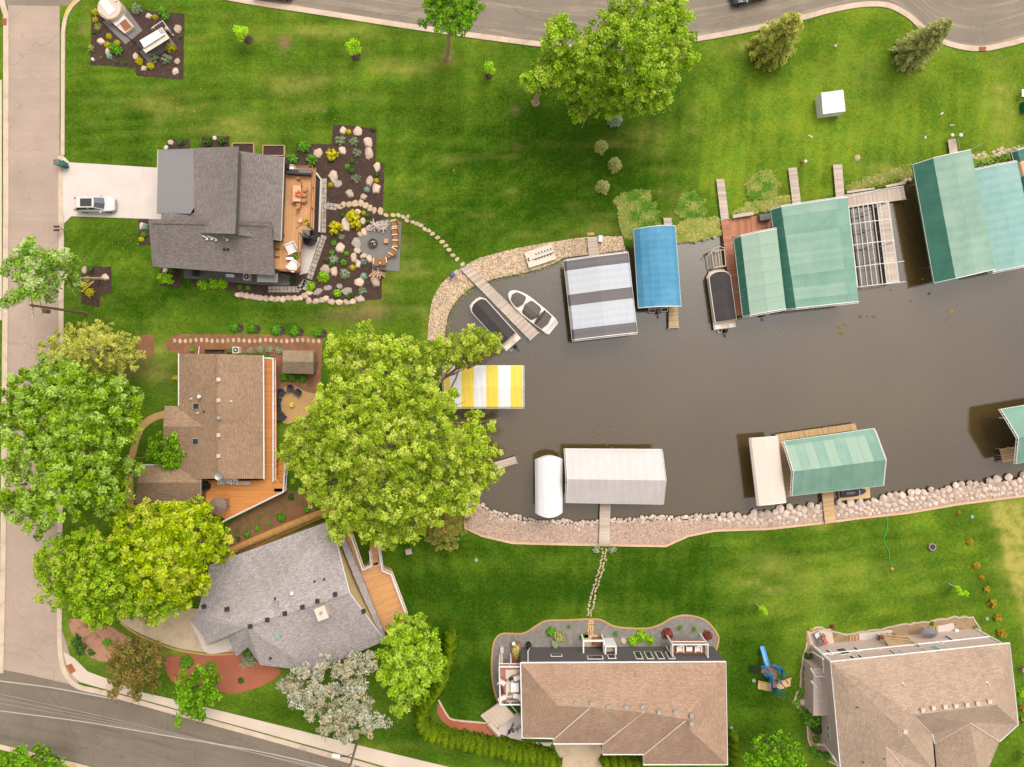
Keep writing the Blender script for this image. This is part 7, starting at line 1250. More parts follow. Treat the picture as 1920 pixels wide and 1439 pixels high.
def slab(label, px, py, rx, ry, rot, m, h, grp, name, cat, seed):
    rr = random.Random(seed); c = P(px, py); n = 7; a0 = rr.uniform(0, 6.28); pts = []
    for k in range(n):
        a = a0 + k * 6.283 / n + rr.uniform(-.2, .2); x, y = math.cos(a) * rx / S * rr.uniform(.88, 1.15), math.sin(a) * ry / S * rr.uniform(.88, 1.15); pts.append((c.x + x * math.cos(rot) - y * math.sin(rot), c.y + x * math.sin(rot) + y * math.cos(rot)))
    mb = MB(); mb.hexa([(x, y, .0) for x, y in pts], [(c.x + (x - c.x) * .94, c.y + (y - c.y) * .94, h) for x, y in pts]); return tag(mb.build(name, m), label, cat, grp)
arc = [(637, 388, 7, 5), (644, 384, 6, 6), (655, 384, 6.5, 6.5), (666, 382, 7.5, 7), (677, 381, 6, 7), (686, 386, 6, 6.5), (694, 391, 5.5, 7), (702, 395, 4.5, 7.5), (714, 397, 6, 8)]
for i, (x, y, a, b) in enumerate(arc): slab('flat flagstone in the arc crossing the garden bed', x, y, a, b, -.4 + i * .05, 'flagstone', .1, 'flagstones of the garden arc', 'flagstone', 'flagstone', i)
step_ = [(724, 404), (737, 404), (747, 404), (756, 407), (765, 406), (763, 414), (774, 417), (782, 420), (789, 423), (797, 430), (804, 433), (811, 439), (820, 446), (829, 454), (836, 461), (842, 469), (849, 479), (857, 487), (867, 496)]
for i, (x, y) in enumerate(step_): slab('pale stepping stone set in the lawn between garden and dock', x, y, 5.2 - (i in (4,)) * 2, 3.8, -.5 + .06 * i + random.uniform(-.4, .4), 'flagstone', .07, 'stepping stones across the upper lawn', 'stepping_stone', 'stepping stone', i + 50)
pth = smooth([(1134, 1030), (1133, 1045), (1128, 1065), (1122, 1085), (1116, 1105), (1111, 1125), (1107, 1145), (1105, 1158)], 6); k = 0
for x, y in along(pth, 4.4):
    for s in (-4, 3):
        k += 1; slab('small pale stone in the path from the south dock to the tan house', x + s + random.uniform(-2, 2), y + random.uniform(-1.5, 1.5), 2.6, 1.6, random.uniform(.3, 1.2), 'flagstone', .05, 'small stones of the south path', 'path_stone', 'stepping stone', 200 + k)
sheet('stone_walk', [(1103, 1162), (1113, 1162), (1115, 1213), (1096, 1213)], .045, 'mulch_brown', 'flagstone strip through the grey stone bed')
mbw = MB(); rr_ = random.Random(8)
for yy in range(11):
    w = 9 + yy * .8; c = 1108 - yy * .2; n = 3
    for j in range(n):
        px, py = c - w / 2 + (j + .5) * w / n + rr_.uniform(-.5, .5), 1164.5 + yy * 4.6 + rr_.uniform(-.5, .5); p = P(px, py); a0 = rr_.uniform(0, 3); mbw.prism([(p.x + math.cos(a0 + q * 1.05) * .13 * rr_.uniform(.85, 1.2), p.y + math.sin(a0 + q * 1.05) * .145 * rr_.uniform(.85, 1.2)) for q in range(6)], .03, .08, 0, rr_.random())
tag(mbw.build('flagstone_strip', 'play_tan'), 'tan flagstones laid through the grey stone bed', kind='structure')
# paver path
mbp = MB(); rp = random.Random(3)
def pav(x0, y0, x1, y1, wpx, rows, seed=0):
    a, b = P(x0, y0), P(x1, y1); d = (b - a); L = d.length; d.normalize(); nn = Vector((-d.y, d.x, 0)); w = wpx / S
    for i in range(rows):
        u0, u1 = L * i / rows + .03, L * (i + 1) / rows - .03; cuts = [0, 1] if rp.random() < .45 else [0, rp.uniform(.35, .65), 1]
        for v0, v1 in zip(cuts, cuts[1:]):
            s0, s1 = (v0 - .5) * w + .03, (v1 - .5) * w - .03; q = [a + d * u + nn * s for u, s in ((u0, s0), (u1, s0), (u1, s1), (u0, s1))]; mbp.hexa([(p.x, p.y, 0) for p in q], [(p.x, p.y, .085) for p in q], 0, rp.random())
pav(609, 335, 607, 437, 9, 11); pav(612, 386, 632, 389, 13, 3); pav(608, 442, 580, 524, 11, 11); pav(577, 526, 570, 544, 14, 3); pav(503, 543, 562, 543, 12, 8); pav(560, 543, 574, 526, 10, 2)
tag(mbp.build('paver_path', 'paver'), 'grey square pavers running along the deck and down to the porch', kind='structure')
for i, x in enumerate(range(328, 604, 10)):
    slab('tan stone in the row along the red mulch strip', x, 639 + math.sin(i) * 1.0, 3.2, 4.6, .1, 'flagstone', .08, 'stones of the red mulch walk', 'path_stone', 'stepping stone', 400 + i)
# riprap on the south bank
bx = [p for p in SHORE if p[0] > 875 and p[1] > 890]; sx = np.array([p[0] for p in bx]); sy = np.array([p[1] for p in bx]); ex = np.array([p[0] for p in edgeB[2:]]); ey_ = np.array([p[1] for p in edgeB[2:]])
rr_ = random.Random(12); placed = []; big = []
for tries in range(14000):
    x = rr_.uniform(1330, 1926); f = np.interp(x, [1330, 1420, 1500], [.35, .9, 1]); y0 = np.interp(x, sx, sy) - 5; y1 = np.interp(x, ex, ey_) - 5; u = rr_.random() ** 1.2; y = y0 + (y1 - y0) * u * f; r = (7.6 - 3.3 * u) * rr_.uniform(.7, 1.05)
    if 1543 < x < 1569: continue
    if all((x - a) ** 2 + (y - b) ** 2 > ((r + c) * .86) ** 2 for a, b, c in placed): placed.append((x, y, r)); big.append((x, y, r))
big.sort(key=lambda t: -t[2])
for x, y, r in big[:295]: rock('pale pinkish boulder packed in the riprap of the south bank', x, y, r * rr_.uniform(.95, 1.15), r * rr_.uniform(.85, 1.0), rr_.uniform(1, 180), 'rock_pink', 'riprap boulders of the south bank', 'riprap_boulder', .8, z=-.02)
small = []; tries = 0
for tries in range(6000):
    x = rr_.uniform(884, 1345); y0 = np.interp(x, sx, sy); d = abs(rr_.gauss(0, 1)) * 5.5; y = y0 - 7 + d + 2 * math.sin(x * .07); r = rr_.uniform(1.8, 4.0) * (1.1 - .02 * d)
    if 1121 < x < 1147: continue
    if all((x - a) ** 2 + (y - b) ** 2 > ((r + c) * .85) ** 2 for a, b, c in placed): placed.append((x, y, r)); small.append((x, y, r))
small.sort(key=lambda t: -t[2])
for x, y, r in small[:290]: rock('small pale stone along the waterline of the south bank', x, y, r * 1.1, r, rr_.uniform(1, 180), 'rock_pink', 'waterline stones of the south bank', 'shore_stone', .8, cat='stone', z=-.05)
for x0, y0, x1, y1, n, w, lb, gp in ((1722, 318, 1780, 304, 34, 7, 'pale stone at the shore above the sage green canopy', 'shore stones above the sage canopy'), (1806, 300, 1912, 280, 60, 6, 'pale stone at the shore above the turquoise canopy', 'shore stones above the turquoise canopy'), (1320, 446, 1356, 434, 14, 4, 'pale stone at the shore left of the red dock', 'shore stones by the red dock'), (1690, 342, 1716, 332, 10, 5, 'pale stone at the shore by the long board', 'shore stones by the long board')):
    for k in range(n):
        u = rr_.random(); r = rr_.uniform(1.8, 3.6); rock(lb, x0 + (x1 - x0) * u, y0 + (y1 - y0) * u + rr_.gauss(0, w * .6), r * 1.1, r, rr_.uniform(1, 180), 'rock', gp, 'shore_stone', .8, cat='stone', z=.0)

# ---------------------------------------------------------------- pump station at the top left
def slab_box(name, label, pts, z0, z1, m, cat): mb = MB(); mb.prism(PP(pts), z0, z1); return tag(mb.build(name, m), label, cat)
sheet('concrete_slab', [(193, 42), (234, 12), (268, 58), (236, 84)], .06, 'gravel_pad', 'grey slab under the round pump well')
sheet('concrete_slab', [(303, 50), (328, 84), (278, 118), (262, 98)], .06, 'gravel_pad', 'grey slab under the generator')
t = thing('pump_well', 'round pale concrete pump well with a flat hatch', 'pump well', P(217, 26)); c = P(215, 24); mb = MB(); mb.cyl(c, 1.42, 1.15, 36); mb.cyl(c + Vector((0, 0, 1.15)), 1.42, .06, 36, 0, 1.36); mb.build('wall', 'cap_concrete', t)
mb = MB(); mb.box(c + Vector((-.2, .1, 1.21)), (1.0, 2.0, .05), R(38)); mb.build('hatch', 'white_metal', t); mb = MB(); mb.box(c + Vector((.85, .85, 1.21)), (.3, .34, .16), R(30)); mb.build('vent', 'white_metal', t)
t = thing('valve_vault', 'low concrete vault box with an open metal hatch beside the pump well', 'vault', P(236, 50)); mb = MB(); mb.prism(PP([(212, 46), (235, 30), (255, 54), (238, 67)]), 0, .5); mb.build('wall', 'cap_concrete', t); mb = MB(); mb.prism(PP([(229, 49), (240, 41), (252, 55), (239, 63)]), .5, .54); mb.build('grate', 'wood_brown', t); mb = MB(); mb.prism(PP([(217, 48), (236, 35), (240, 40), (223, 54)]), .5, .62); mb.build('hatch', 'white_metal', t)
t = thing('generator', 'pale cream standby generator cabinet on a grey slab', 'generator', P(287, 76)); mb = MB(); lo = [(258, 82), (305, 54), (318, 72), (273, 100)]; hi = [(256, 80), (303, 52), (317, 70), (272, 98)]
mb.hexa(PP(lo, .1), PP([(257, 79), (304, 51), (318, 72), (273, 100)], 1.5)); mb.build('cabinet', 'tan_paint', t); mb = MB(); mb.hexa(PP([(262, 76), (303, 52), (309, 65), (270, 90)], 1.5), PP([(262, 76), (303, 52), (309, 65), (270, 90)], 1.72)); mb.build('lid', 'white_vinyl', t)
mb = MB()
for k in range(4): a, b = P(296.5 + k * 1.7, 57.5 + k * 2.3, 1.74), P(303.5 + k * 1.6, 53.6 + k * 2.3, 1.74); mb.tube([a, b], .035, 4)
mb.build('louvre', 'grey_plastic', t); mb = MB(); mb.prism(PP([(257, 82), (263, 78), (273, 92), (267, 95)], 1.3), 1.5, 1.53); mb.build('side_panel', 'dark_metal', t)
t = thing('pipe_stand', 'white pipe stand rising around the generator back', 'pipe stand', P(305, 46)); mb = MB(); pp_ = [P(286, 57, .1), P(284, 53, 1.1), P(305, 39, 1.1), P(316, 56, 1.1), P(320, 62, .6)]; mb.tube(pp_, .05, 6); mb.tube([P(305, 39, 1.1), P(305.5, 40, 0)], .05, 6); mb.tube([P(288, 52, .9), P(290, 55, .3)], .06, 6); mb.tube([P(298, 44, 1), P(300, 46, .3)], .05, 6); mb.build('pipe', 'white_metal', t); mb = MB(); mb.cyl(P(318, 59, 0), .22, .8, 10); mb.tube([P(322, 64, .3), P(326, 67, .2)], .06, 5); mb.build('valve', 'galv', t)
t = thing('light_pole', 'thin brown pole leaning out over the pump well', 'lamp post', P(266, 93)); mb = MB(); a = P(266, 93); b = P(188, 24, 7.0); mb.tube([P(254, 82, 0), P(230, 62, 2.4), P(202, 37, 5.2)], [.08, .06, .05], 7); mb.build('pole', 'dark_metal', t); mb = MB(); mb.tube([P(202, 37, 5.2), P(187, 24, 6.5)], .06, 6); mb.build('lamp_arm', 'white_metal', t)
mb = MB(); mb.box(P(176, 113, 0), (.25, .35, .3), .6); tag(mb.build('junction_box', 'white_metal'), 'tiny white box at the left of the pump bed', 'junction box')

# ---------------------------------------------------------------- poles and wires
t = thing('utility_pole', 'wooden utility pole with transformer at the street edge, leaning left in view', 'utility pole', P(163, 588)); b = P(163, 588); top = P(62, 578, 9.6); tp = Vector((b.x - .25, b.y + .12, 9.7)); mb = MB(); mb.tube([b - Vector((0, 0, .2)), tp], [.17, .12], 9); mb.build('pole', 'wood_pole', t)
mb = MB(); mb.tube([tp + Vector((-.25, 1.25, -.55)), tp + Vector((.1, -1.25, -.55))], .08, 4); mb.tube([tp + Vector((-.2, .9, -1.9)), tp + Vector((.1, -.9, -1.9))], .07, 4); mb.build('crossarm', 'wood_raw', t)
mb = MB(); tc = tp + Vector((.05, -.45, -3.0)); mb.cyl(tc, .24, .85, 14); mb.cyl(tc + Vector((0, 0, .85)), .26, .08, 14, 0, .15); mb.build('transformer', 'umbrella_brown', t)
mb = MB()
for q in ((-.25, 1.2, -.45), (-.1, .5, -.45), (.05, -.7, -.45), (.1, -1.2, -.45), (0, -.5, -2.0)): mb.cyl(tp + Vector(q), .06, .22, 8)
mb.build('insulator', 'white_vinyl', t)
t2 = thing('utility_pole', 'utility pole with a lamp arm at the main road pavement', 'utility pole', P(672, 1383)); b2 = P(672, 1383); tp2 = Vector((b2.x + .3, b2.y - .35, 7.4)); mb = MB(); mb.tube([b2 - Vector((0, 0, .2)), tp2], [.16, .11], 9); mb.build('pole', 'wood_pole', t2)
mb = MB(); mb.tube([tp2 + Vector((-1.0, .1, -.3)), tp2 + Vector((.9, -.1, -.3))], .07, 4); mb.build('crossarm', 'wood_raw', t2); mb = MB(); mb.cyl(tp2 + Vector((.25, .2, -1.6)), .22, .7, 12); mb.build('transformer', 'white_metal', t2)
mb = MB(); mb.tube([Vector((b2.x, b2.y, 3.5)), Vector((b2.x - .5, b2.y + .15, 4.4)), Vector((b2.x - 1.3, b2.y + .3, 4.6))], .04, 5); mb.build('lamp_arm', 'dark_metal', t2); mb = MB(); mb.box(Vector((b2.x - 1.6, b2.y + .36, 4.5)), (.9, .4, .14), -.2); mb.build('lamp_head', 'white_vinyl', t2)
mb = MB(); mb.tube([P(703, 1373, 0), P(736, 1359, 0)], .0, 4) if False else None
def wire(label, a, b, sag, r=.02, m='galv', n=14):
    mb = MB(); a, b = Vector(a), Vector(b); mb.tube([a.lerp(b, i / n) - Vector((0, 0, sag * 4 * (i / n) * (1 - i / n))) for i in range(n + 1)], r, 4); return tag(mb.build('power_line', m), label, 'power line', 'overhead wires')
for k, (x, lb) in enumerate(((-1.0, 'outer left overhead wire following the main road'), (-.3, 'second overhead wire following the main road'), (.7, 'third overhead wire following the main road'))): wire(lb, tp2 + Vector((x, .1, -.2)), P(-80, 1285 + k * 10, 7.6), .5, .014)
for k, (q, lb) in enumerate((((-.25, 1.2, -.3), 'overhead wire running down the street, westmost'), ((.05, -.7, -.3), 'overhead wire running down the street, second'), ((.1, -1.2, -.3), 'overhead wire running down the street, third'))): wire(lb, tp + Vector(q), P(-10 + k * 30, 900, 8.2), .4, .012, 'beige_metal')
wire('thin pale wire crossing the top road left of the big tree', P(930, -6, 8), P(1025, 40, 6.5), .1, .03); wire('second thin wire crossing the top road left of the big tree', P(960, -8, 8), P(1090, 60, 6.5), .1, .014)
t = thing('sign_post', 'yellow post leaning beside the street bed trunk', 'post', P(176, 528)); mb = MB(); mb.tube([P(176, 528, 0), P(153, 547, 1.5)], .05, 6); mb.build('post', 'yellow', t); mb = MB(); mb.tube([P(176, 527, 0), P(157, 537, 1.2)], .05, 5); mb.build('brace', 'galv', t)

# ---------------------------------------------------------------- bins, boxes, small things on the lawns
def bin_(label, px, py, ang, m, lid):
    t = thing('wheelie_bin', label, 'bin', P(px, py), None, R(ang)); WL[t.name] = Vector((0, 0, 0)); mb = MB(); mb.hexa([(-.24, -.26, .05), (.24, -.26, .05), (.24, .26, .05), (-.24, .26, .05)], [(-.3, -.32, 1.0), (.3, -.32, 1.0), (.3, .32, 1.0), (-.3, .32, 1.0)]); mb.build('body', m, t, local=True); mb = MB(); mb.hexa([(-.33, -.35, 1.0), (.36, -.35, 1.0), (.36, .35, 1.0), (-.33, .35, 1.0)], [(-.28, -.3, 1.1), (.3, -.3, 1.07), (.3, .3, 1.07), (-.28, .3, 1.1)]); mb.build('lid', lid, t, local=True)
    mb = MB(); mb.tube([(-.36, -.3, .98), (-.42, 0, .98), (-.36, .3, .98)], .03, 5); mb.build('handle', m, t, local=True); return t
bin_('dark grey wheelie bin at the driveway mouth', 117, 309, 0, 'dark_metal', 'grey_plastic'); bin_('green wheelie bin right of the dark one at the driveway mouth', 126, 312, 20, 'green_plastic', 'green_plastic')
def mailbox(label, px, py):
    t = thing('mailbox', label, 'mailbox', P(px, py)); b = P(px, py); mb = MB(); mb.box(b, (.1, .1, 1.05)); mb.box(b + Vector((-.25, 0, .95)), (.7, .12, .08)); mb.build('post', 'wood_raw', t)
    for k, s in enumerate((-.22, .22)): mb = MB(); mb.hexa([b + Vector((x, s + y, 1.05)) for x, y in ((-.6, -.11), (0, -.11), (0, .11), (-.6, .11))], [b + Vector((x, s + y, 1.3)) for x, y in ((-.6, -.06), (0, -.06), (0, .06), (-.6, .06))]); mb.build('box', 'dark_metal', t)
    return t
mailbox('pair of dark mailboxes on a wooden post below the driveway mouth', 122, 432)
def ac(label, px, py):
    t = thing('air_conditioner', label, 'air conditioner', P(px, py)); b = P(px, py); mb = MB(); mb.box(b, (.8, .8, .85)); mb.build('cabinet', 'tan_paint', t); mb = MB(); mb.cyl(b + Vector((0, 0, .85)), .3, .03, 18); mb.build('fan_grille', 'dark_metal', t); mb = MB(); mb.cyl(b + Vector((0, 0, .88)), .11, .03, 12); mb.build('hub', 'white_vinyl', t); return t
ac('square air conditioner on the porch slab of the charcoal house', 467, 521); ac('square air conditioner by the north wall of the brown roofed house', 447, 657)
t = thing('window_well', 'brown timber window well by the north wall of the brown roof', 'window well', P(404, 660)); mb = MB(); a, b = P(385, 655), P(425, 664); mb.box(((a.x + b.x) / 2, a.y, 0), (b.x - a.x, .12, .4)); mb.box((a.x, (a.y + b.y) / 2, 0), (.12, a.y - b.y, .4)); mb.box((b.x, (a.y + b.y) / 2, 0), (.12, a.y - b.y, .4)); mb.build('frame', 'wood_brown', t); mb = MB(); mb.box(((a.x + b.x) / 2, (a.y + b.y) / 2, 0), (b.x - a.x - .2, a.y - b.y, .06)); mb.build('floor', 'mulch', t)
mb = MB(); mb.tube([P(374, 650, .2), P(372, 664, 2.6)], .06, 5); tag(mb.build('drain_pipe', 'white_vinyl'), 'white drain pipe at the north wall of the brown roof', 'pipe')
def simple(name, label, cat, fn, m): mb = MB(); fn(mb); return tag(mb.build(name, m), label, cat)
simple('lawn_lamp', 'small round lamp on the upper right lawn', 'lamp', lambda mb: (mb.cyl(P(1566, 87), .06, .7, 8), mb.lathe(P(1566, 87, .7), [(.17, 0), (.17, .12), (.1, .2)], 14)), 'beige_metal')
simple('utility_box', 'green utility box cut by the right edge of the lawn', 'utility box', lambda mb: mb.box(P(1919, 203), (.9, 1.1, .8)), 'green_plastic')
simple('utility_pedestal', 'white utility pedestal above the green box at the right edge', 'utility box', lambda mb: (mb.box(P(1919, 175), (.35, .8, .7)), mb.box(P(1919, 175, .7), (.45, .9, .06))), 'white_vinyl')
for x, y, l, w, an, lb in ((1766, 213, .35, .2, 30, 'small white slip of paper on the right lawn'), (1785, 235, .5, .1, 0, 'thin tan stick on the right lawn'), (1520, 256, .6, .12, -30, 'short pale board on the lawn below the white shed'), (1735, 258, .2, .3, 0, 'tiny pale stake on the lawn near the sage canopy')): simple('lawn_scrap', lb, 'debris', lambda mb: mb.box(P(x, y), (l, w, .04), R(an)), 'tan_paint')
t = thing('dock_lamp', 'white lamp on a thin post at the gangway end', 'lamp', P(1795, 254)); mb = MB(); mb.cyl(P(1796, 255), .04, 1.1, 8); mb.build('post', 'white_metal', t); mb = MB(); mb.lathe(P(1801, 254, 1.1), [(.2, 0), (.22, .1), (.1, .2)], 14); mb.build('lamp_head', 'white_vinyl', t)
t = thing('dock_lamp', 'white lamp with a brown arm at the left corner of the gangway', 'lamp', P(1784, 254)); mb = MB(); mb.tube([P(1770, 263, .2), P(1778, 258, .8), P(1785, 254, 1.0)], .05, 6); mb.build('post', 'wood_brown', t); mb = MB(); mb.lathe(P(1785, 254, 1.0), [(.18, 0), (.2, .1), (.1, .18)], 14); mb.build('lamp_head', 'white_vinyl', t)
simple('mooring_line', 'pale line from the sage canopy corner to the lawn, long one', 'rope', lambda mb: mb.tube([P(1807, 287, 3), P(1830, 276, 1.6), P(1854, 264, .05)], .03, 4), 'galv'); simple('mooring_line', 'pale line from the sage canopy corner to the dock lamp', 'rope', lambda mb: mb.tube([P(1801, 287, 3), P(1797, 258, .3)], .03, 4), 'galv')
t = thing('dock_lamp', 'white lamp beside an orange tuft at the grey gangway', 'lamp', P(1508, 303)); mb = MB(); mb.cyl(P(1508, 304), .04, .8, 8); mb.build('post', 'wood_orange', t); mb = MB(); mb.lathe(P(1510, 303, .8), [(.17, 0), (.19, .1), (.1, .18)], 12); mb.build('lamp_head', 'white_vinyl', t)
simple('garden_hose', 'bright green hose lying across the south lawn', 'hose', lambda mb: mb.tube([P(x, y, .04) for x, y in smooth([(1660, 968), (1664, 985), (1661, 1000), (1657, 1012), (1662, 1025), (1667, 1035), (1668, 1048), (1672, 1060), (1672, 1066)], 4)], .05, 6), 'hose'); simple('hose_nozzle', 'orange sprinkler head at the end of the green hose', 'sprinkler', lambda mb: mb.lathe(P(1672, 1067), [(.2, 0), (.2, .1), (.08, .22)], 10), 'orange')
t = thing('fire_ring', 'small dark round fire ring on the south lawn', 'fire pit', P(1746, 1025)); mb = MB(); mb.lathe(P(1746, 1025), [(.42, 0), (.44, .3), (.34, .3), (.34, .05)], 18); mb.build('ring', 'rock_grey', t); mb = MB(); mb.cyl(P(1747, 1025, .05), .33, .2, 16); mb.build('ash', 'canvas_black', t)
t = thing('picnic_bench', 'small grey slatted chair on the lawn under the willow', 'chair', P(767, 1032)); c = P(767, 1033); mb = MB(); mb.box(c + Vector((0, 0, .4)), (.75, .7, .06), .2); mb.build('seat', 'dock_grey', t); mb = MB(); mb.box(c + Vector((0, .35, .4)), (.75, .06, .55), .2); mb.build('backrest', 'dock_grey', t)
for sx_ in (-.3, .3):
    for sy_ in (-.28, .28): mb = MB(); mb.box(c + Vector((sx_, sy_, 0)), (.06, .06, .4)); mb.build('leg', 'dock_grey', t)
for x, y, lb in ((893, 1050, 'pale green sprinkler cover on the lawn below the gravel bank'), (1822, 969, 'pale blue sprinkler cover near the riprap'), (1850, 1160, 'white marker beside the orange shrubs'), (1371, 1365, 'pale green utility cap by the tan roof corner'), (1413, 1276, 'tiny white marker near the play set')): simple('ground_marker', lb, 'marker', lambda mb: mb.cyl(P(x, y), .22, .12, 10), 'glass_green')
t = thing('bird_bath', 'small pale stone post at the end of the hedge', 'post', P(848, 1195)); mb = MB(); mb.box(P(848, 1197), (.35, .35, .9)); mb.build('post', 'cap_concrete', t); mb = MB(); mb.box(P(848, 1197, .9), (.5, .5, .08)); mb.build('cap', 'white_vinyl', t)
t = thing('telescope_grill', 'dark kettle grill with a black cover at the top of the angled dock', 'grill', P(848, 517)); mb = MB(); mb.lathe(P(848, 517, .6), [(.1, 0), (.33, .15), (.36, .3), (.3, .42), (.1, .5)], 16); mb.build('kettle', 'blue_cover', t)
for k in range(3): mb = MB(); mb.tube([P(848, 517, .65), P(848, 517, 0) + Vector((.35 * math.cos(k * 2.1), .35 * math.sin(k * 2.1), 0))], .025, 5); mb.build('leg', 'dark_metal', t)
simple('flat_rock', 'flat pinkish slab at the top of the angled dock', 'stone', lambda mb: mb.prism(PP([(850, 511), (856, 506), (862, 513), (856, 518)]), 0, .2), 'rock_pink'); simple('mooring_line', 'brown rope from the kettle grill to the angled dock', 'rope', lambda mb: mb.tube([P(853, 520, .4), P(872, 530, .2), P(891, 540, .3)], .025, 4), 'wood_brown')

# ---------------------------------------------------------------- furniture
def chair(name, label, px, py, ang, frame, cushion, w=.7, grp=None, z=.05, arms=True, low=True):
    t = thing(name, label, 'chair', P(px, py, z), grp, R(ang)); WL[t.name] = Vector((0, 0, 0)); h = .32 if low else .45; mb = MB(); mb.hexa([(-w / 2, -w / 2, h - .05), (w / 2, -w / 2, h), (w / 2, w / 2, h), (-w / 2, w / 2, h - .05)], [(-w / 2, -w / 2, h + .06), (w / 2, -w / 2, h + .11), (w / 2, w / 2, h + .11), (-w / 2, w / 2, h + .06)]); mb.build('seat', cushion, t, local=True)
    mb = MB(); mb.hexa([(-w / 2 - .06, -w / 2, h), (-w / 2 + .06, -w / 2, h), (-w / 2 + .06, w / 2, h), (-w / 2 - .06, w / 2, h)], [(-w / 2 - .3, -w / 2, h + .6), (-w / 2 - .2, -w / 2, h + .6), (-w / 2 - .2, w / 2, h + .6), (-w / 2 - .3, w / 2, h + .6)]); mb.build('backrest', cushion, t, local=True)
    for s in (-1, 1):
        if arms: mb = MB(); mb.box((.0, s * (w / 2 + .07), h + .22), (w * 1.1, .13, .04)); mb.build('armrest', frame, t, local=True)
        for x in (-w / 2 + .05, w / 2 - .05): mb = MB(); mb.box((x, s * (w / 2 - .02 + (.07 if arms else 0)), 0), (.07, .07, h + (.22 if arms else 0))); mb.build('leg', frame, t, local=True)
    return t
for x, y, an, lb in ((740, 421, 190, 'first from the flagstones'), (741, 436, 185, 'second from the flagstones'), (742, 458, 178, 'below the small side table'), (737, 473, 145, 'turned at the bend'), (720, 490, 100, 'right one of the lower pair'), (708, 491, 85, 'left one of the lower pair')): chair('patio_chair', 'yellow framed low chair round the fire pit, ' + lb, x, y, an, 'chair_yellow', 'chair_brown', .62, 'chairs round the fire pit')
def table(name, label, px, py, w, d, h, m, ang=0, z=.05, cat='table', leg=.06):
    t = thing(name, label, cat, P(px, py, z), None, R(ang)); WL[t.name] = Vector((0, 0, 0)); mb = MB(); mb.box((0, 0, h - .06), (w, d, .06)); mb.build('tabletop', m, t, local=True)
    for sx in (-1, 1):
        for sy in (-1, 1): mb = MB(); mb.box((sx * (w / 2 - leg), sy * (d / 2 - leg), 0), (leg, leg, h - .06)); mb.build('leg', m, t, local=True)
    return t
table('side_table', 'small brown side table between two fire pit chairs', 742, 447, .45, .45, .45, 'chair_brown'); table('side_table', 'small brown side table at the bend of the chair row', 730, 481, .45, .45, .45, 'chair_brown', 35); table('side_table', 'small tan cube table alone near the fire pit', 725, 453, .5, .5, .42, 'deck_tan')
t = thing('fire_pit', 'round stone fire pit filled with pale and dark lumps', 'fire pit', P(700, 457)); mb = MB(); mb.lathe(P(700, 457, .04), [(.55, 0), (.56, .35), (.44, .35), (.42, .1)], 20); mb.build('rim', 'bark_dark', t)
mb = MB(); rr_ = random.Random(6)
for k in range(16): mb.cyl(P(700, 457, .25) + Vector((rr_.uniform(-.3, .3), rr_.uniform(-.3, .3), 0)), rr_.uniform(.06, .12), .15, 6, k % 2, .04)
mb.build('logs', ['driftwood', 'grey_plastic'], t)
def driftwood(label, px, py, w, h, m, n, seed):
    rr = random.Random(seed); mb = MB()
    for k in range(n):
        c = P(px + rr.uniform(-w, w) * .75, py + rr.uniform(-h, h) * .6, rr.uniform(.1, .5)); a = rr.uniform(0, 6.28); L = rr.uniform(.3, .7); e = c + Vector((math.cos(a) * L, math.sin(a) * L, rr.uniform(-.1, .35))); mb.tube([c, c.lerp(e, .5) + Vector((0, 0, .08)), e], [.07, .05, .02], 5)
        for s in (.4, .7): q = c.lerp(e, s); b = a + rr.uniform(-1, 1); mb.tube([q, q + Vector((math.cos(b) * .25, math.sin(b) * .25, .15))], [.035, .01], 4)
    return tag(mb.build('driftwood_pile', m), label, 'driftwood')
driftwood('tangled white driftwood pile on the fire pit patio', 712, 424, 15, 9, 'driftwood', 60, 1); driftwood('pinkish driftwood pile below the fire pit patio', 706, 515, 13, 4, 'driftwood_tan', 34, 2)
# deck of the charcoal house
zd = 2.4
def deckP(x, y): return (x, y)
def chair_d(name, label, px, py, ang, frame, cushion, w, z, grp, arms=False, low=False):
    t = chair(name, label, px, py, ang, frame, cushion, w, grp, z, arms, low); t.location = P(px, py, z); return t
t = table('dining_table', 'pinkish dining table on the tan deck', 560, 366, .95, 1.9, .75, 'table_pink', 0, zd); t.location = P(560, 366, zd)
o = simple('centrepiece', 'orange flower arrangement on the pinkish dining table', 'flowers', lambda mb: [mb.tube([P(560, 364, zd + .76), P(560, 364, zd + .95) + Vector((math.cos(k * .7) * .42 * (.6 + .4 * (k % 2)), math.sin(k * .7) * .42 * (.6 + .4 * (k % 3) / 2), .12))], [.05, .09], 5) for k in range(22)], 'orange')
for x, y, an, lb in ((563, 346, 270, 'at the head of the table near the grill'), (574, 358, 180, 'first on the rail side'), (573, 368, 180, 'second on the rail side'), (572, 378, 180, 'third on the rail side'), (562, 387, 90, 'at the foot of the table')): chair_d('dining_chair', 'brown dining chair on the tan deck, ' + lb, x, y, an, 'wood_brown', 'wood_orange', .46, zd, 'dining chairs on the tan deck')
simple('bench', 'orange wood bench on the house side of the dining table', 'bench', lambda mb: mb.box(P(551, 366, zd), (.25, 2.0, .45)), 'wood_orange')
t = thing('outdoor_kitchen', 'black outdoor kitchen counter along the deck rail', 'counter', P(565, 322, zd)); mb = MB(); mb.prism(PP([(541, 321), (587, 323), (586, 332), (541, 329)], zd), zd, zd + .85); mb.build('cabinet', 'canvas_black', t); mb = MB(); mb.prism(PP([(560, 316), (586, 318), (585, 325), (560, 324)], zd + .9), zd + .85, zd + .9); mb.build('worktop', 'grey_plastic', t)
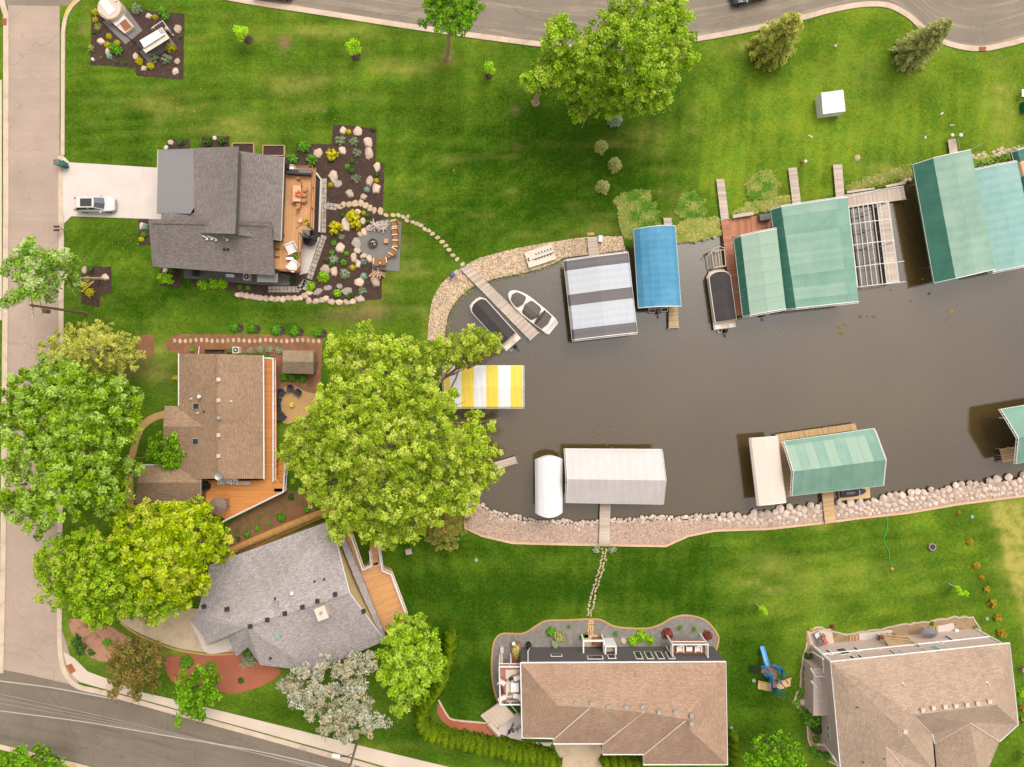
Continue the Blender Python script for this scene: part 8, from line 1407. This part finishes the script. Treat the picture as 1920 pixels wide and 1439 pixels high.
t = thing('gas_grill', 'white gas grill with a black hood by the house wall', 'grill', P(545, 317, zd)); mb = MB(); c = P(544, 317, zd); mb.box(c, (1.35, .6, .85), -.03); mb.build('cart', 'white_vinyl', t); mb = MB(); mb.box(c + Vector((-.12, 0, .85)), (.62, .58, .28), -.03); mb.build('hood', 'black', t)
for x, y, an, lb in ((547, 467, 205, 'upper of two'), (551, 499, 140, 'lower of two')): 
    t = chair('lounge_chair', 'white cushioned lounge chair on the tan deck, ' + lb, x, y, an, 'white_vinyl', 'cushion_white', 1.05, 'lounge chairs on the tan deck', zd)
t = table('side_table', 'white side table between the deck lounge chairs', 545, 486, .85, .35, .4, 'white_vinyl', -3, zd); simple('planter', 'orange wooden planter box between the lounge chairs', 'planter', lambda mb: mb.box(P(545, 478, zd), (.9, .32, .4), .1), 'wood_orange'); shrub('green potted plant at the deck rail beside the lounge chairs', 557, 481, 6, 'green', 'loose', 'potted plants', 'potted_plant', cat='plant', z=zd)
shrub('potted plant with yellow tips near the spiral stair', 574, 413, 5, 'gold', 'loose', 'potted plants', 'potted_plant', cat='plant', z=zd); shrub('small potted plant at the rail above the spiral stair', 579, 422, 4, 'green', 'loose', 'potted plants', 'potted_plant', cat='plant', z=zd); shrub('red flowering pot at the house wall of the tan deck', 529, 443, 5, 'red', 'ball', 'potted plants', 'potted_plant', cat='plant', z=zd)
table('stool', 'square wooden stool with a dark centre near the spiral stair', 565, 415, .45, .45, .45, 'table_pink', 20, zd, 'stool')
simple('covered_grill', 'black covered grill on the long porch', 'grill', lambda mb: mb.hexa(PP([(361, 508), (373, 509), (373, 518), (361, 518)], .1), PP([(362, 507), (373, 508), (373, 517), (362, 517)], 1.1)), 'black'); simple('porch_bench', 'white rounded bench on the long porch', 'bench', lambda mb: mb.hexa(PP([(423, 514), (437, 514), (441, 518), (437, 521), (423, 519)], .2), PP([(423, 514), (437, 514), (441, 518), (437, 521), (423, 519)], .55)), 'white_vinyl')
# brown house deck and patio
zb = 1.6
t = thing('patio_umbrella', 'octagonal brown umbrella on the orange deck', 'umbrella', P(424, 941, zb)); c = P(424, 941, zb); mb = MB(); n = 8
for k in range(n): a, b = k * 6.283 / n + .39, (k + 1) * 6.283 / n + .39; z = 2.3; mb.face([c + Vector((0, 0, z + .42)), c + Vector((1.05 * math.cos(a), 1.05 * math.sin(a), z)), c + Vector((1.05 * math.cos(b), 1.05 * math.sin(b), z))])
mb.build('canopy', 'umbrella_brown', t); mb = MB(); mb.cyl(c, .03, 2.8, 8); mb.build('pole', 'dark_metal', t)
table('round_table', 'dark table under the octagonal umbrella', 424, 941, 1.0, 1.0, .7, 'umbrella_brown', 0, zb)
t = thing('black_grill', 'black barbecue at the wall end of the orange deck', 'grill', P(388, 910, zb)); mb = MB(); mb.box(P(388, 912, zb), (.9, .6, .85)); mb.build('cart', 'black', t); mb = MB(); mb.lathe(P(387, 908, zb + .8), [(.36, 0), (.38, .15), (.25, .32)], 14); mb.build('hood', 'black', t)
for x, y, an, lb in ((418, 903, 90, 'left of three'), (430, 902, 90, 'middle of three'), (443, 903, 90, 'right of three')): chair('deck_chair', 'white deck chair in the row under the brown eave, ' + lb, x, y, an + 180, 'white_vinyl', 'cushion_white', .55, 'white deck chairs', zb)
simple('deck_bench', 'pale wooden bench at the right end of the white chairs', 'bench', lambda mb: (mb.box(P(455, 906, zb + .35), (1.9, .45, .08)), mb.box(P(447, 906, zb), (.1, .4, .35)), mb.box(P(464, 906, zb), (.1, .4, .35))), 'dock_grey')
for x, y, an, lb in ((531, 737, 315, 'top left'), (547, 730, 275, 'top middle'), (560, 737, 235, 'top right'), (524, 752, 340, 'left, upper'), (524, 766, 5, 'left, lower'), (532, 780, 40, 'bottom left')): chair('patio_chair', 'dark blue chair round the yellow fire bowl, ' + lb, x, y, an, 'dark_metal', 'cushion_blue', .58, 'dark blue chairs round the fire bowl', .05)
t = thing('fire_bowl', 'yellow topped round fire bowl between the dark blue chairs', 'fire bowl', P(549, 759)); mb = MB(); mb.lathe(P(549, 759, .04), [(.25, 0), (.3, .35), (.28, .4)], 18); mb.build('bowl', 'yellow', t); mb = MB(); mb.cyl(P(549, 759, .44), .12, .04, 14); mb.build('cap', 'sand_tan', t)
simple('blue_pot', 'small blue pot beside the white deck railing', 'pot', lambda mb: mb.lathe(P(520, 731), [(.16, 0), (.24, .4), (.2, .4)], 12), 'play_blue')
# tan house: west deck furniture, planter, balcony, bicycle
zd = 3.0
simple('outdoor_rug', 'pale rug on the red west deck', 'rug', lambda mb: mb.prism(PP([(948, 1256), (974, 1256), (974, 1308), (949, 1308)], zd), zd + .01, zd + .025), 'tan_paint')
for x, y, an, lb in ((943, 1277, 330, 'upper left'), (944, 1305, 20, 'lower left'), (968, 1269, 200, 'upper right'), (967, 1302, 170, 'lower right')): chair('armchair', 'white cushioned armchair on the red west deck, ' + lb, x, y, an, 'wood_brown', 'cushion_white', .62, 'armchairs on the red west deck', zd)
table('coffee_table', 'white coffee table on the red west deck', 965, 1286, .95, 1.1, .45, 'white_vinyl', 0, zd); simple('ottoman', 'dark narrow bench at the left rail of the red west deck', 'bench', lambda mb: mb.box(P(941, 1290, zd), (.4, .9, .4)), 'canvas_black'); simple('side_stool', 'small dark tray table on the red west deck', 'table', lambda mb: mb.box(P(958, 1271, zd), (.5, .3, .45), .6), 'dark_metal'); shrub('potted plant on the red west deck', 956, 1301, 4, 'sage', 'loose', 'potted plants', 'potted_plant', cat='plant', z=zd)
t = thing('garden_trough', 'rusty raised trough with dry plants beside the charcoal wall', 'planter', P(968, 1222)); mb = MB(); a = PP([(959, 1203), (976, 1203), (978, 1241), (960, 1241)]); mb.prism([(p.x, p.y) for p in a], 0, .55); mb.build('trough', 'wood_brown', t); o = shrub('x', 968, 1222, 8, 'reed', 'ball', None, 'plants', 1.0, None, 0); o.parent = t; o.location = P(968, 1222, .5) - P(968, 1222); o.scale = (.5, 1.0, .3); o.rotation_euler = (0, 0, 0)
for k in ('label', 'group', 'category'):
    if k in o: del o[k]
simple('thermometer', 'round white dial on the corner of the rusty trough', 'dial', lambda mb: mb.cyl(P(963, 1207, .6), .22, .06, 16), 'white_vinyl'); simple('garden_ornament', 'thin white wind ornament above the rusty trough', 'ornament', lambda mb: (mb.tube([P(966, 1198, 0), P(967, 1188, 1.2)], .03, 5), mb.tube([P(962, 1200, .1), P(966, 1196, .6), P(970, 1200, .1)], .03, 5)), 'white_metal')
simple('concrete_pier', 'pale concrete pier cap at the left end of the grey stone bed', 'pier', lambda mb: (mb.box(P(941, 1217), (.42, .7, .5)), mb.box(P(941, 1232), (.25, 1.4, .3))), 'cap_concrete'); simple('water_barrel', 'dark round barrel with a coiled hose at the charcoal wall corner', 'barrel', lambda mb: mb.lathe(P(991, 1207), [(.3, 0), (.34, .4), (.3, .85), (.1, .88)], 14), 'black')
zb = 2.2
for x, lb in ((1277, 'left'), (1311, 'right')): p = RP(x, 1232, wA, wB); t = chair('balcony_chair', f'white chair on the balcony of the charcoal wall, {lb} one', 1280, 1226, 270, 'white_vinyl', 'cushion_white', .6, 'white balcony chairs', zb); t.location = Vector((p.x, p.y + .75, zb))
p = RP(1294, 1232, wA, wB); t = table('balcony_table', 'small white table between the balcony chairs', 1294, 1226, .7, .5, .5, 'white_vinyl', 0, zb); t.location = Vector((p.x, p.y + .75, zb))
def bicycle(label, px, py, ang):
    t = thing('bicycle', label, 'bicycle', P(px, py, .08), None, R(ang)); WL[t.name] = Vector((0, 0, 0)); tor = lambda cx: [Vector((cx + .34 * math.cos(k * .3142), 0, .34 + .34 * math.sin(k * .3142))) for k in range(21)]
    for x in (-.52, .52): mb = MB(); mb.tube(tor(x), .025, 5); [mb.tube([Vector((x, 0, .34)), q], .006, 3) for q in tor(x)[::2]]; mb.build('wheel', 'tyre', t, local=True)
    mb = MB(); A_, B_, C_, D_, E_ = (-.52, 0, .34), (-.05, 0, .3), (-.18, 0, .82), (.36, 0, .85), (.52, 0, .34)
    for a, b in ((A_, B_), (A_, C_), (B_, C_), (C_, D_), (B_, D_), (D_, E_)): mb.tube([a, b], .022, 5)
    mb.build('frame', 'black', t, local=True); mb = MB(); mb.box((-.2, 0, .86), (.26, .14, .07)); mb.build('saddle', 'black', t, local=True); mb = MB(); mb.tube([(.3, -.28, .98), (.36, 0, 1.0), (.3, .28, .98)], .02, 5); mb.tube([(.36, 0, .85), (.36, 0, 1.0)], .02, 5); mb.build('handlebar', 'dark_metal', t, local=True); return t
bicycle('black bicycle parked on the side patio by the steps', 957, 1365, 60); bicycle('second black bicycle close to the tan roof edge on the side patio', 965, 1364, 20)
# sand house patio things
t = thing('parasol', 'faded grey oval parasol on the tan gravel', 'umbrella', P(1727, 1175)); c = P(1727, 1177); mb = MB(); n = 10
for k in range(n): a, b = k * 6.283 / n, (k + 1) * 6.283 / n; z = 1.7; mb.face([c + Vector((0, 0, z + .4)), c + Vector((.98 * math.cos(a), .62 * math.sin(a), z)), c + Vector((.98 * math.cos(b), .62 * math.sin(b), z))])
mb.build('canopy', 'umbrella_grey', t); mb = MB(); mb.cyl(c, .03, 2.2, 8); mb.build('pole', 'dark_metal', t)
t = thing('parasol', 'half closed turquoise parasol beside the timber deck', 'umbrella', P(1690, 1196)); c = P(1690, 1199, 0); mb = MB(); n = 9
for k in range(n): a, b = k * 6.283 / n, (k + 1) * 6.283 / n; r1, r2 = .66 * (.75 + .3 * (k % 2)), .66 * (.75 + .3 * ((k + 1) % 2)); z = 2.6; mb.face([c + Vector((.05, 0, z + .5)), c + Vector((r1 * math.cos(a), r1 * .9 * math.sin(a), z - .1 * (k % 2))), c + Vector((r2 * math.cos(b), r2 * .9 * math.sin(b), z - .1 * ((k + 1) % 2)))])
mb.build('canopy', 'turquoise', t); mb = MB(); mb.cyl(c, .03, 3.0, 8); mb.build('pole', 'wood_brown', t)
chair('lounge_chair', 'grey lounge chair with a cream cushion on the corner patio', 1530, 1190, 300, 'grey_plastic', 'cushion_white', .6, None, .06); chair('lounge_chair', 'grey lounge chair in the middle of the corner patio', 1540, 1197, 20, 'grey_plastic', 'umbrella_grey', .8, None, .06); simple('red_towel', 'red towel lying on the corner patio', 'towel', lambda mb: mb.prism(PP([(1540, 1196), (1545, 1194), (1553, 1205), (1548, 1208)], .6), .56, .62), 'cushion_red')
shrub('golden potted plant on the corner patio', 1520, 1180, 4.5, 'gold', 'ball', 'potted plants', 'potted_plant', cat='plant', z=.06); shrub('pink flowering pot at the corner of the patio', 1560, 1175, 5, 'red', 'ball', 'potted plants', 'potted_plant', cat='plant', z=.06)
chair('patio_chair', 'dark patio chair by the timber deck, left one', 1649, 1194, 90, 'dark_metal', 'chair_brown', .6, 'dark chairs by the timber deck', .06); chair('patio_chair', 'dark patio chair by the timber deck, right one', 1668, 1191, 90, 'dark_metal', 'chair_brown', .6, 'dark chairs by the timber deck', .06)
for x, y, w, d, h, m, lb in ((1637, 1203, .75, .45, .5, 'canvas_black', 'dark crate on the concrete under the deck'), (1768, 1189, .75, .4, .5, 'canvas_black', 'dark crate on the small back patio'), (1608, 1207, .3, .3, .4, 'canvas_black', 'small dark box at the back door'), (1827, 1188, .5, .35, .4, 'black', 'dark box at the back corner of the sand roof')): simple('storage_crate', lb, 'crate', lambda mb: mb.box(P(x, y, .06), (w, d, h)), m)
t = thing('covered_stool', 'round white topped stool on the small back patio', 'stool', P(1790, 1181)); mb = MB(); mb.lathe(P(1790, 1181), [(.2, 0), (.25, .45), (.1, .5)], 14); mb.build('seat', 'white_vinyl', t)
t = thing('kettle_grill', 'white topped grill by the sand house back wall', 'grill', P(1737, 1193)); mb = MB(); mb.box(P(1737, 1193, .3), (.55, .45, .5)); mb.build('body', 'dark_metal', t); mb = MB(); mb.box(P(1738, 1192, .8), (.5, .42, .12)); mb.build('lid', 'white_vinyl', t)
for x0, y0, lb in ((1598, 1199, 'left timber steps down to the tan gravel'), (1748, 1183, 'right timber steps down to the tan gravel')):
    t = thing('timber_steps', lb, 'steps', P(x0, y0)); 
    for k in range(3): mb = MB(); mb.box(P(x0 + k * 4.5 - 4, y0, 0), (.28, 1.2, .15 + .12 * k)); mb.build('tread', 'wood_raw', t)
simple('white_downpipe', 'white downpipe elbow at the back corner of the sand roof', 'pipe', lambda mb: mb.tube([P(1820, 1186, .3), P(1836, 1194, 1.2), P(1842, 1200, 2.0)], .1, 5), 'white_vinyl')
t = thing('garden_bench', 'dark iron bench against the taupe wall', 'bench', P(1522, 1294)); c = P(1521, 1294); mb = MB(); mb.box(c + Vector((0, 0, .4)), (.5, 1.2, .05)); mb.build('seat', 'wood_brown', t); mb = MB(); mb.box(c + Vector((.25, 0, .4)), (.06, 1.2, .5)); mb.build('backrest', 'wood_brown', t)
for s in (-.55, .55): mb = MB(); mb.tube([c + Vector((-.5, s, .02)), c + Vector((.2, s, .02)), c + Vector((.2, s, .6))], .04, 5); mb.build('leg', 'black', t)
t = thing('white_chair', 'ornate white garden chair cut by the right edge', 'chair', P(1917, 1253)); c = P(1918, 1253); mb = MB(); mb.cyl(c + Vector((0, 0, .4)), .4, .06, 12); mb.build('seat', 'cushion_red', t); mb = MB(); mb.tube([c + Vector((.5 * math.cos(a * .4), .5 * math.sin(a * .4), .85)) for a in range(3, 15)], .07, 5); [mb.tube([c + Vector((.5 * math.cos(a * .4), .5 * math.sin(a * .4), .85)), c + Vector((.42 * math.cos(a * .4), .42 * math.sin(a * .4), 0))], .035, 4) for a in range(3, 15, 2)]; mb.build('frame', 'white_vinyl', t)
# play set
t = thing('play_set', 'blue and brown plastic play set with two slides on the lawn', 'play set', P(1445, 1262)); z = 1.2; mb = MB()
mb.prism(PP([(1427, 1250), (1456, 1247), (1457, 1290), (1447, 1290), (1446, 1264), (1428, 1263)], z), z - .1, z); mb.build('platform', 'play_brown', t)
mb = MB(); pts = [(1440, 1249, 1.25), (1436, 1240, 1.1), (1432, 1225, .6), (1428, 1212, .15)]
for i in range(3):
    a, b = P(*pts[i]), P(*pts[i + 1]); w0 = Vector((.24, .03, 0)); mb.hexa([a - w0, a + w0, b + w0, b - w0], [q + Vector((0, 0, .05)) for q in (a - w0, a + w0, b + w0, b - w0)])
    for s in (-1, 1): mb.tube([a + w0 * s + Vector((0, 0, .12)), b + w0 * s + Vector((0, 0, .12))], .06, 5)
mb.build('slide', 'slide_blue', t)
for lb, pts in (('left', [(1446, 1288, 1.1), (1436, 1286, .7), (1424, 1284, .25), (1421, 1283, .2)]), ('right', [(1457, 1284, 1.1), (1466, 1283, .7), (1477, 1279, .25), (1482, 1278, .2)])):
    mb = MB()
    for i in range(3):
        a, b = P(*pts[i]), P(*pts[i + 1]); w0 = Vector((.05, .45, 0)); mb.hexa([a - w0, a + w0, b + w0, b - w0], [q + Vector((0, 0, .06)) for q in (a - w0, a + w0, b + w0, b - w0)])
        for s in (-1, 1): mb.tube([a + w0 * s + Vector((0, 0, .15)), b + w0 * s + Vector((0, 0, .15))], .06, 5)
    mb.build('slide', 'play_tan', t)
mb = MB()
for x, y in ((1431, 1246), (1446, 1244), (1456, 1246), (1463, 1252), (1464, 1266), (1458, 1274), (1432, 1265), (1446, 1266), (1446, 1290), (1457, 1290)): p = P(x, y, 0); mb.tube([p, p + Vector((0, 0, 2.3))], .06, 6)
mb.build('post', 'play_blue', t); mb = MB()
for a, b in (((1427, 1250), (1436, 1250)), ((1446, 1247), (1463, 1252)), ((1463, 1252), (1464, 1268)), ((1432, 1266), (1447, 1266)), ((1444, 1266), (1446, 1290)), ((1457, 1274), (1464, 1278)), ((1457, 1290), (1464, 1296)), ((1446, 1290), (1447, 1298))):
    for h in (1.5, 1.95): mb.tube([P(*a, h), P(*b, h)], .07, 4)
    p, q = P(*a, 1.25), P(*b, 1.25); mb.hexa([p, q, q + Vector((0, .05, 0)), p + Vector((0, .05, 0))], [v + Vector((0, 0, .6)) for v in (p, q, q + Vector((0, .05, 0)), p + Vector((0, .05, 0)))])
mb.build('railing', 'play_blue', t); mb = MB()
for k in range(9): u = k / 8; mb.tube([P(1426 - 20 * u, 1252 - 2 * u, 1.2 - 1.0 * u ** 2), P(1425 - 20 * u, 1262 - 2 * u, 1.2 - 1.0 * u ** 2)], .04, 5)
for o_ in ((1252), (1262)): mb.tube([P(1426 - 20 * k / 8, o_ - 2 * k / 8, 1.2 - 1.0 * (k / 8) ** 2) for k in range(9)], .05, 5)
mb.build('climbing_ladder', 'dark_metal', t)

# fallen leaves and clover specks on the lawn (far too many small ones to count)
def specks(name, label, zones, m, seed, s=.07):
    r_ = np.random.default_rng(seed); C = []
    for x, y, rx, ry, n in zones: C.append(np.stack([(r_.normal(x, rx, n) - NX) / S, -(r_.normal(y, ry, n) - NY) / S, np.full(n, .03)], 1))
    C = np.concatenate(C); N = r_.normal(size=C.shape) * .15 + np.array([0, 0, 1]); V, F = leaves(C, N, s, .6); return tag(npmesh(name, V, F, m, r_.uniform(0, 1, len(C)), r_.uniform(0, 1, len(C))), label, kind='stuff')
specks('fallen_leaves', 'scattered yellow leaves on the upper lawn', [(340, 215, 30, 25, 22), (580, 200, 25, 40, 26), (430, 250, 60, 20, 12), (240, 460, 20, 25, 18), (620, 180, 60, 50, 14), (850, 330, 80, 80, 14)], 'leaf_orange', 11, .09)
specks('pollen_specks', 'tiny pale specks floating on the channel', [(1350, 720, 240, 70, 60), (1000, 700, 60, 100, 24), (1700, 650, 120, 60, 30)], 'leaf_lily', 13, .05).location.z += wz - .01
specks('fallen_leaves', 'scattered pale specks on the southern and eastern lawns', [(1600, 250, 150, 60, 30), (1150, 300, 60, 40, 18), (1500, 1050, 160, 60, 20), (900, 1100, 60, 80, 12)], 'leaf_lily', 12, .06)
